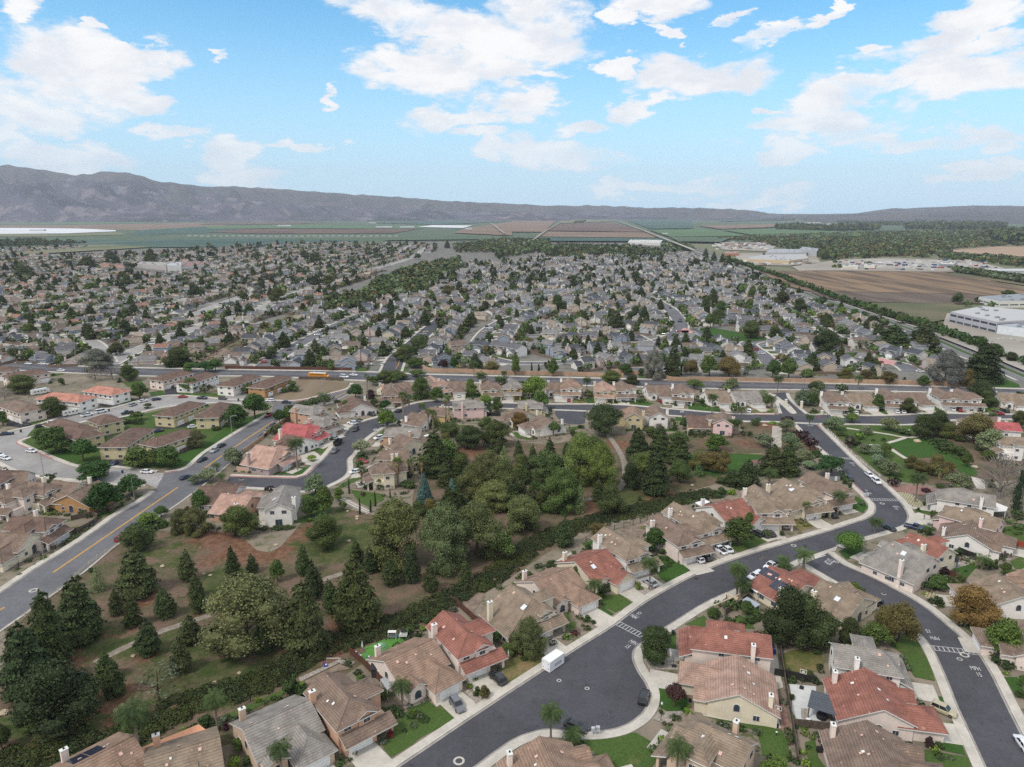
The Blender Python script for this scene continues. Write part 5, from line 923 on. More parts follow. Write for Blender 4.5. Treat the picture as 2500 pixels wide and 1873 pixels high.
def house(model, c, x1, y1, x2, y2, rc='p', wc='p', mir=0, drv=6.5, near=2, name=None, **kw):
    zr = {1: 6.2, 2: 7.8, 3: 7.8, 4: 7.6}[model]
    a, b = Vector(g(c, x1, y1, zr)), Vector(g(c, x2, y2, zr)); d = b - a; L = d.length; th = math.atan2(d.y, d.x)
    if near < 2: L = min(max(L, 8), 16)
    if model == 1:
        L = max(L, 10.5); h = Hs((lambda x, y: (L - x, y)) if mir else (lambda x, y: (x, y))); fill1(h, L, **kw); cx, cy, r_ = L / 2, -1, 9.5; gx, gy, nx, ny = L - 3.6, -11, 0, -1
    elif model in (2, 3):
        h = Hs((lambda x, y: (x, -y)) if mir else (lambda x, y: (x, y))); fill2(h, L, low=(model == 3), **kw); cx, cy, r_ = L / 2 + 1, 1 - (4 if model == 3 else 0), 9; gx, gy, nx, ny = L + 4.3, -.4, 1, 0
    o = empty('house', a.x, a.y, 0, th); finish(h, o, rc_[rc][0], wc_[wc][0])
    def W(x, y): x, y = h.tf(x, y); return (a.x + x * math.cos(th) - y * math.sin(th), a.y + x * math.sin(th) + y * math.cos(th))
    OCC.append((*W(cx, cy), r_)); OCC.append((*W(gx - nx * 3, gy - ny * 3), 4))
    if drv:
        q = [W(gx + ny * 2.8, gy + nx * 2.8), W(gx - ny * 2.8, gy - nx * 2.8), W(gx - ny * 3.0 + nx * drv, gy - nx * 3.0 + ny * drv), W(gx + ny * 3.0 + nx * drv, gy + nx * 3.0 + ny * drv)]
        poly_mb(DRIV, q, .125 + .001 * (len(OCC) % 30))
    reg(o, name or '%s %s house with %s roof' % ({1: 'single-storey', 2: 'two-storey', 3: 'broad two-storey'}[model], wc_[wc][1], rc_[rc][1]), 'house', *W(cx, cy), 'tile-roofed houses of the hillside estate'); o['_W'] = 0
    return o, W, h, a, th
HL = []
def H(*a, **k): r = house(*a, **k); HL.append(r); return r
# row along the near street, from the bottom left
hE = H(1, 'E', 1250, 1590, 1860, 1400, 't', 'o'); H(1, 'E', 560, 1690, 850, 1540, 'p', 'p')
hD2 = H(1, 'D', 690, 1330, 1235, 1085, 'g', 't'); hD3 = H(2, 'D', 1385, 860, 1590, 1080, 'b', 'o', 0)
hA1 = H(1, 'A', 145, 750, 545, 565, 'p', 'p'); hA2 = H(2, 'A', 650, 330, 850, 520, 'r', 'p')
hA3 = H(3, 'A', 1225, 105, 1400, 235, 't', 'c'); hA4 = H(1, 'F', 15, 1120, 325, 1000, 'p', 'p')
hF1 = H(1, 'F', 370, 950, 630, 845, 'r', 'c', gar='gable'); hF2 = H(2, 'F', 625, 660, 850, 800, 't', 'w'); hF3 = H(2, 'F', 1080, 545, 1300, 690, 'b', 'p'); hF4 = H(2, 'F', 1220, 445, 1480, 590, 't', 'w')
hF5 = H(1, 'F', 1540, 475, 1790, 412, 'r', 'w', gar='gable'); H(2, 'G', -20, 610, 95, 745, 't', 'p'); hG3 = H(3, 'G', 215, 560, 400, 665, 't', 'c'); H(2, 'G', 430, 505, 640, 600, 'b', 'p', 1, drv=3)
# south side and between the two near streets
hB1 = H(2, 'B', 1480, 530, 960, 470, 'r', 'p', 1, drv=4); hB2 = H(1, 'B', 1225, 705, 1240, 1030, 'c', 'c', 1); hB3 = H(2, 'B', 1300, 1455, 890, 1275, 't', 't', 0, drv=4)
H(1, 'A', 1640, 1790, 1480, 1440, 'p', 'p', 1, drv=5)
hS1 = H(1, 'G', 375, 1415, 130, 1280, 'r', 'c', 0, drv=0); hS2 = H(1, 'G', 850, 1525, 620, 1425, 't', 'c', 1, drv=1, gf=-8.5)
hC1 = H(2, 'C', 330, 605, 720, 665, 'g', 'w'); hC2 = H(1, 'C', 725, 1160, 570, 820, 'r', 'p', 1, drv=5); hC3 = H(1, 'C', 745, 1670, 585, 1270, 'b', 'p', 1, drv=6)
hG8 = H(3, 'G', 1400, 1190, 1080, 1070, 'g', 'p', 1, drv=5); hG9 = H(2, 'G', 1520, 1110, 1290, 1010, 'r', 'c', 1, drv=3)
H(1, 'G', 1700, 1010, 1740, 880, 'b', 'w', drv=7); H(2, 'G', 1950, 880, 1600, 785, 't', 'k', 1, drv=6); hG12 = H(2, 'G', 1900, 695, 1540, 640, 'g', 'w', 1, drv=6)
H(1, 'C', 1700, 10, 1880, 170, 't', 'w', 1, drv=6.5); H(1, 'C', 1990, 420, 2130, 620, 'b', 'p', 1, drv=3); H(1, 'G', 2230, 1270, 2330, 1350, 'p', 'w')
# row below the long wall, left to right
for a in ((2, 'L', 20, 340, 0, 440, 'b', 'o'), (1, 'K', 1400, 150, 1640, 120, 'b', 'c'), (2, 'L', 405, 270, 470, 325, 'c', 'w'), (1, 'L', 555, 330, 740, 325, 'b', 'c'), (2, 'L', 970, 300, 985, 355, 'b', 'c'), (2, 'L', 1190, 290, 1180, 345, 'g', 'Y'), (1, 'L', 1540, 340, 1640, 340, 'b', 'w'), (2, 'L', 1770, 290, 1760, 345, 'p', 'w'), (2, 'L', 2100, 320, 2095, 370, 'c', 'y'),
          (2, 'M', 270, 320, 290, 365, 'b', 'w'), (1, 'M', 510, 368, 730, 365, 'b', 'w'), (2, 'M', 860, 345, 850, 395, 'b', 'w'), (1, 'M', 1090, 425, 1300, 420, 't', 'w'), (1, 'M', 1350, 430, 1600, 420, 'g', 'w'),
          (2, 'H', 275, 565, 330, 620, 'b', 'w'), (1, 'H', 420, 598, 630, 595, 't', 'w'), (2, 'H', 770, 540, 840, 600, 'b', 'w'), (1, 'H', 910, 590, 1110, 585, 'b', 'w'), (2, 'H', 1240, 535, 1340, 590, 'b', 'w'), (2, 'H', 1430, 545, 1530, 595, 'b', 'w'), (1, 'H', 1790, 590, 2020, 600, 't', 'w')): H(*a, near=1)
for a in ((2, 'M', 395, 635, 385, 570, 'p', 'y'), (2, 'M', 640, 625, 600, 565, 'b', 'w'), (2, 'M', 1270, 690, 1270, 630, 'b', 'k'), (2, 'L', 1280, 520, 1390, 520, 'g', 'y')): H(*a, near=1, drv=0)
H(1, 'M', 1150, 670, 910, 665, 'k', 't', near=1, drv=0)
H(1, 'L', 1480, 655, 1600, 720, 'b', 'w', 1, near=1, drv=6); H(1, 'L', 1250, 585, 1330, 620, 'b', 'c', 1, near=1, drv=0); H(2, 'L', 640, 520, 860, 510, 'g', 'k', near=1, drv=0)
# houses of the enclave on the left
for a in ((2, 'K', 640, 320, 800, 345, 'g', 'o'), (1, 'K', 1140, 250, 1240, 330, 'k', 'w'), (2, 'K', 780, 420, 880, 440, 'g', 'o'), (3, 'K', 560, 490, 760, 520, 'R', 'c'), (1, 'K', 550, 590, 640, 610, 'k', 'w'), (3, 'K', 290, 690, 470, 720, 's', 'm')): H(*a, near=1, drv=5)
H(1, 'I', 2140, 690, 1800, 690, 'k', 'w', near=1, drv=3); H(1, 'K', 230, 1150, 20, 1130, 's', 'o', near=1, drv=3); hKw = H(2, 'K', 470, 1200, 540, 1045, 'g', 'w', near=1, drv=3)
for a in ((2, 'K', 1750, 540, 1500, 530, 'g', 'o', 1), (1, 'K', 1700, 640, 1600, 600, 'b', 'c', 1), (2, 'K', 1640, 735, 1450, 730, 'b', 'c', 1), (3, 'K', 1600, 830, 1380, 850, 'b', 'c', 0)): H(*a, near=1, drv=4)
H(2, 'L', 560, 590, 400, 580, 'b', 'Y', near=1, drv=3); H(1, 'L', 400, 660, 280, 640, 'b', 'w', 1, near=1, drv=3)
H(2, 'K', 1860, 110, 1820, 70, 'b', 'c', near=1, drv=3); H(3, 'H', 1960, 860, 1760, 850, 'R', 'w', near=1, drv=4); H(2, 'H', 2060, 990, 1960, 985, 't', 'w', near=1, drv=0); H(1, 'H', 1780, 800, 1690, 810, 'b', 'p', near=1, drv=0)
# homes in the lower left corner and below
for a in ((2, 'I', 130, 960, 400, 970, 'k', 'p', 1), (1, 'I', -40, 1110, 260, 1120, 'b', 'c', 0), (2, 'I', 240, 650, 20, 740, 'b', 'p', 0), (1, 'I', 880, 640, 610, 770, 'b', 'O', 0), (2, 'I', 220, 645, 400, 660, 'b', 'c', 1), (1, 'I', -60, 590, 80, 575, 'b', 'p', 0), (1, 'I', 480, 640, 580, 650, 'b', 'c', 1)): H(*a, near=1, drv=0)
st(DRIV.build('driveway', CONC))

# two-storey apartment houses with hip roofs
def apart(c, x1, y1, x2, y2, hw, rc, wc, side, hip=4.5, garages=3):
    a, b = Vector(g(c, x1, y1, 7.6)), Vector(g(c, x2, y2, 7.6)); d = b - a; L = d.length; th = math.atan2(d.y, d.x); h = Hs(lambda x, y: (x, y))
    x0, x1_ = -hip, L + hip; h.wing('x', x0, x1_, -hw, hw, 0, 7.6, 2.0 / hw, (hip, hip), .7)
    n = int((x1_ - x0) / 3.4); s = side
    for i in range(n):
        x = x0 + (i + .5) * (x1_ - x0) / n; h.win(x, s * hw, 3.7, 1.4, 1.1, 0, s)
        if i % 2 == 0: h.win(x, -s * hw, 3.7, 1.4, 1.1, 0, -s); h.win(x, -s * hw, .9, 1.4, 1.2, 0, -s)
    for i in range(garages): x = x0 + (i + .6) * (x1_ - x0) / garages; h.door(x, s * hw, 4.2, 0, s)
    for y in (-hw * .5, hw * .5):
        for xx, nx in ((x0, -1), (x1_, 1)): h.win(xx, y, 3.7, 1.6, 1.2, nx, 0); h.win(xx, y, .9, 1.6, 1.2, nx, 0)
    o = empty('apartment_building', a.x, a.y, 0, th); finish(h, o, rc_[rc][0], wc_[wc][0])
    m = a + d / 2; OCC.append((m.x, m.y, L / 2 + 6)); reg(o, '%s apartments with %s hip roof' % (wc_[wc][1], rc_[rc][1].replace(' tile', '')), 'apartment building', m.x, m.y, 'hip-roofed apartment houses around the pale street')
    if 'K' != c or True:
        bd = MB()
        for yy in (-hw, hw): bd.box(x0 + .3, x1_ - .3, yy - .06, yy + .06, 2.75, 2.95)
        bd.build('trim_band', flat('dark_timber', S(84, 66, 54), .8, 1, .1) if 'dark_timber' not in MATS else MATS['dark_timber'], o)
    return o
for a in (('J', 1060, 810, 1220, 715, 5.2, 'k', 'y', -1), ('J', 1420, 800, 1640, 730, 4.8, 'k', 'y', -1), ('J', 1530, 545, 1700, 480, 5.0, 'k', 'y', -1), ('J', 1890, 560, 1980, 490, 5.0, 'k', 'y', -1), ('J', 610, 700, 760, 740, 5.2, 'k', 'y', 1), ('J', 540, 640, 720, 690, 4.6, 'k', 'c', 1), ('J', 930, 600, 960, 612, 4.8, 'k', 'y', -1, 4.5, 1),
          ('J', 470, 400, 720, 420, 5.4, 'o', 'w', 1), ('J', 880, 340, 1030, 360, 5.0, 'o', 'w', -1), ('J', 130, 470, 250, 510, 5.4, 'b', 'p', -1), ('J', 1460, 240, 1620, 200, 5.0, 'k', 'p', -1), ('J', 1700, 265, 1850, 215, 5.0, 'k', 'w', -1), ('J', 2070, 290, 2230, 235, 5.0, 'k', 'w', -1), ('K', 320, 120, 480, 60, 5.0, 'k', 'O', -1), ('J', 130, 220, 330, 190, 5.4, 'k', 'p', -1), ('J', -60, 170, 60, 165, 5.2, 'k', 'p', -1), ('J', -80, 1135, -10, 1100, 5, 'k', 'p', 1)): apart(*a)

# big plain buildings beyond the tract
def block(c, pts, h, wc, look, cat='building', roofc=None, bands=0, name='warehouse', grp=None):
    P = gp(c, pts); 
    if cw(P): P = P[::-1]
    cx = sum(p[0] for p in P) / len(P); cy = sum(p[1] for p in P) / len(P); o = empty(name, cx, cy); Q = [(x - cx, y - cy) for x, y in P]
    mb = MB(); mb.prism(Q, 0, h, 0); mb.build('wall', WALL, o, wc)
    r = MB(); poly_mb(r, [(x * .985, y * .985) for x, y in Q], h + .35, 0, .35); rr = r.build('roof', PLAIN, o, roofc or S(196, 192, 184)); k = MB()
    for i in range(10):
        t, u = rnd.random(), rnd.random(); n = len(Q); x = Q[0][0] * (1 - t) + Q[1][0] * t; y = Q[0][1] * (1 - t) + Q[1][1] * t; x2 = Q[-1][0] * (1 - t) + Q[2][0] * t; y2 = Q[-1][1] * (1 - t) + Q[2][1] * t; x = x * (1 - u) + x2 * u; y = y * (1 - u) + y2 * u
        k.obox(x * .9, y * .9, 3, 2, h + .35, h + 1.6, .3)
    k.build('rooftop_unit', GALV, rr)
    for b_ in range(bands):
        w2 = MB(); z = h * (b_ + .35) / max(1, bands) 
        for i in range(len(Q)):
            a, b = Vector(Q[i]), Vector(Q[(i + 1) % len(Q)]); d = (b - a); n_ = Vector((d.y, -d.x)).normalized() * .08; m = max(1, int(d.length / 9))
            for j in range(m):
                p, q = a + d * ((j + .08) / m) + n_, a + d * ((j + .92) / m) + n_; w2.add([(p.x, p.y, z), (q.x, q.y, z), (q.x, q.y, z + h * .16), (p.x, p.y, z + h * .16)], [(0, 1, 2, 3)])
        w2.build('window_band', GLASS, o)
    OCC.append((cx, cy, max(math.hypot(*q) for q in Q))); return tag(o, look, cat, grp)
block('Q', '1760,760 2040,828 2240,815 2420,770 1950,722', 10, S(176, 174, 178), 'long two-storey grey office block with dark window bands and white roof', 'office', S(180, 178, 176), 2, 'office_building')
block('Q', '2045,832 2215,855 2420,830 2240,815', 8, S(214, 218, 222), 'white and pale blue hall joined to the grey office block', 'hall', S(160, 164, 170), 0, 'industrial_hall')
block('Q', '1935,640 2060,668 2300,665 2220,620', 7, S(216, 214, 206), 'white barn-like hall with grey roof beside the ploughed field', 'hall', S(140, 142, 146), 1, 'industrial_hall')
block('Q', '510,395 800,408 915,392 900,365 640,370', 7, S(196, 176, 142), 'long low tan warehouse with white roof, nearest to the woods', 'warehouse', S(172, 168, 164), 0)
block('Q', '660,362 905,360 970,340 690,338', 9, S(180, 180, 180), 'long white warehouse behind the tan one', 'warehouse', S(160, 160, 162), 0)
block('Q', '862,352 965,366 975,350 880,336', 14, S(180, 180, 180), 'tall white end hall of the warehouses by the trees', 'warehouse', S(156, 156, 158), 0)
block('Q', '415,360 500,358 500,345 420,346', 6, S(178, 130, 106), 'orange-brown shed left of the white warehouses', 'shed', S(168, 128, 108), 0, 'shed_building')
block('Q', '1250,435 1315,436 1318,424 1255,423', 6, S(218, 216, 206), 'small white hall at the field edge among parked trucks', 'hall')
block('Q', '1700,425 1790,428 1800,412 1705,410', 6, S(132, 136, 142), 'small grey shed in the bare industrial yard', 'shed', None, 0, 'shed_building')
block('Q', '1120,438 1215,438 1220,428 1130,427', 5, S(214, 208, 190), 'low cream hall left of the small white hall', 'hall')
block('S', '500,262 640,265 650,252 510,250', 8, S(206, 204, 198), 'long low pale hall beside the straight road past the tract', 'hall')
block('N', '870,245 1060,262 1065,235 900,230', 7, S(176, 170, 164), 'long low school hall with pale flat roof in left tract', 'school', S(160, 152, 144)); block('N', '1065,268 1155,270 1158,245 1068,242', 10, S(186, 186, 186), 'tall white block of the school in the left tract', 'school', S(176, 176, 176)); block('N', '1158,255 1300,242 1290,218 1160,225', 5, S(206, 200, 196), 'red-brown roofed wing of the school, rightmost', 'school', S(142, 106, 96)); block('N', '640,240 790,248 800,235 660,230', 5, S(180, 150, 134), 'red-brown roofed low school wing, leftmost', 'school', S(150, 108, 96))
for i, (c, x, y, w, h_) in enumerate((('R', 1150, 279, 26, 5), ('R', 600, 276, 110, 6), ('R', 480, 270, 40, 5), ('R', 1230, 312, 60, 6), ('R', 1660, 318, 70, 6), ('R', 1760, 318, 60, 6), ('R', 1610, 297, 30, 5), ('R', 2025, 326, 30, 6), ('R', 1735, 255, 30, 10), ('S', 240, 148, 60, 6), ('S', 330, 149, 90, 6), ('S', 430, 133, 30, 12), ('R', 165, 333, 60, 5), ('S', 660, 220, 22, 6), ('R', 1980, 250, 40, 8), ('S', 60, 130, 60, 8), ('R', 1640, 262, 30, 8), ('R', 1380, 250, 40, 10), ('S', 1300, 175, 60, 9), ('S', 1380, 183, 60, 9), ('S', 2150, 165, 200, 9), ('S', 1520, 185, 40, 9), ('S', 2130, 385, 260, 5))):
    X, Y = g(c, x, y); d_ = w / CR[c][2] * proj(X, Y)[2] / FPX; mb = MB(); mb.box(-d_ / 2, d_ / 2, -12, 12, 0, h_); mb.add([(-d_ / 2 - .5, -12.5, h_), (d_ / 2 + .5, -12.5, h_), (d_ / 2 + .5, 0, h_ + 2.5), (-d_ / 2 - .5, 0, h_ + 2.5), (d_ / 2 + .5, 12.5, h_), (-d_ / 2 - .5, 12.5, h_)], [(0, 1, 2, 3), (3, 2, 4, 5)])
    o = mb.build('farm_shed', WHB); o.location = (X, Y, 8 if c == 'R' or y < 200 else 0); reg(o, 'white farm shed far out in the valley fields' if c == 'R' or y < 200 else 'long white greenhouse roof at the field edge', 'shed', X, Y, 'farm sheds on the valley floor')
# ------------------------------------------------------------------ vehicles
def loft(mb, secs, m=0):
    """secs: (x, z0, z1, half width, top half width)"""
    V = []
    for x, z0, z1, w, tw in secs: c = (z1 - z0) * .28; V += [(x, -w * .94, z0), (x, -w, z0 + c), (x, -w, z1 - c), (x, -tw, z1), (x, tw, z1), (x, w, z1 - c), (x, w, z0 + c), (x, w * .94, z0)]
    n = 8; F = [(i * n + k, (i + 1) * n + k, (i + 1) * n + (k + 1) % n, i * n + (k + 1) % n) for i in range(len(secs) - 1) for k in range(n)]
    F += [tuple(range(n)), tuple(range(len(V) - 1, len(V) - n - 1, -1))]; mb.add(V, F, m)
def glasshouse(x0, x1, x2, x3, zb, zt, wb, wt, mb):
    mb.add([(x0, -wb, zb), (x3, -wb, zb), (x3, wb, zb), (x0, wb, zb), (x1, -wt, zt), (x2, -wt, zt), (x2, wt, zt), (x1, wt, zt)], [(0, 1, 5, 4), (1, 2, 6, 5), (2, 3, 7, 6), (3, 0, 4, 7)])
CARS = {}
def carproto(kind, L, W, belt, roof, cab, hood, wr=.33, deck=None):
    body = MB(); w = W / 2; x0, x1, x2, x3 = cab; h = L / 2
    secs = [(-h, .42, belt * .86, w * .86, w * .7), (-h + .25, .28, belt * .98, w * .97, w * .82), (x0, .24, belt, w, w * .88), (x3, .24, belt * .97, w, w * .86), (h - .6, .26, hood, w * .97, w * .8), (h - .12, .32, hood * .86, w * .88, w * .7), (h, .4, hood * .66, w * .76, w * .6)]
    loft(body, secs)
    wt = w * .74; body.add([(x1 - .05, -wt - .03, roof), (x2 + .05, -wt - .03, roof), (x2 + .05, wt + .03, roof), (x1 - .05, wt + .03, roof), (x1 + .1, -wt * .8, roof + .05), (x2 - .1, -wt * .8, roof + .05), (x2 - .1, wt * .8, roof + .05), (x1 + .1, wt * .8, roof + .05)], [(0, 1, 5, 4), (1, 2, 6, 5), (2, 3, 7, 6), (3, 0, 4, 7), (4, 5, 6, 7)])
    for s in (-1, 1):        # window posts
        for xb, xt in ((x0, x1), (x3, x2), ((x0 + x3) / 2, (x1 + x2) / 2)): body.tube([(xb, s * (w * .90), belt * .98), (xt, s * (wt + .015), roof)], .045, 4)
        body.tube([(x3 - .35, s * w * .98, belt + .05), (x3 - .35, s * (w + .16), belt + .1)], .09, 5)
    if deck:
        body.V = body.V; 
    gl = MB(); glasshouse(x0, x1, x2, x3, belt * .97, roof, w * .89, wt, gl)
    me = {}
    def mk(n, mb, mt): m = bpy.data.meshes.new(n); m.from_pydata(mb.V, [], mb.F); 
    def mk(n, mb, mt):
        m = bpy.data.meshes.new(n); m.from_pydata(mb.V, [], mb.F)
        for q in mt: m.materials.append(q)
        m.polygons.foreach_set('material_index', mb.M); m.update(); return m
    wh = MB(); wh.tube([(0, -.12, 0), (0, .12, 0)], wr, 12, 0); wh.tube([(0, -.135, 0), (0, .135, 0)], wr * .6, 8, 1)
    hl = MB(); hl.box(-.05, .03, -.18, .18, -.07, .07, 0, True)
    parts = [('body', mk('car_body', body, [PAINT]), (0, 0, 0)), ('windows', mk('car_windows', gl, [CGLASS]), (0, 0, 0))]
    if deck:
        bed = MB(); bed.box(deck[0], deck[1], -w * .80, w * .80, belt * .955, belt * 1.012); parts.append(('truck_bed', mk('truck_bed', bed, [METAL]), (0, 0, 0)))
    wm, hm, tm = mk('car_wheel', wh, [TYRE, RIM]), mk('headlight', hl, [LAMPW]), mk('tail_light', hl, [LAMPR]); wb = L * .29
    for x in (-wb, wb):
        for s in (-1, 1): parts.append(('wheel', wm, (x, s * (w - .1), wr)))
    for s in (-1, 1): parts.append(('headlight', hm, (h - .07, s * w * .58, hood * .68))); parts.append(('tail_light', tm, (-h + .06, s * w * .66, belt * .76)))
    CARS[kind] = parts
carproto('sedan', 4.8, 1.85, .95, 1.44, (-2.0, -1.25, .35, 1.15), .86); carproto('suv', 4.75, 1.9, 1.05, 1.70, (-2.15, -1.85, .35, 1.05), 1.0, .36)
carproto('hatch', 4.3, 1.8, .98, 1.52, (-2.0, -1.6, .4, 1.15), .9); carproto('pickup', 5.6, 1.98, 1.12, 1.82, (-.45, -.30, .75, 1.35), 1.08, .4, (-2.6, -.6)); carproto('van', 5.2, 2.0, 1.2, 2.0, (-2.45, -2.35, 1.1, 1.75), 1.1, .36)
CC_ = {'w': (S(226, 227, 230), 'white'), 'k': (S(30, 31, 34), 'black'), 'g': (S(104, 106, 112), 'dark grey'), 's': (S(160, 164, 168), 'silver'), 'r': (S(156, 28, 34), 'red'), 'b': (S(36, 46, 82), 'dark blue'), 't': (S(176, 164, 136), 'beige')}
KN = {'sedan': 'sedan', 'suv': 'SUV', 'hatch': 'hatchback', 'pickup': 'pickup truck', 'van': 'van'}
def car(kind, x, y, ang, col, full=True, look=None, grp='cars parked along the streets and on the driveways'):
    o = empty('pickup_truck' if kind == 'pickup' else 'parked_car', x, y, .07, ang)
    for nm, me, loc in CARS[kind]:
        if not full and nm in ('headlight', 'tail_light'): continue
        p = obj(nm, me, o, CC_[col][0]); p.location = loc
    reg(o, look or '%s %s' % (CC_[col][1], KN[kind]), 'pickup' if kind == 'pickup' else 'car', x, y, grp); return o
# each: kind colour, middle, and the mark its nose points to
CARL = '''A:suv g 757,1120 810,1195|suv k 1105,895 1040,840|sedan k 1775,1305 1850,1335
B:suv k 430,1055 450,990
F:sedan s 1005,1125 945,1090|hatch w 1415,928 1360,895|sedan k 1478,908 1425,875|pickup w 1600,848 1530,805|sedan w 1662,838 1610,800|sedan k 1975,715 1920,690|sedan k 2030,705 1985,675|sedan w 1905,1070 1860,1085|pickup w 2050,985 1980,1010
G:sedan k 742,555 715,530|sedan w 903,525 930,545|suv w 962,578 990,600|suv k 598,850 550,820|sedan k 1060,955 1030,940|pickup b 1265,950 1330,965|pickup w 890,1228 950,1205|suv k 940,1560 900,1550|pickup w 112,1262 50,1290|sedan w 0,1330 -40,1350|suv k -8,1000 -50,980
C:suv t 1240,1165 1320,1200|sedan w 1925,1455 1900,1420
M:suv w 1522,615 1522,585|sedan w 1845,318 1900,320|sedan r 650,510 650,490
H:sedan w 520,765 515,745|sedan w 885,755 870,740|sedan w 940,755 925,738|suv s 1040,745 1025,730|suv w 1385,732 1370,715|sedan r 1450,738 1435,722|hatch r 1550,728 1535,712|pickup r 1795,772 1830,772|suv k 1860,750 1840,740|sedan w 1092,390 1140,392|suv k 885,280 860,270|sedan k 515,232 495,222|sedan w 1830,100 1800,98|sedan k 1745,135 1780,138|sedan k 1930,120 1900,118|sedan w 1900,105 1870,103|sedan k 2000,135 1975,132
K:hatch w 405,285 380,285|sedan k 548,300 580,300|pickup r 395,415 350,435|sedan k 430,505 450,490|sedan t 378,560 405,540|sedan k 335,603 300,620|suv w 1140,488 1100,485|sedan g 1172,472 1200,470|suv k 1172,545 1145,570|pickup w 1030,552 1060,548|sedan s 970,622 920,620|pickup g 985,735 960,760|sedan k 1562,378 1590,372|pickup k 1310,410 1350,420|pickup w 1070,72 1120,78|sedan w 1155,55 1195,58|suv w 1378,620 1350,628|hatch w 1165,925 1140,930|sedan r 1235,830 1270,835
I:sedan w 283,370 330,375|sedan w 50,435 100,445|sedan w -5,403 20,408|suv w 150,590 190,575|suv w 180,612 240,595|sedan w 1322,556 1380,558|sedan b 1665,605 1700,590|sedan k 1815,448 1775,465|suv s 1925,365 1890,390|sedan k 1990,320 2020,305|hatch r 1085,1152 1130,1120|sedan b 1022,480 1000,500|suv b 1420,190 1470,180
J:sedan k 360,700 410,690|sedan w 470,665 500,655|pickup w 785,600 830,590|van w 910,570 960,560|pickup k 1145,580 1090,590|sedan w 920,458 950,460|suv s 1195,508 1230,495|sedan w 1290,473 1330,465|sedan b 1408,458 1450,450|pickup k 1820,448 1870,450|sedan k 2005,452 2050,455|sedan k 1830,508 1860,510|sedan k 50,770 100,765|suv k 235,685 255,700|suv k 1540,345 1520,335|sedan w 550,198 600,200|sedan w 255,138 290,140|sedan w 380,140 420,142|suv k 480,148 520,148|sedan w 1095,50 1130,45|sedan r 1645,437 1685,435|suv w 1070,710 1110,700|sedan w 1740,705 1770,702|suv k 1340,25 1310,28
L:sedan k 97,612 120,595|hatch w 683,470 680,460|sedan r 1765,510 1765,495|sedan w 1780,100 1780,85
O:sedan w 430,720 450,722|sedan k 1010,615 1030,605|sedan w 1130,585 1150,575|suv w 1345,510 1370,512|van w 105,935 130,937|sedan w 350,855 370,840|sedan w 560,630 590,632|sedan w 260,855 285,855|sedan k 1065,635 1080,625
Q:sedan w 290,830 310,828|sedan w 575,885 600,880|sedan w 685,862 710,862|suv s 655,895 660,880|sedan r 740,972 760,972|suv k 75,810 90,812|sedan k 150,736 160,745|sedan k 90,668 100,672|sedan w 740,878 770,880|sedan b 1010,780 1040,790|sedan w 2060,860 2080,862|sedan s 2120,865 2140,868
N:sedan k 1390,592 1420,580|sedan w 1280,485 1300,482|suv s 1320,465 1340,463|sedan k 1525,537 1545,530|sedan w 1625,522 1640,515|van w 962,727 990,727|sedan k 925,775 940,770|van w 1890,745 1905,735|sedan b 1960,750 1980,740|sedan w 2030,715 2045,705|sedan k 1770,862 1790,850|sedan k 1835,822 1850,812|suv w 1100,662 1130,660|sedan w 385,820 400,815|sedan r 1680,842 1700,842|sedan g 1480,610 1500,600|van w 440,508 470,508|van w 290,518 310,518|sedan r 380,528 400,528|van w 1380,368 1410,368'''
def carpts():
    for line in CARL.split('\n'):
        c, rest = line.split(':')
        for q in rest.split('|'):
            k, col, p, n = q.split(); x, y = map(float, p.split(',')); a, b = map(float, n.split(','))
            X, Y = g(c, x, y, .7); NX, NY = g(c, a, b, .7); yield c, k, col, X, Y, math.atan2(NY - Y, NX - X)
for c, k, col, X, Y, a in carpts(): car(k, X, Y, a, col, full=Y < 330); OCC.append((X, Y, 2.5))

# school bus on the road
def bus():
    X, Y = g('K', 845, 80); X2, Y2 = g('K', 935, 84); a = math.atan2(Y2 - Y, X2 - X); L = math.hypot(*(np.array(g('K', 935, 84)) - np.array(g('K', 752, 76)))) * .98
    o = empty('school_bus', X, Y, .08, a); b = MB(); h = L / 2
    loft(b, [(-h, .6, 2.7, 1.15, 1.0), (-h + .3, .5, 2.75, 1.22, 1.1), (h - 2.0, .5, 2.75, 1.22, 1.1), (h - 1.7, .5, 2.6, 1.2, 1.0)]); loft(b, [(h - 1.72, .5, 1.6, 1.1, 1.0), (h - .1, .5, 1.45, 1.0, .85), (h, .6, 1.3, .95, .8)])
    b.build('body', PAINT, o, S(226, 150, 36))
    r = MB(); r.box(-h + .4, h - 2.1, -1.05, 1.05, 2.74, 2.86, 0); r.build('roof', PAINT, o, S(226, 226, 222))
    n = 11
    for s in (-1, 1):
        for i in range(n): x = -h + .7 + i * (L - 3.2) / n; w = MB(); w.box(x, x + (L - 3.2) / n - .25, s * 1.225 - .02, s * 1.225 + .02, 1.75, 2.4, 0, True); w.build('window', CGLASS, o)
        k = MB(); k.box(-h + .3, h - 1.8, s * 1.23 - .02, s * 1.23 + .02, 1.35, 1.45, 0, True); k.box(-h + .3, h - 1.8, s * 1.23 - .02, s * 1.23 + .02, .95, 1.02, 0, True); k.build('rub_rail', METAL, o)
    w = MB(); w.box(h - 1.72, h - 1.66, -1., 1., 1.65, 2.5, 0, True); w.build('windscreen', CGLASS, o)
    for x in (-h + 2.2, h - 1.4):
        for s in (-1, 1): w = MB(); w.tube([(x, s * 1.0 - .15, .48), (x, s * 1.0 + .15, .48)], .48, 10); w.build('wheel', TYRE, o)
    tag(o, 'long yellow school bus on the main road beside the dry vacant lot', 'bus')
bus()
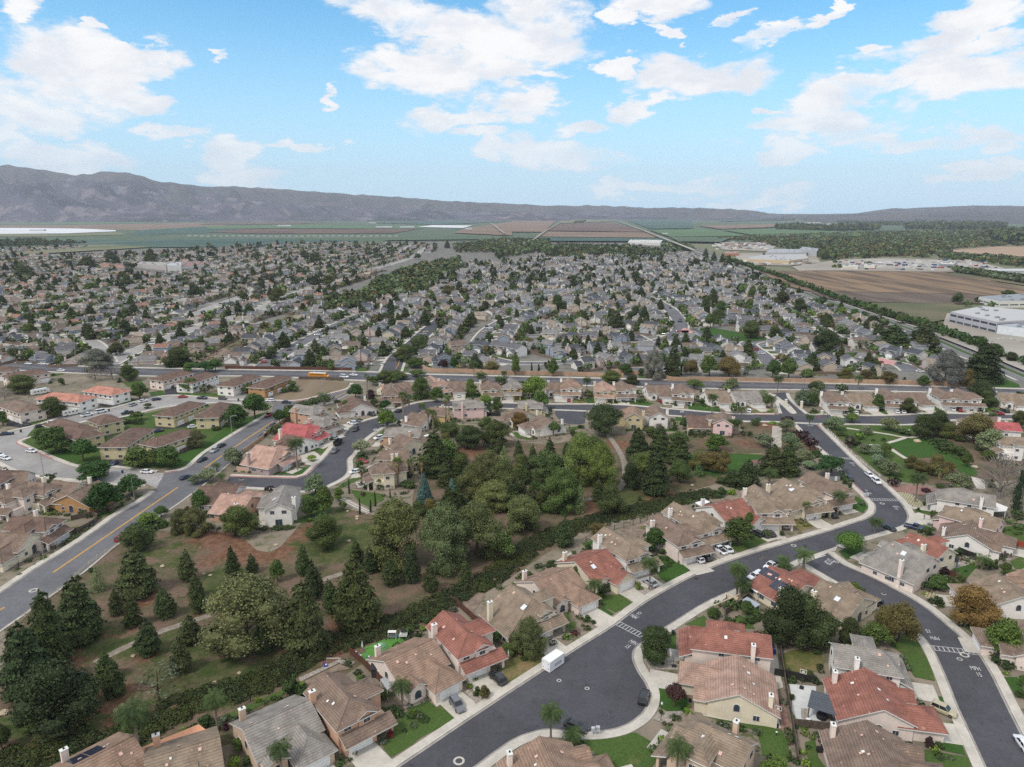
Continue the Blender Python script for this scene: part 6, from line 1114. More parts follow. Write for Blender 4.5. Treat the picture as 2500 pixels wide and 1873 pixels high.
def wall_line(nm, c, s, h, th, mat, label, cat, posts=0, z0=0, rails=None, zz=0.):
    """walls and fences that follow a line; posts at intervals"""
    pts = smooth(gp(c, s), 2.5); mb = MB()
    o = empty(nm, *pts[0]); ox, oy = pts[0]; P = [(x - ox, y - oy) for x, y in pts]
    if rails is None: band(mb, P, -th / 2, th / 2, h, 0, h); mb.build('panel' if posts else 'wall', mat, o)
    else:
        for z in rails: 
            mb.tube([(x, y, z) for x, y in P], .035, 4)
        acc = 0
        if nm == 'railing' or nm == 'iron_fence':
            for a, b in zip(P[:-1], P[1:]):
                L = math.hypot(b[0] - a[0], b[1] - a[1]); k = int(L / .45)
                for i in range(k): t = i / k; x = a[0] + (b[0] - a[0]) * t; y = a[1] + (b[1] - a[1]) * t; mb.box(x - .02, x + .02, y - .02, y + .02, 0, h)
        mb.build('rails', mat, o)
    if posts:
        acc = 0; pm_ = MB(); n = 0; base = None
        for a, b in zip(P[:-1], P[1:]):
            acc += math.hypot(b[0] - a[0], b[1] - a[1])
            if acc > posts:
                acc = 0
                if n < 90:
                    if base is None: q = MB(); q.box(-.09, .09, -.09, .09, 0, h + .12); base = q.build('post', mat, o)
                    else: base2 = obj('post', base.data, o); 
                    (base if n == 0 else base2).location = (a[0], a[1], 0)
                    n += 1
    tag(o, label, cat); return o
BLKF = flat('black_fence', S(44, 42, 42), .8, 1, .15); BRNF = flat('brown_fence', S(92, 62, 52), .9, 1, .2); TANW = flat('tan_block_wall', S(176, 146, 122), .9, .3, .14); CREW = flat('cream_wall', S(216, 200, 176), .85, .5, .08); PNKW = flat('pink_wall', S(196, 164, 148), .85, .5, .08)
wall_line('iron_fence', 'V', '520,1530 600,1478 680,1434 760,1405 820,1378 895,1336 960,1302 1040,1262', 1.6, .05, BLKF, 'long black fence behind the gardens of the near street, next the shrub bank', 'fence', 3, rails=(.15, 1.55))
wall_line('iron_fence', 'F', '420,800 560,730 700,680 860,640 980,600 1100,560 1200,500', 1.6, .05, BLKF, 'black fence behind the right half of the near gardens', 'fence', 3, rails=(.15, 1.55))
wall_line('wooden_fence', 'D', '1590,690 1700,780 1820,900 1920,1000', 1.8, .1, BRNF, 'dark red-brown fence beside the green play yard', 'fence', 2.6)
wall_line('wooden_fence', 'A', '745,262 850,360 960,450 1050,450', 1.8, .1, BRNF, 'brown fence around the bare side yard of the tan house', 'fence', 2.6)
wall_line('wooden_fence', 'B', '1585,600 1600,740 1625,880 1640,1000 1690,1260 1745,1640', 1.8, .1, WOODF, 'weathered fence dividing gardens behind the pale cream house', 'fence', 2.6)
wall_line('wooden_fence', 'B', '1540,875 1640,890 1880,940', 1.8, .1, BLKF, 'black fence behind the basketball hoop on white terrace', 'fence', 2.6)
wall_line('wooden_fence', 'B', '1560,600 1700,600 1850,640 1990,660', 1.8, .1, WOODF, 'weathered fence at the foot of the big dark trees', 'fence', 2.6)
wall_line('wooden_fence', 'B', '1700,1310 1850,1325 2010,1345', 1.8, .1, WOODF, 'grey board fence below the black pergola', 'fence', 2.6)
wall_line('wooden_fence', 'B', '1120,410 1120,360 1200,310 1270,275', 1.8, .1, WOODF, 'grey fence around the small curved back lawn', 'fence', 2.6)
wall_line('garden_wall', 'B', '1120,260 1122,215 1230,255', 1.6, .2, CREW, 'low cream wall at the corner below the solar roof', 'wall')
wall_line('garden_wall', 'V', '1540,1318 1590,1296 1618,1283', 1.3, .2, CREW, 'cream wall along the pavement below the solar roofed house', 'wall')
wall_line('wooden_fence', 'G', '1560,1130 1700,1190 1760,1210', 1.8, .1, BLKF, 'dark fence behind the patio of the red roofed cream house', 'fence', 2.6)
wall_line('wooden_fence', 'G', '1370,1270 1500,1330 1680,1400', 1.8, .1, BRNF, 'dark brown fence beside the paved corner garden', 'fence', 2.6)
wall_line('wooden_fence', 'G', '2020,1080 2160,1120', 1.8, .1, flat('red_fence', S(150, 70, 50), .8, 1, .15), 'orange-red fence at the right edge behind the brown roofed house', 'fence', 2.6)
wall_line('block_wall', 'L', '330,205 430,238 700,242 1200,262 1700,270 2090,285 2300,290', 2.6, .3, TANW, 'long tan block wall along the main road, left stretch', 'wall', 12)
wall_line('block_wall', 'M', '170,245 420,262 640,265 760,322 1200,325 2210,345', 2.6, .3, TANW, 'long tan block wall along the main road, middle stretch', 'wall', 12)
wall_line('block_wall', 'H', '20,492 600,505 1100,515 1560,535', 2.6, .3, TANW, 'long tan block wall along the main road, right stretch', 'wall', 12)
wall_line('garden_wall', 'K', '105,925 385,945 390,900', 2.0, .25, PNKW, 'pink block wall at the gated corner of the enclave', 'wall', 5)
wall_line('garden_wall', 'K', '155,760 300,660 440,540 600,440', 1.6, .2, TANW, 'tan wall between the sloping road and the enclave', 'wall', 6)
wall_line('railing', 'E', '-20,600 150,440 350,250 500,160 690,10', 1.1, .05, flat('pale_rail', S(196, 186, 166), .7, 1, .1), 'pale railing along the sloping road, lower stretch', 'railing', 3.2, rails=(.2, .6, 1.05))
wall_line('railing', 'I', '640,1540 800,1400 950,1290 1120,1190', 1.1, .05, MATS['pale_rail'], 'pale railing along the sloping road, upper stretch', 'railing', 3.2, rails=(.2, .6, 1.05))
wall_line('railing', 'G', '560,165 700,300 850,440 1000,555', 1.0, .05, flat('white_rail', S(214, 212, 206), .6, 1, .05), 'white rail fence between the pavement and the green park', 'railing', 3, rails=(.45, .95))
wall_line('wooden_fence', 'I', '560,1100 690,1110 870,1010 840,960 640,1000', 1.7, .1, WOODF, 'grey board fence of the corner yard by the sloping road', 'fence', 2.6)
wall_line('iron_fence', 'I', '60,1440 300,1370 500,1250 700,1130 860,1020', 1.1, .05, METAL, 'low dark wire fence on the verge beside the sloping road', 'fence', 3, rails=(.1, 1.05))
wall_line('wooden_fence', 'I', '330,860 430,830 560,740 640,700', 1.8, .1, WOODF, 'grey fence between the two rows of brown roofed homes', 'fence', 2.6)
wall_line('wooden_fence', 'I', '1620,400 1750,340', 1.8, .1, WOODF, 'short board fence beside the rightmost yellow apartments', 'fence', 2.6)
wall_line('iron_fence', 'L', '1170,870 1250,905 1350,925 1500,905 1700,885', 1.5, .05, BRNF, 'brown fence on the bank below the white courtyard house', 'fence', 3, rails=(.15, 1.45))
wall_line('wooden_fence', 'L', '650,650 850,660 1095,672', 2.0, .1, BLKF, 'black fence below the pink two-storey house', 'fence', 2.6)
wall_line('iron_fence', 'M', '1240,850 1350,870 1480,870 1560,840', 1.5, .05, BRNF, 'brown iron fence behind the pink house by the steps', 'fence', 3, rails=(.15, 1.45))
wall_line('iron_fence', 'K', '1020,1060 1250,1090 1500,1090 1700,1075', 1.4, .05, BLKF, 'black fence below the fan palms at the park edge', 'fence', 3, rails=(.1, 1.35))
wall_line('iron_fence', 'K', '-200,1450 0,1500 200,1490 420,1470 680,1430', 1.3, .05, BLKF, 'low black fence behind the white house with grey roof', 'fence', 3, rails=(.1, 1.25))
wall_line('wooden_fence', 'K', '0,5 600,10 1140,20', 2.0, .12, BRNF, 'dark brown fence across the main road from the bus', 'fence', 4); wall_line('wooden_fence', 'K', '660,98 860,100 1065,112', 1.8, .1, WOODF, 'weathered fence along the top of the dry vacant lot', 'fence', 4)
wall_line('garden_wall', 'N', '860,862 1030,850 1040,845', 2.2, .2, CREW, 'pale wall at the tract corner by the arterial', 'wall', 5); wall_line('garden_wall', 'N', '1430,700 1585,635', 2.0, .2, CREW, 'white wall on the bank of the dry channel', 'wall', 5)
# clipped hedges: leafy boxes
def hedge(c, s, w, h, col, label, cat='hedge'):
    pts = smooth(gp(c, s), 1.0); VV = []
    for a, b in zip(pts[:-1], pts[1:]):
        L = math.hypot(b[0] - a[0], b[1] - a[1]); n = int(70 * L * (w + h) / 3); u = rs.uniform(0, 1, n); sd_ = rs.randint(0, 3, n); nx, ny = -(b[1] - a[1]) / L, (b[0] - a[0]) / L
        off = np.where(sd_ == 0, -w / 2, np.where(sd_ == 1, w / 2, rs.uniform(-w / 2, w / 2, n))); z = np.where(sd_ == 2, h, rs.uniform(.05, h, n)) + rs.normal(0, .05, n); off = off + rs.normal(0, .06, n)
        VV.append(np.stack([a[0] + (b[0] - a[0]) * u + nx * off, a[1] + (b[1] - a[1]) * u + ny * off, z], 1))
    P = np.concatenate(VV); V, F = quads(P, unit(len(P)) + np.array([0, 0, .6]), .16); me = leafmesh('hedge', (V, [tuple(f) for f in F], rs.uniform(.65, 1.3, len(F)))); o = obj('hedge', me, None, col); return tag(o, label, cat)
hedge('G', '1030,1325 1150,1375 1300,1430 1425,1480', 1.8, 1.7, S(58, 76, 40), 'long clipped dark hedge along the pavement of the lower right street')
hedge('G', '670,520 700,570 745,615', 1.4, 1.4, S(66, 90, 42), 'clipped green hedge curving beside the grey shed')
hedge('M', '890,850 1050,855 1200,840', 1.8, 1.5, S(60, 78, 42), 'trimmed hedge behind the dark brown roofed house')
hedge('C', '1640,735 1760,745 1895,745', 2.2, 1.2, S(62, 68, 40), 'low dark clipped hedge under the bright green tree'); hedge('C', '1170,1400 1200,1480 1225,1510', .8, .6, S(60, 84, 40), 'knee-high hedge edging the front lawn of the red roofed house')
hedge('J', '1060,660 1180,680 1290,690', 2.0, 1.4, S(58, 74, 44), 'dark hedge behind the small garage block among apartments')
# shrub belt along the back fences (nobody could count it)
def belt(nm, c, s, w0, w1, h, col, label, dens=9, cat='shrubs', leaf=.32, var=.35):
    pts = smooth(gp(c, s), 1.5); LO = []
    for a, b in zip(pts[:-1], pts[1:]):
        L = math.hypot(b[0] - a[0], b[1] - a[1]); nx, ny = -(b[1] - a[1]) / L, (b[0] - a[0]) / L
        for i in range(max(1, int(L * (w1 - w0) / dens))):
            u = rnd.random(); of = rnd.uniform(w0, w1); r = rnd.uniform(.9, 1.9) * min(1, h / 1.6); LO.append((a[0] + (b[0] - a[0]) * u + nx * of, a[1] + (b[1] - a[1]) * u + ny * of, r * .25, r * 1.25, h * rnd.uniform(.7, 1.08)))
    VV, NN, C = [], [], []
    for x, y, z, r, hh in LO:
        n = int(3.4 * r * r / leaf ** 2 * .32); d = unit(n); d[:, 2] = abs(d[:, 2]); VV.append(np.array([x, y, 0]) + d * np.array([r, r, hh]) * rs.uniform(.8, 1.05, n)[:, None]); NN.append(d + unit(n) * .6)
        nn = MN.noise(Vector((x / 9, y / 9, 3))); t = .5 + nn; base = np.array(col[:3]); cc = base * (1 - var * .4) * (1 - t) + base * np.array([1.45, 1.25, .8]) * t; C.append(cc[None, :] * rs.uniform(.7, 1.3, n)[:, None])
    P = np.concatenate(VV); n_ = np.concatenate(NN); n_ /= np.linalg.norm(n_, axis=1)[:, None]; V, F = quads(P, n_, leaf)
    o = mesh(nm, V, [tuple(f) for f in F], [LEAFF], facecol=np.concatenate(C)); return tag(o, label, cat, kind='stuff')
belt('shrub_belt', 'P', '-120,1895 0,1868 171,1845 314,1808 400,1762 485,1722 600,1688 685,1651 742,1617 814,1577 914,1551 999,1520 1043,1494 1128,1454 1200,1417 1300,1340 1386,1300 1500,1265 1585,1245 1671,1223 1757,1206', -2.6, 4.8, 1.15, S(54, 66, 38), 'dense bank of dark shrubs behind the near garden fences', 1.3, leaf=.14)
belt('shrub_belt', 'E', '-100,1640 200,1560 500,1480 800,1400', -4, 4, .8, S(70, 84, 46), 'low green scrub in the lower left corner', 7)
belt('shrub_belt', 'N', '1180,840 1420,720 1600,640 1740,590 1900,520 2212,400', -16, -2, 1.2, S(108, 100, 74), 'dry brushy bank beside the channel through the tract', 16, leaf=.6)
belt('shrub_belt', 'H', '1240,1010 1350,1080 1450,1150 1520,1180', -6, 3, 1.3, S(56, 76, 44), 'mounded dark shrubs at the edge of the park lawn', 4)
belt('shrub_belt', 'G', '330,190 380,250 430,300 480,360', -2.5, 2.5, 1.0, S(84, 60, 54), 'rusty purple bushes on the verge of the steep road', 3)
belt('shrub_belt', 'K', '580,375 680,345 780,310 860,285 960,290', -3, 3, 2.6, S(66, 78, 46), 'tall ragged shrubs between the sloping road and orange house', 3.5)
belt('shrub_belt', 'I', '1440,1010 1350,1050 1250,1100 1180,1170', -3, 4, 2.0, S(60, 82, 40), 'overgrown shrubs below the grey roofed house near the red car', 3.5)

# street lamps
def lamp(c, x, y, ty, ax, look='tall grey street lamp'):
    X, Y = g(c, x, y); d = ray(*src(c, x, ty)); h = CAMH + d[2] * Y / d[1]; o = empty('street_lamp', X, Y, .15)
    p = MB(); p.tube([(0, 0, 0), (0, 0, h - .5)], [.11, .07], 6); p.build('pole', GALV, o)
    a = MB(); a.tube([(0, 0, h - .5), (.8 * ax, 0, h - .12), (2.2 * ax, 0, h)], .05, 5); arm = a.build('arm', GALV, o)
    l = MB(); l.box(min(2.0 * ax, 2.8 * ax), max(2.0 * ax, 2.8 * ax), -.15, .15, h - .08, h + .08, 0, True); l.build('lamp_head', GALV, arm); reg(o, look, 'street lamp', X, Y, 'street lamps along the roads')
for a in (('I', 395, 1360, 1100, 1), ('I', 1210, 835, 610, 1), ('I', 400, 625, 375, 1), ('I', 2085, 225, 60, 1), ('K', 62, 595, 425, 1), ('J', 693, 155, 25, 1), ('J', 1412, 430, 260, 1), ('K', 862, 235, 95, 1), ('H', 1420, 145, 55, -1), ('H', 1035, 525, 400, 1), ('H', 50, 500, 370, 1), ('H', 1860, 280, 190, -1), ('L', 930, 65, 0, 1), ('L', 65, 215, 95, -1), ('M', 1437, 400, 240, 1), ('N', 485, 860, 770, 1), ('N', 1540, 890, 800, 1), ('N', 2112, 625, 560, 1), ('O', 370, 475, 425, 1), ('O', 990, 800, 705, 1), ('Q', 1372, 630, 580, 1), ('Q', 625, 650, 560, 1), ('K', 1390, 600, 505, 1)): lamp(*a)
# small things ---------------------------------------------------------------------------
def oriented(c, p, q, z=0): a, b = Vector(g(c, *p, z)), Vector(g(c, *q, z)); return a, b, math.atan2((b - a).y, (b - a).x)
def container():
    a, b, th = oriented('A', (1550, 851), (1672, 765)); L = 4.75; o = empty('storage_container', a.x, a.y, .08, th)
    mb = MB(); mb.box(0, L, 0, 2.25, 0, 2.35, 0, True); mb.build('box', flat('container_white', S(232, 232, 236), .45, .6, .04), o)
    e = MB()
    for x in (0, L):
        for y in (0, 2.25): e.box(x - .05, x + .05, y - .05, y + .05, 0, 2.4)
    for z in (0, 2.33):
        e.box(0, L, -.05, .05, z, z + .09, 0, True); e.box(0, L, 2.2, 2.3, z, z + .09, 0, True)
        for x in (0, L): e.box(x - .05, x + .05, 0, 2.25, z, z + .09, 0, True)
    e.build('frame', TRIM, o)
    s = MB(); s.box(1.5, 3.9, -.04, 0, .72, .8, 0, True); sg = s.build('logo_line', METAL, o)
    for i in range(7):
        k = MB(); x = 1.6 + i * .33; k.box(x, x + .2, -.03, 0, .95, 1.25 if i not in (3, 5) else 1.42, 0, True); k.build('logo_letter', flat('faded_letter', S(150, 152, 156), .6, 2, .1) if 'faded_letter' not in MATS else MATS['faded_letter'], o)
    for y in (.45, 1.8): d = MB(); d.box(-.04, 0, y - .06, y + .06, .5, .7, 0, True); d.box(-.04, 0, y - .06, y + .06, 1.7, 1.85, 0, True); d.build('latch', METAL, o)
    tag(o, 'white portable storage container with a faded logo at the kerb of the near street', 'storage container')
container()
def solar(W, spots, h=None): pass
SOLM = flat('solar_panel', S(44, 50, 66), .25, 1.5, .15, spec=.6)
def roofpatch(hh, pts, mat, nm, zoff=.2, m=1, lift=None):
    """a flat piece lying on the slope of a main roof; pts in house metres"""
    o, W, h, a, th = hh; ro = [c for c in o.children if c.name.startswith('roof')][0]
    zf = (lambda x, y: (6.2 - .46 * abs(y)) if m == 1 else (7.7 - .56 * abs(y))) if m < 9 else None
    V = [(*h.tf(x, y), zf(x, y) + zoff) for x, y in pts]; V2 = [(x, y, z - .08) for x, y, z in V]; n = len(V); mb = MB(); mb.add(V + V2, [tuple(range(n))] + [(i, (i + 1) % n, (i + 1) % n + n, i + n) for i in range(n)])
    return mb.build(nm, mat, ro)
for i in range(3): roofpatch(hS1, [(6.6 + i * 1.7, 1.0), (8.1 + i * 1.7, 1.0), (8.1 + i * 1.7, 3.4), (6.6 + i * 1.7, 3.4)], SOLM, 'solar_panel')
for i in range(3): roofpatch(hS1, [(1.4 + i * 1.7, 2.2), (2.9 + i * 1.7, 2.2), (2.9 + i * 1.7, 5.2), (1.4 + i * 1.7, 5.2)], SOLM, 'solar_panel')
for i in range(2): roofpatch(HL[1], [(1.5 + i * 2.6, 1), (3.9 + i * 2.6, 1), (3.9 + i * 2.6, 5.5), (1.5 + i * 2.6, 5.5)], SOLM, 'solar_panel')
SKY = flat('skylight_glass', S(214, 218, 224), .3, 1, .05)
for hh, x, y, m in ((hA3, 8, -2.2, 2), (hB3, 6.5, 2.2, 2), (hB1, 6, 2.2, 2), (hS2, 6, 3.2, 1), (hA2, 7, 2.2, 2), (hF1, 3.5, -3.2, 1), (hF2, 7, 2.2, 2), (hF4, 6, 2.2, 2), (hG8, 6, -2, 2), (hG3, 7, -2, 2), (hKw, 5, 2, 2)):
    roofpatch(hh, [(x - .6, y - .6), (x + .6, y - .6), (x + .6, y + .6), (x - .6, y + .6)], SKY, 'skylight', .28, m)
VENT = flat('roof_vent', S(206, 170, 156), .7, 3, .1)
for hh in HL[:34]:
    m = 1 if any(abs(v[2] - 6.32) < .01 for v in [[0, 0, max(q[2] for q in hh[2].r.V)]]) else 2
    for i in range(rnd.randint(3, 6)):
        x = rnd.uniform(1.5, 10); y = rnd.choice((-1, 1)) * rnd.uniform(.8, 3.2); s = rnd.uniform(.16, .32); roofpatch(hh, [(x - s, y - s), (x + s, y - s), (x + s, y + s), (x - s, y + s)], VENT if rnd.random() < .7 else TRIM, 'roof_vent', .3, m)
def hoop(c, x, y, x2, y2, label, H_=3.4):
    X, Y = g(c, x, y); t = math.atan2(g(c, x2, y2)[1] - Y, g(c, x2, y2)[0] - X); o = empty('basketball_hoop', X, Y, .15, t)
    b = MB(); b.box(-.5, .5, -.4, .4, 0, .22); b.build('base', BLKF, o); p = MB(); p.tube([(0, 0, .2), (.3, 0, 2.2), (.9, 0, H_ - .4)], .06, 6); p.build('pole', METAL, o)
    k = MB(); k.box(.9, .95, -.65, -.58, H_ - .6, H_ + .3, 0, True); k.box(.9, .95, .58, .65, H_ - .6, H_ + .3, 0, True); k.box(.9, .95, -.65, .65, H_ + .25, H_ + .33, 0, True); k.box(.9, .95, -.65, .65, H_ - .62, H_ - .54, 0, True); k.box(.89, .94, -.22, .22, H_ - .45, H_ - .05, 0, True); k.build('backboard', TRIM, o)
    r = MB(); r.tube([(1.2 + .22 * math.cos(i * .7), .22 * math.sin(i * .7), H_ - .45) for i in range(10)], .02, 4); r.build('rim', flat('orange_rim', S(190, 96, 60), .6) if 'orange_rim' not in MATS else MATS['orange_rim'], o); tag(o, label, 'basketball hoop', 'portable basketball hoops')
hoop('B', 1775, 985, 1790, 900, 'basketball hoop with clear white-edged backboard on the pale terrace'); hoop('B', 685, 800, 590, 800, 'basketball hoop standing on gravel beside the cul-de-sac driveway'); hoop('B', 1560, 1310, 1575, 1200, 'folded-low black basketball hoop at the end of the cream house terrace')
def pergola():
    a, b, th = oriented('B', (1830, 1240), (1985, 1290)); o = empty('pergola', a.x, a.y, .15, th); L = 4.6; W_ = 5.2
    for x in (0, L):
        for y in (0, W_): p = MB(); p.box(x - .09, x + .09, y - .09, y + .09, 0, 2.5); p.build('post', METAL, o)
    r = MB(); n = 14
    for i in range(n): r.box(-.3, L + .3, -.3 + i * (W_ + .6) / n, -.3 + (i + .8) * (W_ + .6) / n, 2.5 + .03 * (i % 2), 2.62 + .03 * (i % 2), 0, True)
    r.build('roof', flat('slate_roof', S(84, 88, 94), .5, 1, .1), o); tag(o, 'dark slatted pergola on the white terrace of the red roofed house', 'pergola')
    q = MB(); q.tube([(2.3, 1.3, 0), (2.3, 1.3, .8)], [1.0, .95], 8); t_ = q.build('hot_tub', flat('black_cover', S(36, 36, 38), .6, 2, .1)); t_.location = (a.x, a.y, .15); t_.rotation_euler = (0, 0, th); tag(t_, 'round black covered tub under the dark pergola', 'hot tub')
pergola()
def furniture(kind, c, x, y, label, s=1.0, col=None):
    X, Y = g(c, x, y); o = empty(kind, X, Y, .16)
    if kind == 'patio_set':
        t = MB(); t.tube([(0, 0, .70), (0, 0, .75)], .7 * s, 10); t.tube([(0, 0, 0), (0, 0, .7)], .06, 5); t.build('table', METAL, o)
        for k in range(5): a = k * 1.257; q = MB(); q.obox(1.1 * math.cos(a), 1.1 * math.sin(a), .5, .5, .4, .46, a); q.obox(1.33 * math.cos(a), 1.33 * math.sin(a), .06, .5, .4, .95, a); q.tube([(1.1 * math.cos(a), 1.1 * math.sin(a), 0), (1.1 * math.cos(a), 1.1 * math.sin(a), .4)], .05, 4); q.build('chair', BRNF, o)
    elif kind == 'umbrella':
        t = MB(); t.tube([(0, 0, 0), (0, 0, 2.3)], .035, 5); t.build('pole', GALV, o); q = MB(); q.tube([(0, 0, .9), (0, 0, 1.5), (0, 0, 2.5)], [.2, .17, .03], 8); q.build('canopy', PLAIN, o, col or S(224, 222, 216))
    elif kind == 'patio_heater':
        t = MB(); t.box(-.25, .25, -.25, .25, 0, .8); t.build('base', METAL, o); q = MB(); q.tube([(0, 0, .8), (0, 0, 2.2)], .05, 5); q.build('pole', GALV, o); r = MB(); r.tube([(0, 0, 2.2), (0, 0, 2.38)], [.5, .08], 10); r.build('reflector', GALV, o)
    elif kind == 'fountain':
        t = MB(); t.tube([(0, 0, 0), (0, 0, .8)], [.2, .12], 8); t.build('pedestal', TRIM, o); q = MB(); q.tube([(0, 0, .8), (0, 0, .9), (0, 0, .92)], [.2, .5, .5], 10); q.build('bowl', TRIM, o)
    elif kind == 'barbecue':
        t = MB(); t.box(-.6, .6, -.3, .3, 0, .8); t.build('cabinet', METAL, o); q = MB(); q.tube([(-.55, 0, .85), (.55, 0, .85)], .3, 8); q.build('hood', BLKF, o)
    elif kind == 'wheelie_bin':
        t = MB(); t.add([(-.22, -.28, 0), (.22, -.28, 0), (.22, .28, 0), (-.22, .28, 0), (-.3, -.36, 1.0), (.3, -.36, 1.0), (.3, .36, 1.0), (-.3, .36, 1.0)], [(0, 1, 5, 4), (1, 2, 6, 5), (2, 3, 7, 6), (3, 0, 4, 7)]); t.build('body', PLAIN, o, col); q = MB(); q.box(-.33, .33, -.38, .38, 1.0, 1.08, 0, True); q.build('lid', PLAIN, o, col)
    elif kind == 'playhouse':
        t = MB(); t.box(-.9, .9, -.8, .8, .9, 1.0, 0, True)
        for x in (-.85, .85):
            for y in (-.75, .75): t.tube([(x, y, 0), (x, y, 1.6)], .05, 4)
        t.box(-.9, .9, -.82, -.78, 1.2, 1.6, 0, True); t.build('frame', TRIM, o); q = MB(); q.box(-.4, .4, -.3, .6, 1.0, 1.9); q.build('cabin', TRIM, o); r = MB(); r.add([(-.6, -.5, 1.85), (.6, -.5, 1.85), (.6, .2, 2.5), (-.6, .2, 2.5), (.6, .8, 1.85), (-.6, .8, 1.85)], [(0, 1, 2, 3), (3, 2, 4, 5)]); r.build('roof', BLKF, o)
        sl = MB(); sl.add([(-.9, -.3, 1.0), (-.9, .3, 1.0), (-2.3, .3, .1), (-2.3, -.3, .1)], [(0, 1, 2, 3)]); sl.build('slide', PLAIN, o, S(50, 96, 160))
    elif kind == 'swing_bench':
        t = MB()
        for x in (-.9, .9): t.tube([(x, -.5, 0), (x, 0, 1.8)], .05, 4); t.tube([(x, .5, 0), (x, 0, 1.8)], .05, 4)
        t.box(-.95, .95, -.6, .4, 1.78, 1.84, 0, True); t.build('frame', TRIM, o); q = MB(); q.box(-.7, .7, -.3, .2, .45, .5, 0, True); q.box(-.7, .7, .15, .2, .45, .95, 0, True); q.build('seat', GALV, o)
    elif kind == 'climbing_dome':
        t = MB(); n = 8; cols = 0
        for k in range(n):
            a = k * math.pi / n; t.tube([(1.4 * math.cos(a) * math.cos(u * math.pi / 8), 1.4 * math.sin(a) * math.cos(u * math.pi / 8), 1.3 * math.sin(u * math.pi / 8)) for u in range(9)], .03, 4)
        for z, r in ((.5, 1.29), (.95, .95)): t.tube([(r * math.cos(k * .55), r * math.sin(k * .55), z) for k in range(13)], .03, 4)
        t.build('bars', PLAIN, o, S(150, 190, 170))
    elif kind == 'toy': t = MB(); t.box(-.3, .3, -.25, .25, 0, .4); t.box(-.3, -.2, -.25, .25, .4, .8); t.build('seat', PLAIN, o, col); q = MB(); q.box(-.1, .28, -.2, .2, .4, .46, 0, True); q.build('tray', PLAIN, o, TRIMC)
    elif kind == 'shed':
        w, d_ = 1.5 * s, 1.1 * s; t = MB(); t.box(-w, w, -d_, d_, 0, 2.1); t.build('wall', PLAIN, o, col); q = MB(); q.add([(-w - .2, -d_ - .2, 2.05), (w + .2, -d_ - .2, 2.05), (w + .2, 0, 2.7), (-w - .2, 0, 2.7), (w + .2, d_ + .2, 2.05), (-w - .2, d_ + .2, 2.05)], [(0, 1, 2, 3), (3, 2, 4, 5)]); q.build('roof', METAL, o); r = MB(); r.box(-.1, .8, -d_ - .05, -d_, .05, 1.85, 0, True); r.build('door', TRIM, o)
    elif kind == 'mailbox_cluster':
        t = MB()
        for x in (-.45, .45): t.tube([(x, 0, 0), (x, 0, .8)], .06, 4)
        t.build('post', GALV, o)
        for x in (-.42, .42): q = MB(); q.box(x - .36, x + .36, -.28, .28, .7, 1.45 + (.2 if x > 0 else 0), 0, True); q.build('box', flat('mailbox_grey', S(186, 188, 192), .5) if 'mailbox_grey' not in MATS else MATS['mailbox_grey'], o)
    elif kind == 'goal':
        t = MB(); t.tube([(-1.5, 0, 0), (-1.5, 0, 1.7), (1.5, 0, 1.7), (1.5, 0, 0)], .06, 5); t.build('frame', TRIM, o); q = MB()
        for k in range(7): q.tube([(-1.5 + k * .5, 0, 1.65), (-1.5 + k * .5, .9, .05)], .012, 3)
        q.build('net', GALV, o)
    elif kind == 'traffic_sign': t = MB(); t.tube([(0, 0, 0), (0, 0, 2.6)], .05, 5); t.build('post', GALV, o); q = MB(); q.tube([(0, -.03, 2.6), (0, .0, 2.6)], .38, 8); q.build('plate', PLAIN, o, col)
    elif kind == 'globe_lamp':
        t = MB(); t.tube([(0, 0, 0), (0, 0, 2.2 * s)], [.07, .04], 5); t.build('post', METAL, o); q = MB(); q.tube([(0, 0, 2.2 * s), (0, 0, 2.3 * s), (0, 0, 2.45 * s), (0, 0, 2.6 * s)], [.08, .2, .2, .06], 8); q.build('globe', LAMPW, o)
    elif kind == 'gate_pillar': t = MB(); t.box(-.5, .5, -.5, .5, 0, 3.2 * s); t.build('shaft', PLAIN, o, col or S(224, 214, 196)); q = MB(); q.box(-.62, .62, -.62, .62, 3.2 * s, 3.4 * s, 0, True); q.tube([(0, 0, 3.4 * s), (0, 0, 3.9 * s)], [.3, .12], 8); q.build('cap', TRIM, o)
    elif kind == 'boulder':
        t = MB(); n = 7; V = []
        for z, r in ((0, .8), (.35, 1.), (.65, .55)): V += [(r * s * rnd.uniform(.75, 1.1) * math.cos(k * 6.283 / n), r * s * rnd.uniform(.75, 1.1) * math.sin(k * 6.283 / n), z * s) for k in range(n)]
        F = [(j * n + k, j * n + (k + 1) % n, (j + 1) * n + (k + 1) % n, (j + 1) * n + k) for j in range(2) for k in range(n)] + [tuple(range(2 * n, 3 * n))]; bpy.data.objects.remove(o)
        o = mesh('boulder', V, F, [MATS['boulder_stone'] if 'boulder_stone' in MATS else flat('boulder_stone', S(176, 160, 136), .9, 1.5, .2)]); o.location = (X, Y, .02); reg(o, 'pale weathered boulder', 'boulder', X, Y, 'boulders in the park'); return o
    if label: tag(o, label, kind.replace('_', ' '))
    else: reg(o, LK[kind] if not col or kind != 'wheelie_bin' else BN[col], kind.replace('_', ' '), X, Y, kind.replace('_', ' ') + 's around the houses')
    return o
TRIMC = S(222, 220, 215); BL = S(40, 62, 120); BK = S(40, 44, 46); GN = S(52, 84, 62); BN = {BL: 'blue wheeled bin', BK: 'black wheeled bin', GN: 'green wheeled bin'}; LK = {'globe_lamp': 'white globe lamp on a dark post', 'boulder': '', 'wheelie_bin': '', 'gate_pillar': 'cream gate pillar with a cap', 'mailbox_cluster': 'pair of grey cluster mailboxes', 'traffic_sign': 'round red traffic sign on a post'}
fu = furniture
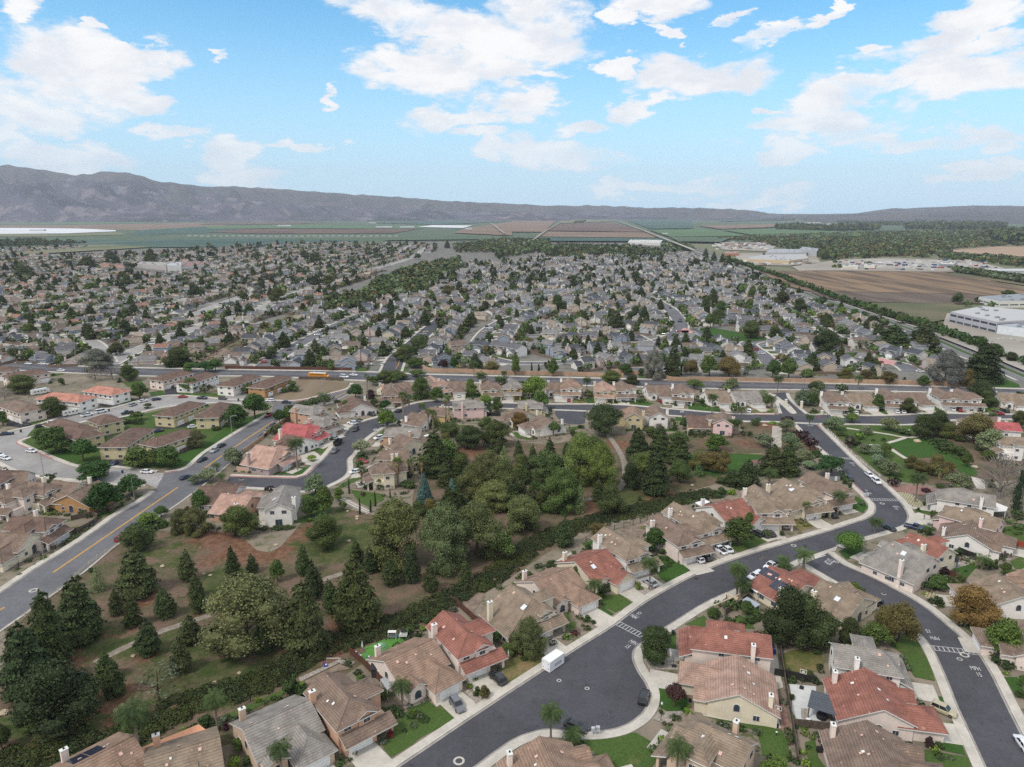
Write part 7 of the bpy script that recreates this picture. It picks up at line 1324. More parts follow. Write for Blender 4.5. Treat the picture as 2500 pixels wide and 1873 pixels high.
fu('patio_set', 'B', 1225, 1215, 'brown patio table with chairs on the cream house terrace'); fu('umbrella', 'B', 1238, 1185, 'closed white umbrella over the cream house patio table'); fu('patio_heater', 'B', 1132, 1180, 'left patio heater by the arched window of the cream house'); fu('patio_heater', 'B', 1305, 1215, 'right patio heater by the arched window of the cream house')
fu('fountain', 'B', 1832, 1290, 'white birdbath beside the dark pergola'); fu('barbecue', 'B', 1540, 1120, 'black barbecue beside the end wall of the cream house'); fu('barbecue', 'B', 1440, 805, 'black covered grill behind the red roofed two-storey house')
fu('umbrella', 'A', 1195, 745, 'closed white umbrella on the lawn beside the red roofed house'); fu('umbrella', 'D', 1700, 665, 'closed white umbrella on the green play yard'); fu('playhouse', 'D', 2050, 560, 'small white playhouse with black roof and blue slide'); fu('swing_bench', 'D', 1955, 560, 'white garden swing seat behind the chimney'); fu('climbing_dome', 'D', 1860, 650, 'pale green climbing dome on the artificial grass')
fu('toy', 'D', 1680, 720, 'pink toy chair on the artificial grass', 1, S(226, 180, 190)); fu('toy', 'D', 1750, 730, 'blue and white toy ride on the artificial grass', 1, S(90, 150, 210)); fu('toy', 'D', 1690, 750, 'turquoise toy beside the fence on the artificial grass', 1, S(70, 180, 190)); fu('toy', 'D', 1640, 690, 'red toy at the corner of the play yard', 1, S(210, 50, 60)); fu('goal', 'D', 1455, 790, 'small white football goal behind the brown roofed house'); fu('toy', 'D', 1383, 800, 'blue tub on the gravel beside the small goal', 1, S(40, 70, 190))
fu('shed', 'D', 1845, 870, 'dark grey twin-door shed beside the pink gable wall', 1.0, S(60, 58, 58)); fu('shed', 'G', 610, 570, 'grey garden shed with white door below the flat-topped tree', 1.2, S(140, 142, 146)); fu('shed', 'G', 1555, 1275, 'grey covered spa box beside the cream house patio', .9, S(120, 124, 128))
fu('patio_set', 'G', 1610, 1220, 'dark patio furniture behind the cream house with red roof'); fu('patio_set', 'G', 2010, 1190, 'white cluttered garden table set at the right edge'); fu('patio_set', 'K', 1490, 1035, 'dark patio set below the fan palms'); fu('patio_set', 'C', 230, 1480, 'dark garden table set on the small lawn below the fence'); fu('barbecue', 'C', 180, 1530, 'black grill on the small slab below the fence')
for c, x, y in (('A', 1940, 1380), ): fu('mailbox_cluster', c, x, y, 'pair of grey cluster mailboxes on the pavement of the cul-de-sac')
fu('mailbox_cluster', 'K', 1350, 575, None); fu('mailbox_cluster', 'M', 862, 650, None); fu('mailbox_cluster', 'G', 875, 715, None)
for c, x, y, col in (('B', 1495, 640, BL), ('B', 1525, 640, BL), ('B', 1500, 690, BL), ('B', 1540, 695, BL), ('B', 1500, 1240, BL), ('B', 675, 530, BK), ('D', 1475, 1450, BK), ('I', 1102, 575, BL), ('I', 480, 615, BK), ('I', 715, 635, BK), ('I', 10, 1300, GN), ('J', 85, 785, BL), ('J', 120, 780, BK), ('J', 190, 760, BK), ('J', 983, 570, BK), ('J', 1435, 472, BK), ('J', 2145, 480, BK), ('K', 120, 290, BK), ('G', 1405, 880, BK)): fu('wheelie_bin', c, x, y, None, 1, col)
for c, x, y, s in (('B', 573, 1265, 1.6), ('A', 968, 1070, .5), ('B', 1560, 1390, .3), ('W', 600, 1060, 2), ('W', 350, 1170, 1.2), ('W', 410, 1330, 1.4), ('W', 1465, 1330, 1.4), ('F', 2095, 660, .8), ('K', 1388, 560, 1.6), ('H', 980, 1010, 1.8)): fu('globe_lamp', c, x, y, None, s)
fu('gate_pillar', 'W', 262, 1060, None); fu('gate_pillar', 'W', 885, 1075, None); fu('gate_pillar', 'W', 540, 985, None, .7); fu('gate_pillar', 'W', 1470, 1135, None, .8); fu('gate_pillar', 'W', 1345, 1225, None, .6)
fu('traffic_sign', 'W', 605, 750, 'round red stop sign lying against the kerb by the gate', 1, S(210, 60, 60)); fu('traffic_sign', 'W', 1270, 1390, 'small red sign at the top corner of the steep road', 1, S(210, 70, 70)); fu('traffic_sign', 'I', 2032, 460, 'orange diamond sign beside the sloping road', 1, S(226, 150, 40))
for c, x, y, s in (('D', 645, 855, .5), ('D', 435, 940, .6), ('D', 1575, 460, .7), ('D', 545, 715, .4), ('E', 1040, 1135, .7), ('E', 1090, 1150, .9), ('E', 40, 1200, 1.1), ('E', 1140, 712, .6), ('E', 985, 1180, .6), ('F', 710, 450, .7), ('F', 590, 493, .9), ('F', 612, 495, .6), ('F', 1365, 298, .5), ('F', 196, 270, .5), ('F', 1050, 388, .5), ('F', 1074, 386, .4), ('I', 1460, 1415, .8), ('I', 1830, 1480, .5), ('I', 1890, 1495, .6), ('I', 1800, 1240, .3), ('K', 457, 1590, .7), ('K', 755, 1515, .7), ('K', 925, 1445, .9), ('K', 1115, 1555, .8), ('K', 1185, 1335, .7), ('K', 1185, 1355, .7), ('K', 1100, 1285, .5), ('H', 1065, 1030, 1.8), ('H', 1580, 1260, 1.4), ('M', 1677, 768, 1.4), ('L', 1630, 1318, .5), ('L', 2080, 1575, .8), ('L', 1435, 985, .5), ('M', 965, 1350, .7)): fu('boulder', c, x, y, None, s)
def canopy(c, pts, h, mat_c, label):
    P = gp(c, pts, h); cx = sum(p[0] for p in P) / 4; cy = sum(p[1] for p in P) / 4; o = empty('patio_cover', cx, cy); Q = [(x - cx, y - cy) for x, y in P]; r = MB(); poly_mb(r, Q, h, 0, .16); r.build('roof', PLAIN, o, mat_c)
    for x, y in Q: p = MB(); p.box(x * .93 - .08, x * .93 + .08, y * .93 - .08, y * .93 + .08, 0, h - .12); p.build('post', TRIM, o)
    tag(o, label, 'patio cover')
canopy('B', '1295,90 1360,65 1460,135 1395,165', 2.6, S(232, 234, 236), 'white flat patio cover behind the red solar-roofed house'); canopy('B', '1270,225 1310,200 1425,265 1380,290', 2.2, S(160, 168, 178), 'grey sail shade on the ground behind the solar-roofed house'); canopy('E', '1205,1490 1700,1290 1790,1360 1225,1570', 2.8, S(222, 158, 122), 'long orange patio roof behind the peach house')
canopy('F', '1390,445 1480,420 1520,440 1430,470', 2.6, S(228, 230, 232), 'small white patio cover behind the red roofed house'); canopy('D', '1850,905 1930,870 1990,930 1910,1000', 2.4, S(168, 170, 172), 'grey metal lean-to beside the pink gable wall'); canopy('G', '1870,730 2025,790 2010,820 1830,830', 2.6, S(222, 218, 212), 'white awning behind the grey roofed two-storey house'); canopy('K', '1750,605 1850,585 1860,600 1790,640', 2.6, S(220, 218, 214), 'white patio cover beside the fan palms'); canopy('H', '1785,1115 1850,1100 1895,1125 1840,1140', 2.6, S(232, 232, 232), 'white peaked garden canopy below the tan house'); canopy('M', '920,790 1005,765 1005,785 920,800', 2.8, S(196, 170, 134), 'tan patio cover behind the dark brown roofed house'); canopy('M', '1550,1100 1610,1095 1625,1130 1570,1140', 2.8, S(120, 84, 78), 'brown park shelter on the green behind the pines')
# black box trailer behind the pickup in the enclave street
a_, b_, th_ = oriented('K', (1010, 700), (1075, 645)); o = empty('box_trailer', a_.x, a_.y, .07, th_); t_ = MB(); t_.box(0, .12, -.2, 2.0, .5, 1.9); t_.box(0, 5.2, -.2, -.1, .5, 1.9); t_.box(0, 5.2, 1.9, 2.0, .5, 1.9); t_.box(5.1, 5.2, -.2, 2.0, .5, 1.9); t_.box(0, 5.2, -.2, 2.0, .45, .6, 0, True); t_.build('box', BLKF, o)
for x in (2.0, 3.2):
    for y in (-.25, 2.05): w_ = MB(); w_.tube([(x, y - .1, .38), (x, y + .1, .38)], .36, 10); w_.build('wheel', TYRE, o)
tag(o, 'high-sided black dump trailer behind a pickup in the enclave street', 'trailer')
# camper by the apartments
for c, p, q, L in (('J', (560, 620), (720, 590), 8.5), ('J', (285, 430), (420, 405), 9)):
    a_, b_, th_ = oriented(c, p, q); o = empty('motorhome', a_.x, a_.y, .07, th_); t_ = MB(); loft(t_, [(0, .5, 2.9, 1.15, 1.0), (.4, .4, 3.0, 1.2, 1.05), (L - 1.5, .4, 3.0, 1.2, 1.05), (L - .4, .4, 2.4, 1.15, .9), (L, .5, 1.3, 1.0, .8)]); t_.build('body', PAINT, o, S(224, 220, 212)); w_ = MB()
    for i in range(4): w_.box(1 + i * 1.6, 1.9 + i * 1.6, -1.22, -1.19, 1.6, 2.2, 0, True)
    w_.build('windows', CGLASS, o)
    for x in (1.8, L - 1.6):
        for y in (-1.05, 1.05): k_ = MB(); k_.tube([(x, y - .12, .4), (x, y + .12, .4)], .38, 10); k_.build('wheel', TYRE, o)
    tag(o, 'cream motorhome parked %s' % ('at the kerb beside the brown roofed apartments' if L < 9 else 'beside the bright orange-roofed apartment house'), 'motorhome')
# two people by the driveway near the bend
def person(c, x, y, top, trouser, label, turn):
    X, Y = g(c, x, y); V = [(0, 0, .95), (0, 0, 1.2), (0, 0, 1.42), (0, 0, 1.52), (0, .01, 1.66), (.09, 0, .9), (.11, .02, .5), (.12, 0, .06), (.13, -.12, .03), (-.09, 0, .9), (-.11, -.03, .5), (-.12, 0, .06), (-.13, -.12, .03), (.19, 0, 1.4), (.25, -.02, 1.13), (.24, -.12, .9), (.24, -.15, .8), (-.19, 0, 1.4), (-.25, -.02, 1.13), (-.24, -.12, .9), (-.24, -.15, .8)]
    E_ = [(0, 1), (1, 2), (2, 3), (3, 4), (0, 5), (5, 6), (6, 7), (7, 8), (0, 9), (9, 10), (10, 11), (11, 12), (2, 13), (13, 14), (14, 15), (15, 16), (2, 17), (17, 18), (18, 19), (19, 20)]
    r_ = [.15, .14, .13, .055, .10, .1, .07, .05, .04, .1, .07, .05, .04, .06, .05, .035, .03, .06, .05, .035, .03]
    me = bpy.data.meshes.new('person'); me.from_pydata(V, E_, []); o = obj('person', me); sk = o.modifiers.new('s', 'SKIN')
    for v, r in zip(me.skin_vertices[0].data, r_): v.radius = (r, r * .8)
    me.skin_vertices[0].data[0].use_root = True; o.modifiers.new('d', 'SUBSURF').levels = 1
    dg = bpy.context.evaluated_depsgraph_get(); m2 = bpy.data.meshes.new_from_object(o.evaluated_get(dg)); bpy.data.objects.remove(o)
    m2.materials.clear(); SK = MATS.get('skin') or flat('skin', S(196, 150, 124), .6, 3, .05); A_ = flat('cloth_' + label[:4], top, .9, 3, .1); B_ = flat('cloth_' + label[-4:], trouser, .9, 3, .1)
    for m in (SK, A_, B_): m2.materials.append(m)
    for p in m2.polygons: z = p.center.z; x_ = abs(p.center.x); p.material_index = 0 if z > 1.5 or (x_ > .2 and z < 1.1) else (1 if z > .93 else 2)
    o = obj('person', m2); o.location = (X, Y, .2); o.rotation_euler = (0, 0, turn)
    h_ = MB(); h_.tube([(0, .02, 1.66), (0, .03, 1.74), (0, .03, 1.79)], [.115, .10, .03], 8); h_.build('hair', METAL, o); tag(o, label, 'person')
person('G', 1343, 893, S(70, 74, 84), S(46, 48, 60), 'person in grey standing by the driveway at the street bend', .4); person('G', 1407, 893, S(50, 50, 54), S(40, 42, 50), 'person in dark clothes farther up the driveway at the bend', -1.2)
# ------------------------------------------------------------------ the tract beyond the main road
class Grid:
    def __init__(s, c=20): s.c = c; s.d = {}
    def add(s, x, y, r): s.d.setdefault((int(x // s.c), int(y // s.c)), []).append((x, y, r))
    def hit(s, x, y, r):
        i, j = int(x // s.c), int(y // s.c)
        for a in (-1, 0, 1):
            for b in (-1, 0, 1):
                for X, Y, q in s.d.get((i + a, j + b), ()):
                    if (X - x) ** 2 + (Y - y) ** 2 < (r + q) ** 2: return True
        return False
GH, GS = Grid(24), Grid(24)
RDS = [gp(c_, s_) for c_, k_, s_ in PV if k_ in 'wcbtg'] + [KA + KB + KC, KD + KE[::-1], NU + NL[::-1], S4U + S4L[::-1], S3L + S3L2 + S3L3 + S3R[::-1]]
KALL = [p for L_ in (KA, KB, KC, KD, KE, NU, NU2, NL, NL2, S4U, S4L) for p in L_[::2]]
for x, y, r in OCC: GH.add(x, y, r)
for pts, hw in TST:
    for x, y in pts: GS.add(x, y, hw)
for x, y in DIA: GS.add(x, y, 14)
REGA = gp('P', '-560,893 -300,895 206,892 331,894 440,880 467,876 700,770 830,705 930,660 1010,630 1060,612 1060,597 780,594 600,600 480,609 330,617 150,625 0,627 -400,645 -900,670')   # left tract
REGB = gp('P', '520,896 560,870 620,826 720,780 800,740 835,720 880,735 930,712 1000,690 1070,668 1110,650 1150,640 1200,645 1290,635 1330,612 1500,597 1640,608 1760,650 1850,682 1935,712 2005,742 2065,762 2140,786 2230,816 2290,848 2330,900 2350,928 2000,912 1560,905 1120,895 960,890 905,880 860,900 700,900')
REGC = gp('P', '780,590 1060,597 1060,612 930,610 1130,598 1250,590 1240,582 1010,583 900,585'); REGD = gp('P', '-60,612 0,610 200,600 215,606 60,618 -100,630')
HOLES = [gp('P', '440,905 620,905 700,905 700,950 440,940'), gp('N', '1215,860 1160,860 1400,760 1480,790 1300,850'), gp('O', '1540,535 1640,535 1640,610 1540,610'), gp('Q', '265,795 340,780 680,850 640,880 500,880 290,860'), gp('N', '840,275 600,250 620,225 880,225 1320,212 1330,255 1160,280'), gp('O', '1060,215 1300,165 1320,190 1100,235'), gp('P', '905,870 1000,880 1000,900 900,900'), gp('P', '2250,860 2420,850 2450,930 2330,935')]
CREEK = [gp('O', '180,470 330,330 620,240 830,200 860,260 700,330 640,400 500,440 320,440 200,520'), gp('O', '0,470 130,420 200,440 160,510 0,560'), gp('O', '800,110 1100,70 1400,75 1420,130 1080,190 1060,150 820,150'), gp('O', '1340,150 1480,110 1900,120 2150,150 2120,180 1700,175 1400,190')]
def free(x, y): return not any(inpoly(x, y, h) for h in HOLES) and not any(inpoly(x, y, h) for h in CREEK)
tsm = MB(); LOTS = []
def add_street(pts, hw, mat=0):
    ok = [p for p in pts]
    band(tsm, ok, -hw, hw, .062, mat); band(tsm, ok, hw, hw + 1.4, .15, 2); band(tsm, ok, -hw, -hw - 1.4, .15, 2)
    for x, y in pts: GS.add(x, y, hw)
def lots(pts, hw, step, reg_, dens=1.0):
    for side in (1, -1):
        L = offset(pts, side * (hw + (17.5 if reg_ is REGA else 15.5))); acc = rnd.uniform(0, step); prev = L[0]
        for i in range(1, len(L)):
            a, b = L[i - 1], L[i]; d = math.hypot(b[0] - a[0], b[1] - a[1])
            while acc < d:
                t = acc / d; x, y = a[0] + (b[0] - a[0]) * t, a[1] + (b[1] - a[1]) * t
                if inpoly(x, y, reg_) and rnd.random() < dens and free(x, y) and not GS.hit(x, y, 7.5) and not GH.hit(x, y, 7.2):
                    th = math.atan2(b[1] - a[1], b[0] - a[0]) + (0 if side < 0 else math.pi)   # house front (-y) towards the street
                    LOTS.append((x, y, th + math.pi + rnd.uniform(-.05, .05), reg_ is REGB)); GH.add(x, y, 7.2)
                acc += step
            acc -= d
for pts, hw in TST:
    reg_ = REGA if sum(inpoly(x, y, REGA) for x, y in pts[::4]) > sum(inpoly(x, y, REGB) for x, y in pts[::4]) else REGB
    for r_ in ((reg_, REGB) if reg_ is REGA else (reg_,)): lots(pts, hw, 16.5, r_)
def clipruns(pts, reg_, avoid=True):
    run = []; out = []
    for p in pts:
        if inpoly(*p, reg_) and free(*p) and not (avoid and GS.hit(p[0], p[1], 17)): run.append(p)
        else:
            if len(run) > 5: out.append(run)
            run = []
    if len(run) > 5: out.append(run)
    return out
# lots of the row behind the block wall
WL = smooth(gp('P', '1070,890 1200,893 1560,900 2000,906 2330,915'), 6); lots(WL, -2, 16.5, REGB, .9)
WL2 = smooth(gp('P', '-200,868 22,872 206,880 331,884'), 6); lots(WL2, -2, 17, REGA)
for k, x0 in enumerate(np.arange(-1900, 140, 66)):
    pts = [(x0 + 14 * math.sin(y / 170 + k) + (y - 450) * .02 + (60 if y > 900 else 0) * min(1, (y - 900) / 300), y) for y in np.arange(420, 2400, 8)]
    for r in clipruns(pts, REGA): add_street(r, 5, 1); lots(r, 5, 16.5, REGA)
for k, y0 in enumerate((520, 640, 770, 960, 1150, 1350, 1600, 1900)):
    pts = [(x, y0 + 20 * math.sin(x / 150 + k)) for x in np.arange(-1900, 60, 8)]
    for r in clipruns(pts, REGA, False): add_street(r, 4.6, 1)
for k in range(34):      # curving streets of the middle tract
    y0 = 420 + k * 62; n = 90
    pts = []
    for i in range(n):
        x = -260 + i * 12 + 20 * math.sin(k); pts.append((x + 22 * math.sin(i / 5.5 + k * 1.3), y0 + 30 * math.sin(i / 9 + k * .8) + 16 * math.sin(i / 4.2 + k * 2.1) + x * .10))
    for r in clipruns(pts, REGB):
        add_street(r, 4.6, 0); lots(r, 4.6, 15.5, REGB)
for k in range(8):
    pts = [(x, 1700 + k * 62 + 20 * math.sin(x / 120)) for x in np.arange(-900, 300, 9)]
    for r in clipruns(pts, REGC): lots(r, 4, 15, REGC)
    pts = [(x, 1600 + k * 62) for x in np.arange(-2200, -700, 9)]
    for r in clipruns(pts, REGD): lots(r, 4, 16, REGD)
st(tsm.build('tract_streets', [ASPHG, ASPHL, CONC]))
for k in range(14000):      # infill where no street came
    reg_ = REGB if k % 2 else REGA
    if reg_ is REGB: y = rnd.uniform(400, 1700) ; x = rnd.uniform(-.45, .62) * y
    else: y = rnd.uniform(420, 1900); x = -rnd.uniform(.2, .8) * y
    if inpoly(x, y, reg_) and free(x, y) and not GS.hit(x, y, 9) and not GH.hit(x, y, 7.6): LOTS.append((x, y, rnd.choice((0, 1.57, 3.14, -1.57)) + rnd.uniform(-.2, .2), reg_ is REGB)); GH.add(x, y, 7.6)
# tract house prototypes
def tproto(k):
    h = Hs()
    if k == 0: h.wing('x', -6.5, 6.5, -4.5, 4.5, 0, 4.9, .46); h.wing('y', -9, -3, .3, 6.3, 3.3, 4.2, .46); h.door(3.3, -9, 4.6, 0, -1); h.chimney(-3, 3.5, 5.6)
    if k == 1: h.wing('y', -6, 6, -5, 5, 0, 5.2, .5); h.wing('y', -8.5, -5, 1, 6.2, 3.6, 4.0, .5); h.door(3.6, -8.5, 4.4, 0, -1); h.chimney(-5.2, 1, 5.8)
    if k == 2: h.wing('x', -5.5, 5.5, -3.8, 5, .6, 7.5, .5); h.wing('y', -7.5, -3, -.6, 5.4, 2.4, 4.7, .5); h.door(2.4, -7.5, 4.6, 0, -1); h.chimney(-5.7, 1, 8.4); h.win(-2.5, -3.8, 3.8, 1.5, 1.2, 0, -1); h.win(3, -3.8, 4.3, 1.5, 1.1, 0, -1)
    if k == 3: h.wing('y', -5, 5.5, -4.5, 2.5, -1, 7.6, .55); h.wing('x', 0, 6.5, -3, 4, .5, 5.6, .5); h.wing('x', -1.5, 5, -7.2, -4.4, -5.4, 3.9, .5); h.door(2.2, -7.2, 4.6, 0, -1); h.chimney(5.8, 1, 7.0); h.win(-1, -5, 3.9, 2.0, 1.3, 0, -1)
    if k == 4: h.wing('x', -7, 7, -4.2, 4.2, 0, 4.7, .44, (3.5, 3.5)); h.wing('y', -8, -3, -6.6, -.8, -3.7, 4.2, .44, (2.8, 0)); h.door(-3.7, -8, 4.6, 0, -1); h.chimney(4, 3.5, 5.4)
    if k == 5: h.wing('x', -6.5, 1.5, -4.5, 4.5, 0, 7.3, .5); h.wing('x', 0, 6.8, -3.5, 4.8, .6, 4.9, .5); h.wing('y', -8, -3.5, -6, -.4, -3.2, 4.4, .5); h.door(-3.2, -8, 4.6, 0, -1); h.chimney(-6.8, 0, 8.2); h.win(-3.2, -4.5, 4.0, 1.8, 1.2, 0, -1)
    h.win(-4 if k not in (4, 5) else 3.5, -4.55 if k != 4 else -4.25, .9, 1.8, 1.3, 0, -1); h.win(2, 5.05 if k == 2 else 4.5, .9, 2.0, 1.4, 0, 1)
    return h
TP = [tproto(k) for k in range(6)]
TM = []
for k, h in enumerate(TP):
    o = empty('house', 0, -500); finish(h, o, (1, 1, 1, 1), (1, 1, 1, 1)); TM.append(o)
TW = [(S(228, 226, 222), 'white'), (S(222, 216, 206), 'white'), (S(204, 192, 172), 'cream'), (S(190, 174, 158), 'tan'), (S(176, 180, 184), 'pale grey'), (S(150, 160, 172), 'blue-grey'), (S(204, 186, 178), 'pale pink'), (S(166, 134, 108), 'brown')]
TRF = [(S(96, 96, 100), 'dark grey'), (S(122, 120, 120), 'grey'), (S(112, 98, 90), 'brown'), (S(136, 124, 112), 'tan'), (S(72, 74, 80), 'charcoal'), (S(140, 104, 90), 'red-brown'), (S(152, 140, 128), 'light tan')]
LOTS.sort(key=lambda l: l[0] ** 2 * .3 + l[1] ** 2)
n_h = sum(1 for r in REG if r[2] == 'house'); NIND = 296 - n_h
vis = lambda x, y: -120 < proj(x, y)[0] < 2620
LOTS = [l for l in LOTS if vis(l[0], l[1])]
DR2 = MB(); LN2 = MB(); FV, FF, FC, FM = [], [], [], []; base = 0; FEN = MB()
def rot(x, y, th, X, Y): c, s = math.cos(th), math.sin(th); return (X + x * c - y * s, Y + x * s + y * c)
arr = []
for h in TP:
    parts_ = []
    for mb_, kind in ((h.w, 'w'), (h.r, 'r')):
        for f, m in zip(mb_.F, mb_.M): parts_.append((f, kind if m == 0 else 't'))
    parts_ = [(tuple(i for i in f), k) for f, k in parts_]; V_ = np.array(h.w.V + h.r.V); nw = len(h.w.V); fl = []
    i = 0
    for f, m in zip(h.w.F, h.w.M): fl.append((f, 0))
    for f, m in zip(h.r.F, h.r.M): fl.append((tuple(j + nw for j in f), 1 if m == 0 else 2))
    ex = MB()
    for x, y, z, a, b in h.chim: ex.box(x - a / 2, x + a / 2, y - b / 2, y + b / 2, 2, z)
    for x, y, z, w_, hh, nv, ar in h.doors: ex.box(x - w_ / 2, x + w_ / 2, y - .08, y - .02, 0, hh)
    nn = len(V_); V_ = np.concatenate([V_, np.array(ex.V)]); fl += [(tuple(j + nn for j in f), 2) for f in ex.F]
    arr.append((V_, fl))
for i, (x, y, th, mid) in enumerate(LOTS):
    k = rnd.choice((2, 3, 5, 2, 3, 0, 5) if mid else (0, 1, 4, 0, 1, 4, 3)); wc = rnd.choice(TW[:7] if mid else TW) ; rc = rnd.choice([TRF[0], TRF[1], TRF[0], TRF[4], TRF[2], TRF[1], TRF[0], TRF[3], TRF[4], TRF[1]] if mid else [TRF[0], TRF[2], TRF[2], TRF[1], TRF[4], TRF[2], TRF[5], TRF[3], TRF[0], TRF[6]])
    s = rnd.uniform(.92, 1.05) if mid else rnd.uniform(.88, 1.0); ms = rnd.choice((1, 1, -1))
    if i < NIND:
        o = TM[k] if TM[k] else None; o = copytree(TM[k]); o.location = (x, y, .04); o.rotation_euler = (0, 0, th); o.scale = (s * ms, s, s)
        for ch in o.children:
            ch.color = wc[0] if ch.name.startswith('wall') else rc[0]
            for g2 in ch.children: g2.color = wc[0] if g2.name.startswith('chim') else rc[0]
        reg(o, '%s %s house with %s roof' % ('two-storey' if k in (2, 3, 5) else 'low', wc[1], rc[1]), 'house', x, y, 'houses of the tract beyond the main road')
    else:
        V_, fl = arr[k]; c, q = math.cos(th), math.sin(th); X = V_[:, 0] * s * ms; Y = V_[:, 1] * s; FV.append(np.stack([x + X * c - Y * q, y + X * q + Y * c, V_[:, 2] * s + .04], 1))
        f_ = fl if y < 1300 else [u for u in fl if u[1] != 2 or len(u[0]) == 4]
        cols = (wc[0], rc[0], S(214, 212, 208)); FF += [tuple(j + base for j in f) for f, m in f_]; FC += [cols[m][:3] for f, m in f_]; FM += [0 if m != 1 else 1 for f, m in f_]; base += len(V_)
    if y < 1500:
        gx = (3.3, 3.6, 2.4, 2.2, -3.7, -3.2)[k] * ms; P = [rot(px, py, th, x, y) for px, py in ((gx - 2.7, -8), (gx + 2.7, -8), (gx + 3, -15), (gx - 3, -15))]; poly_mb(DR2, P, .10 + .001 * (i % 9))
        if rnd.random() < .55: u = -gx / abs(gx); P = [rot(px, py, th, x, y) for px, py in ((u * 1, -9), (u * 7, -8.6), (u * 7.3, -14), (u * 1, -14.3))]; poly_mb(LN2, P, .11, 0 if rnd.random() < .6 else 1)
        if rnd.random() < .5: P = [rot(px, py, th, x, y) for px, py in ((-7, 6), (7, 6), (7.5, 11), (-7.5, 11))]; poly_mb(LN2, P, .12, 1)
        for a, b in (((-8.2, -6), (-8.2, 12)), ((-8.2, 12), (8.2, 12))):
            p, q_ = rot(*a, th, x, y), rot(*b, th, x, y); d = Vector((q_[0] - p[0], q_[1] - p[1])); n_ = Vector((-d.y, d.x)).normalized() * .06; FEN.obox((p[0] + q_[0]) / 2, (p[1] + q_[1]) / 2, d.length, .1, 0, 1.8, math.atan2(d.y, d.x))
st(DR2.build('tract_driveways', CONC)); st(LN2.build('tract_lawns', [LAWN, LAWNY]))
tag(FEN.build('backyard_fences', flat('faded_fence', S(120, 104, 92), .9, .2, .2)), 'board fences dividing the back yards of the tract', 'fences', kind='stuff')
WALLF = leafmat('walls_far', True)
m_ = bpy.data.materials['walls_far']
o = mesh('tract_houses', np.concatenate(FV), FF, [WALLF, ROOFF], FM, facecol=np.array(FC)); tag(o, 'hundreds of small grey and tan houses filling the far tract', 'houses', kind='stuff')
def purge(o):
    for ch in list(o.children): purge(ch)
    bpy.data.objects.remove(o)
for o in TM: purge(o)

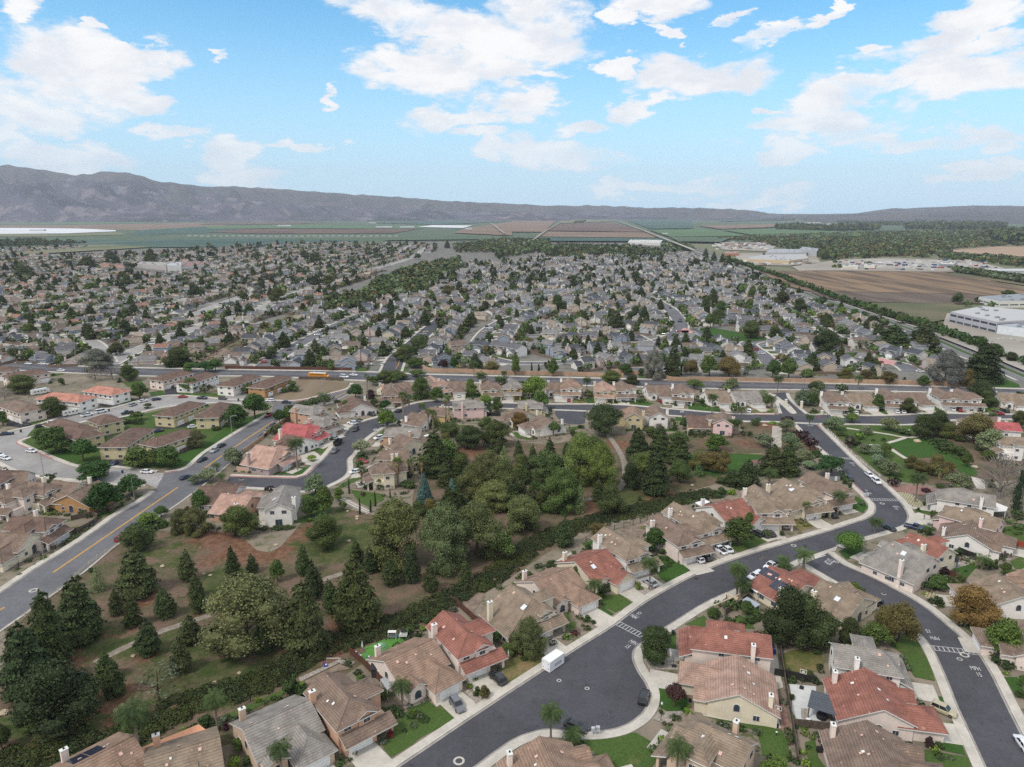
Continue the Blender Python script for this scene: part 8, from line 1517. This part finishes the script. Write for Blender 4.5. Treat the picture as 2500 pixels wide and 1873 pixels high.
# ------------------------------------------------------------------ trees of the tract
CRW_ = {'oak': S(62, 78, 46), 'doak': S(48, 64, 42), 'rnd': S(84, 104, 54), 'brt': S(112, 140, 58), 'olv': S(104, 116, 86), 'brn': S(112, 104, 64), 'bpine': S(46, 62, 44), 'bush': S(72, 88, 50), 'gry': S(120, 112, 100)}
HANDT = '''N:bpine,1125,870,755,170 doak,1180,860,790,80 oak,1270,770,690,110 doak,740,800,715,130 oak,800,760,700,60 dgr,1230,880,845,100 brt,575,395,335,110 dgr,605,345,310,60 bpine,150,305,225,140 bpine,560,240,170,160 bpine,700,200,130,100 bpine,740,235,160,90 bpine,590,255,200,60 bpine,960,220,120,110 doak,830,250,210,80 slv,690,180,130,60 doak,700,345,315,110 rnd,400,520,465,90 doak,310,510,465,60 oak,240,500,470,90 oak,330,450,410,80 brt,190,660,595,110 rnd,300,660,590,100 oak,340,600,550,90 oak,230,570,520,70 bpine,575,700,600,80 doak,610,700,650,80 rnd,680,700,640,80 doak,770,700,640,80 oak,750,620,560,90 oak,1040,600,555,120 oak,820,640,600,60 brt,1340,580,510,75 oak,1420,580,530,50 rnd,650,480,430,50 oak,800,570,500,80 oak,1090,430,370,90 doak,1230,430,340,80 oak,890,400,360,70 doak,1000,410,375,60 oak,1760,470,365,120 bpine,1720,440,360,60 slv,1640,440,350,80 oak,1550,460,380,70 oak,1640,460,410,60 brt,1860,460,400,70 brt,1800,430,340,50 bpine,2095,290,235,50 oak,2080,350,290,120 slv,1690,340,270,90 rnd,1340,380,325,60 olv,1480,380,340,50 oak,1270,830,780,110 rnd,1290,740,700,50 oak,1640,720,650,90 rnd,1770,640,570,90 oak,1850,620,560,80 rnd,1830,740,690,70 doak,1720,820,765,110 oak,1500,800,770,90 rnd,1370,860,830,70 oak,1460,660,630,50 doak,2010,210,140,100 doak,1930,190,130,60 doak,1350,180,140,60 doak,1200,190,165,80 rnd,160,500,460,60 rnd,490,340,290,40 rnd,510,320,290,40 doak,20,500,465,50 oak,490,420,400,90 gry,700,830,790,90 brt,190,830,770,60 oak,340,830,770,50 oak,180,310,280,60 brt,1820,290,275,40
O:oak,590,790,665,140 oak,500,810,725,140 rnd,555,880,815,140 doak,720,620,560,70 doak,780,620,560,80 oak,760,560,530,90 rnd,310,810,760,110 brt,410,710,680,50 rnd,110,640,590,70 doak,1000,540,455,90 doak,1110,500,450,80 rnd,1040,440,410,70 oak,830,540,480,100 oak,910,520,480,80 brt,935,360,320,60 brn,865,420,365,60 doak,915,420,380,40 brn,755,430,350,90 rnd,1160,410,370,50 rnd,385,520,480,50 brt,730,450,425,60 oak,1340,490,445,70 rnd,1460,520,410,110 slv,1470,500,440,90 oak,1540,600,540,80 rnd,1670,540,490,70 oak,1950,580,485,95 rnd,1870,540,500,60 doak,1955,340,265,80 doak,1200,310,265,60 oak,1620,360,320,100 oak,1600,420,390,80 brt,1810,450,400,60 oak,1780,400,360,70 doak,1910,410,380,60 rnd,1700,440,400,60 doak,1410,320,290,30 bpine,1450,180,100,50 bpine,1400,165,120,40 bpine,1810,170,125,40 bpine,1855,170,110,35 bpine,1920,190,130,60 bpine,1990,200,150,40 bpine,2050,220,165,50 bpine,2115,225,160,50 bpine,1740,170,110,40 doak,1240,290,230,80 doak,1330,260,215,60 doak,1400,220,180,60 bpine,760,120,70,50 bpine,900,130,90,60 doak,570,190,150,50 oak,680,130,80,30 oak,1090,190,140,60 doak,265,170,130,40 oak,1890,580,550,70 rnd,2080,620,560,60 rnd,2140,620,570,60 rnd,1570,700,680,40 oak,1560,760,700,90 oak,1730,760,690,130 rnd,1350,720,680,50 oak,980,740,690,70 doak,1010,360,330,40 oak,1740,360,350,60 rnd,1500,360,350,60 rnd,1640,350,320,60 oak,20,310,240,60 oak,150,290,250,50
Q:bpine,1010,945,790,150 bpine,960,860,800,80 oak,570,850,740,150 oak,720,870,780,110 rnd,390,740,620,90 oak,310,700,590,80 oak,370,750,670,80 rnd,565,690,610,80 rnd,520,590,520,60 rnd,580,620,530,60 oak,640,600,530,60 doak,870,690,610,100 brt,930,730,680,70 rnd,840,740,680,70 rnd,790,720,670,50 oak,1050,690,640,110 brt,1115,720,660,90 dgr,1190,740,670,80 dgr,1240,740,690,70 doak,1300,790,710,110 rnd,1350,730,690,25 umb,990,650,605,80 doak,760,640,560,100 doak,820,610,570,60 doak,700,600,560,90 oak,650,530,480,80 doak,730,560,490,70 oak,780,560,510,60 doak,560,490,430,60 doak,600,510,450,60 bpine,440,420,350,60 bpine,400,410,340,50 doak,240,430,370,90 doak,310,410,370,60 bpine,350,390,330,50 bpine,300,370,310,50 bpine,30,400,345,30 bpine,60,430,390,50 oak,1810,640,570,80 oak,2110,610,555,100 rnd,1870,660,625,50 rnd,2010,670,630,50 rnd,1940,640,600,50 dgr,1700,810,765,90 rnd,1790,850,800,80 oak,1280,410,390,50 oak,1090,430,405,60 oak,1000,380,315,70 oak,1080,400,360,50 bpine,650,360,335,15 rnd,1480,760,705,110 oak,1560,760,725,80 rnd,1600,790,750,60 bush,440,560,520,60 rnd,500,590,550,60 rnd,300,560,530,40 rnd,360,550,520,40 rnd,240,560,540,40 brt,210,770,710,60 oak,240,800,740,80 rnd,330,790,700,90 bpine,60,900,850,60 rnd,180,880,820,90 brt,260,900,840,110 oak,340,910,850,90 brt,170,940,890,90 brn,680,790,740,30 rnd,700,680,640,70 rnd,850,590,560,40 doak,500,420,380,60 rnd,160,690,640,60 rnd,40,790,730,60 doak,290,650,590,70 rnd,60,620,590,50 rnd,420,690,640,60'''
for line in HANDT.split('\n'):
    c, rest = line.split(':')
    for q in rest.split():
        k, x, y, ty, wpx = q.split(','); X, Y = g(c, float(x), float(y)); dep = proj(X, Y)[2]; d = ray(*src(c, float(x), float(ty))); PLANTS.append([k, X, Y, max(CAMH + d[2] * Y / d[1], 1.), float(wpx) / CR[c][2] * dep / FPX])
pool = ['oak', 'oak', 'rnd', 'rnd', 'doak', 'olv', 'brn', 'bush', 'bush', 'brt', 'rnd', 'bpine']
def near_house(x, y): return GH.hit(x, y, -1.0)
for i, (x, y, th, mid) in enumerate(LOTS):
    for t in range(4 if y < 700 else (3 if y < 1100 else 2)):
        back = rnd.random() < .6; px = rnd.uniform(-8.5, 8.5); py = rnd.uniform(7.5, 12.5) if back else rnd.uniform(-14, -10); X, Y = rot(px, py, th, x, y)
        if GS.hit(X, Y, .5): continue
        k = rnd.choice(pool); hh = {'bush': rnd.uniform(1.2, 2.6), 'bpine': rnd.uniform(7, 13)}.get(k, rnd.uniform(3.2, 6.6) * (1.25 if rnd.random() < .15 else 1)); PLANTS.append([k, X, Y, hh, hh * rnd.uniform(.75, 1.2)])
for i in range(26000):       # the wooded creek, the diagonal road's tree line and odd tall trees
    cr = CREEK[i % 4]; xs_ = [p[0] for p in cr]; ys_ = [p[1] for p in cr]; x, y = rnd.uniform(min(xs_), max(xs_)), rnd.uniform(min(ys_), max(ys_))
    if inpoly(x, y, cr) and not GH.hit(x, y, 3.0 if y < 1200 else 5): h_ = rnd.uniform(6, 11.5) * (1.15 if y > 1100 else 1); PLANTS.append([rnd.choice(('oak', 'oak', 'doak', 'rnd', 'brn', 'olv')), x, y, h_, h_ * rnd.uniform(.8, 1.15)]); GH.add(x, y, 3.0 if y < 1200 else 5)
DL = offset(DIA, 16)
for i in range(len(DL) - 1):
    x, y = DL[i]
    if (i % 1 == 0) and 440 < y < 1500: h_ = rnd.uniform(5, 8.5); PLANTS.append([rnd.choice(('dgr', 'doak', 'dgr', 'rnd')), x + rnd.uniform(-3, 3), y + rnd.uniform(-2, 2), h_, h_ * rnd.uniform(1.0, 1.4)])
for i in range(300):
    y = rnd.uniform(900, 2300); x = rnd.uniform(-.72, .25) * y
    if (inpoly(x, y, REGA) or inpoly(x, y, REGB)) and not GH.hit(x, y, -4): h_ = rnd.uniform(9, 17); PLANTS.append([rnd.choice(('bpine', 'doak', 'doak', 'oak')), x, y, h_, h_ * rnd.uniform(.6, 1.1)])
def pscore(p): dep = proj(p[1], p[2])[2]; return p[3] * p[4] / dep ** 2
BB = ('bush', 'bbush', 'pbush', 'gbush', 'rbush')
tr = sorted([p for p in PLANTS if p[0] not in BB and vis(p[1], p[2])], key=pscore, reverse=True); bu = sorted([p for p in PLANTS if p[0] in BB and vis(p[1], p[2])], key=pscore, reverse=True)
cnt = {}
indiv, rest = [], []
for p in tr:
    nm = PK[p[0]][3]; cnt[nm] = cnt.get(nm, 0) + 1
    (indiv if cnt[nm] <= 298 else rest).append(p)
indiv += bu[:298]; rest += bu[298:]
for k, x, y, h, w_ in indiv:
    pr, col, look, nm = PK[k]; cm, tm = rnd.choice(PRO[pr]); j = rnd.uniform(.8, 1.22)
    col = (col[0] * j * rnd.uniform(.9, 1.15), col[1] * j, col[2] * j * rnd.uniform(.85, 1.1), 1)
    if tm is None: o = obj(nm, cm, None, col); o.location = (x, y, 0); o.rotation_euler = (0, 0, rnd.uniform(0, 6.28)); o.scale = (w_, w_, h); root = o
    else:
        root = empty(nm, x, y, 0, rnd.uniform(0, 6.28)); root.scale = (w_, w_, h); obj('crown', cm, root, col); obj('trunk', tm, root)
    size = 'tall ' if (h > 15 and 'big' not in look and 'large' not in look and 'tall' not in look) else ('small ' if (h < 4.2 and nm == 'broadleaf_tree') else '')
    reg(root, size + look, {'shrub': 'shrub'}.get(nm, 'tree'), x, y, {'pine_tree': 'pines of the park and gardens', 'broadleaf_tree': 'leafy trees among the streets and in the park', 'shrub': 'garden and street shrubs', 'cypress_tree': 'slim cypresses', 'bare_tree': 'bare grey trees', 'spruce_tree': 'spruces'}[nm])
PPR = {'q': 'q', 's': 's', 'c': 'c', 'f': 'f', 'k': 'k', 't': 't'}; PH = {'q': 8., 's': 2.6, 'c': 4., 'f': 12., 'k': 8., 't': 20.}
for k, x, y, h in PALML:
    col, look, grp = PLK[k]; pr = rnd.choice(PALM[k]); root = empty('palm_tree', x, y, 0, rnd.uniform(0, 6.28)); f = h / PH[k]; s_ = max(.8, min(1.25, f)) if k != 's' else max(.7, min(1.6, f)); root.scale = (s_, s_, f)
    a_ = obj('fronds', pr[0], root, col); a_.scale = (1, 1, s_ / f); a_.location = (0, 0, PH[k] * (1 - s_ / f)); obj('trunk', pr[1], root)
    if len(pr) > 2 and pr[2]: b_ = obj('dead_fronds', pr[2], root); b_.scale = a_.scale; b_.location = a_.location
    reg(root, look, 'palm', x, y, 'palms of the gardens and streets')
# everything smaller and farther: one mass of leaf clumps
def clumpmass(L, nm, label, cat, q=1.0):
    VV, CCL = [], []
    LP = {}
    for k, x, y, h, w_ in L:
        dep = proj(x, y)[2]; n = int(np.clip(26000 / dep, 14, 70) * q); pine = k in ('bpine', 'pine', 'spruce', 'cyp'); d = unit(n); rz = h * .42
        if pine: t = rs.uniform(0, 1, n) ** .8; P = np.stack([d[:, 0] * w_ * .5 * (1 - t) ** .6, d[:, 1] * w_ * .5 * (1 - t) ** .6, h * (.08 + .92 * t)], 1)
        else: P = d * np.array([w_ * .5, w_ * .5, rz]) * rs.uniform(.6, 1.08, n)[:, None] + np.array([0, 0, h * .58 if k not in BB else h * .4])
        nn = d + unit(n) * .5; nn /= np.linalg.norm(nn, axis=1)[:, None]; lf = math.sqrt(w_ * h * 2.6 / n) * .52; V, F = quads(P + np.array([x, y, 0]), nn, lf); VV.append(V); col = np.array(PK[k][1][:3]) * rnd.uniform(.62, 1.08); CCL.append(col[None, :] * rs.uniform(.65, 1.35, n)[:, None])
    V = np.concatenate(VV); me = bpy.data.meshes.new(nm); nf = len(V) // 4; me.vertices.add(len(V)); me.vertices.foreach_set('co', V.ravel()); me.loops.add(nf * 4); me.loops.foreach_set('vertex_index', np.arange(nf * 4)); me.polygons.add(nf); me.polygons.foreach_set('loop_start', np.arange(nf) * 4); me.materials.append(LEAFF)
    me.update(calc_edges=True); at = me.attributes.new('Col', 'FLOAT_COLOR', 'FACE'); a = np.ones((nf, 4), dtype=np.float32); a[:, :3] = np.concatenate(CCL); at.data.foreach_set('color', a.ravel()); return tag(obj(nm, me), label, cat, kind='stuff')
clumpmass(rest, 'distant_trees', 'the many small trees and shrubs scattered through the far tract', 'trees')
# woodland on the right and eucalyptus belts far off
def scatter(c, s, n, h0, h1, kinds, wf=1.3):
    P = gp(c, s); xs_ = [p[0] for p in P]; ys_ = [p[1] for p in P]; out = []; t = 0
    while len(out) < n and t < n * 40:
        t += 1; Y0, Y1 = min(ys_), max(ys_); y = Y0 + (Y1 - Y0) * rnd.random() ** 1.5; x = rnd.uniform(min(xs_), max(xs_))
        if inpoly(x, y, P): h = rnd.uniform(h0, h1); out.append([rnd.choice(kinds), x, y, h, h * wf * rnd.uniform(.8, 1.3)])
    return out
Wd = scatter('Q', '345,262 520,245 720,236 1340,216 2212,205 2600,200 2600,300 2212,296 2000,300 1740,322 1780,345 2000,365 2212,385 2600,400 2600,470 2212,428 1950,395 1700,372 1380,366 1000,385 960,340 840,338 700,292 560,268', 5200, 6, 11, ['olv', 'oak', 'rnd', 'oak', 'doak', 'brn'], 1.7)
Wd += scatter('Q', '1790,440 2212,500 2300,515 2300,540 2212,524 1800,456', 500, 6, 9, ['oak', 'doak', 'olv'], 1.5) + scatter('Q', '20,310 60,285 200,290 240,330 120,345', 160, 7, 11, ['oak', 'olv', 'doak'], 1.4)
clumpmass(Wd, 'woodland', 'dense grey-green thicket of willows filling the right middle distance', 'woodland', 1.2)
Eu = []
for s_, n in (('725,190 800,180 960,190 1340,190 1340,206 1000,212 730,206', 520), ('1490,175 1600,150 1850,150 2110,172 2110,200 1700,205 1500,200', 900), ('1080,150 1200,145 1360,150 1500,165 1500,180 1100,165', 260), ('1960,240 2212,215 2212,290 2080,285', 500), ('730,137 960,135 965,142 735,143', 160)): Eu += scatter('Q', s_, n, 16, 32 if n > 300 else 26, ['doak', 'oak'], .9)
Eu += scatter('R', '310,272 560,262 570,272 320,277', 200, 16, 26, ['doak'], 1.2) + scatter('S', '270,166 320,160 320,166 272,170', 50, 14, 20, ['doak'], 1.2) + scatter('R', '0,371 150,366 380,380 370,384 0,395', 220, 6, 12, ['oak', 'doak'], 1.1) + scatter('R', '1150,264 1500,262 1500,268 1150,270', 260, 12, 24, ['doak', 'oak'], 1.2)
clumpmass(Eu, 'eucalyptus_belts', 'dark eucalyptus windbreaks standing across the far fields', 'woodland', 1.0)
# low planting round the near houses
GP = []
for hh in HL:
    if hh[0].location.y > 420: continue
    o_, W_f, h_, a_, th_ = hh
    for i in range(40):
        e = rnd.random(); p = rnd.choice(((rnd.uniform(-4, 16), rnd.choice((-9, 11, 12.5))), (rnd.choice((-2.4, 15.5)), rnd.uniform(-12, 12)))); X, Y = W_f(*p)
        if not any(inpoly(X, Y, q_) for q_ in RDS) and not GH.hit(X, Y, -3) and not any(abs(X - q[0]) + abs(Y - q[1]) < 3.5 for q in KALL): s_ = rnd.uniform(.5, 1.5); GP.append([rnd.choice(('bush', 'bbush', 'gbush', 'bush', 'bush', 'rbush' if i % 7 == 0 else 'bush')), X, Y, s_ * rnd.uniform(.6, 1.1), s_ * 1.5])
clumpmass(GP, 'garden_plants', 'low mixed planting in the beds around the near houses', 'garden plants', .8)
# small parked cars and trucks in yards: the ones that still show
for i, (x, y, th, mid) in enumerate(LOTS[:330]):
    if rnd.random() < .42 and y < 760:
        gx = rnd.choice((-2.4, 2.4, 3.6)); X, Y = rot(gx, rnd.choice((-12.5, -21.5)), th, x, y)
        if not (X * X + Y * Y < 1): car(rnd.choice(('sedan', 'suv', 'sedan', 'hatch', 'pickup', 'van')), X, Y, th + math.pi / 2 * rnd.choice((1, -1)) if True else 0, rnd.choice('wwwkkgssbrt'), False)
IY = MB(); IC = []
for i in range(170):
    x, y = (lambda p: p)(g('Q', rnd.uniform(1100, 2050), rnd.uniform(385, 445)))
    IY.obox(x, y, rnd.uniform(4, 12), 2.5, .3, rnd.uniform(1.5, 4), rnd.uniform(0, 3.1)); IC += [rnd.choice((S(214, 214, 212), S(60, 62, 66), S(170, 172, 176), S(210, 206, 196), S(150, 60, 50), S(60, 80, 130)))[:3]] * 6
for i in range(150):
    c_, bx_ = rnd.choice((('Q', (350, 690, 280, 320)), ('Q', (500, 960, 395, 415)), ('Q', (350, 690, 280, 320)))); x, y = g(c_, rnd.uniform(*bx_[:2]), rnd.uniform(*bx_[2:])); IY.obox(x, y, rnd.uniform(5, 16), rnd.uniform(3, 9), .3, rnd.uniform(2, 6), rnd.uniform(0, 3.1)); IC += [rnd.choice((S(214, 210, 204), S(150, 120, 100), S(170, 172, 176), S(120, 110, 104)))[:3]] * 6
tag(mesh('yard_clutter', IY.V, IY.F, [WALLF], facecol=np.array(IC)), 'parked trucks, trailers and stacked material in the bare industrial yards', 'yard clutter', kind='stuff')
# little sheds and rows of vehicles along the farm roads
for i in range(34):
    x, y = g('R', 820 + i * 27, 357 + rnd.uniform(-1.5, 1.5)); m = MB(); m.box(-7, 7, -2, 2, 0, 3.2); o = m.build('farm_trailer', WHB); o.location = (x, y, 7); tag(o, 'white farm trailers parked in a row along the field road', 'trailer', 'white farm trailers along the field road')

# ------------------------------------------------------------------ labels that single each thing out
ANC = {'the storage container': (1345, 1615), 'the cul-de-sac bulb': (1490, 1700), 'the dark pergola': (1995, 1735), 'the yellow school bus': (793, 918), 'the speed hump': (1530, 1540), 'the pale park steps': (1958, 1075), 'the gate island': (1930, 985), 'the big park lawn': (2280, 1095), 'the bare grey tree': (2440, 1160), 'the grey office block': (2420, 790), 'the ploughed field': (2250, 690), 'the dry vacant lot': (770, 950), 'the blue-grey spruce': (1040, 1190), 'the white enclave house': (690, 1230), 'the dry channel': (600, 800), 'the curved enclave street': (830, 1080), 'the pale left street': (90, 1120), 'the bottom-left corner': (40, 1800), 'the orange autumn tree': (2372, 1480), 'the mushroom-shaped tree': (2073, 1325), 'the purple-leaved tree': (1647, 1700), 'the tract green': (1770, 820), 'the silver eucalyptus': (1598, 915), 'the wooded creek': (1020, 690), 'the pink paving': (1190, 875), 'the school': (430, 655), 'the white warehouses': (1900, 630), 'the far right road': (2200, 800), 'the play yard': (930, 1580), 'the fan palms': (1010, 1130), 'the bright red roof': (735, 1050), 'the solar-roofed house': (1900, 1430), 'the park path': (560, 1480), 'the dark round tree': (1480, 1010), 'the steep street': (2040, 1120), 'the red-roofed courtyard': (2180, 1650), 'the pink house': (1140, 1000), 'the yellow apartments': (330, 1080), 'the bright orange roof': (180, 970), 'the street bend': (2180, 1260), 'the sloping road': (250, 1330), 'the bottom edge': (1600, 1873), 'the red hatchback': (306, 1305), 'the far left edge': (0, 760), 'the middle tract': (1420, 740), 'the left tract': (250, 780), 'the tract main street': (420, 840), 'the park pines': (450, 1560), 'the far tract': (1300, 640)}
ORD = ['', 'second ', 'third ', 'fourth ', 'fifth ', 'sixth ', 'seventh ', 'eighth ', 'ninth ', 'tenth ', 'eleventh ', 'twelfth ', 'thirteenth ', 'fourteenth ', 'fifteenth ', 'sixteenth ', 'seventeenth ', 'eighteenth ', 'nineteenth ', 'twentieth ', 'twenty-first ', 'twenty-second ', 'twenty-third ', 'twenty-fourth ', 'twenty-fifth ']
bk = {}
for r in REG:
    o, look, cat, px, py, grp = r; best = min(ANC.items(), key=lambda a: (a[1][0] - px) ** 2 + ((a[1][1] - py) * 1.6) ** 2); nm, (ax, ay) = best; dx, dy = px - ax, py - ay
    rel = ('right of' if dx > 0 else 'left of') if abs(dx) > abs(dy) * 1.1 else ('below' if dy > 0 else 'above')
    bk.setdefault((look, rel, nm), []).append((dx * dx + dy * dy, o, cat, grp))
for (look, rel, nm), L in bk.items():
    L.sort(key=lambda t: t[0])
    for i, (d, o, cat, grp) in enumerate(L):
        lab = '%s %s %s' % (look, rel, nm)
        if len(L) > 1: lab = '%s, %snearest %s %s' % (look, ORD[min(i, 24)], rel, nm)
        o['label'] = lab; o['category'] = cat
        if grp: o['group'] = grp
        if '_W' in o: del o['_W']
# ------------------------------------------------------------------ haze over the valley
mb = MB(); X0 = 17500
hz = MB(); hz.box(-15000, 15000, -300, 13600, -2.6, 880, 0, True)
HZ = bpy.data.materials.new('haze'); HZ.use_nodes = True; t = HZ.node_tree; t.nodes.clear()
pv = t.nodes.new('ShaderNodeVolumePrincipled'); pv.inputs['Color'].default_value = (.80, .86, 1.0, 1); pv.inputs['Density'].default_value = 4.0e-5; pv.inputs['Anisotropy'].default_value = -.1
mo = t.nodes.new('ShaderNodeOutputMaterial'); t.links.new(pv.outputs[0], mo.inputs['Volume'])
ho = hz.build('haze', HZ); st(ho, 'stuff')
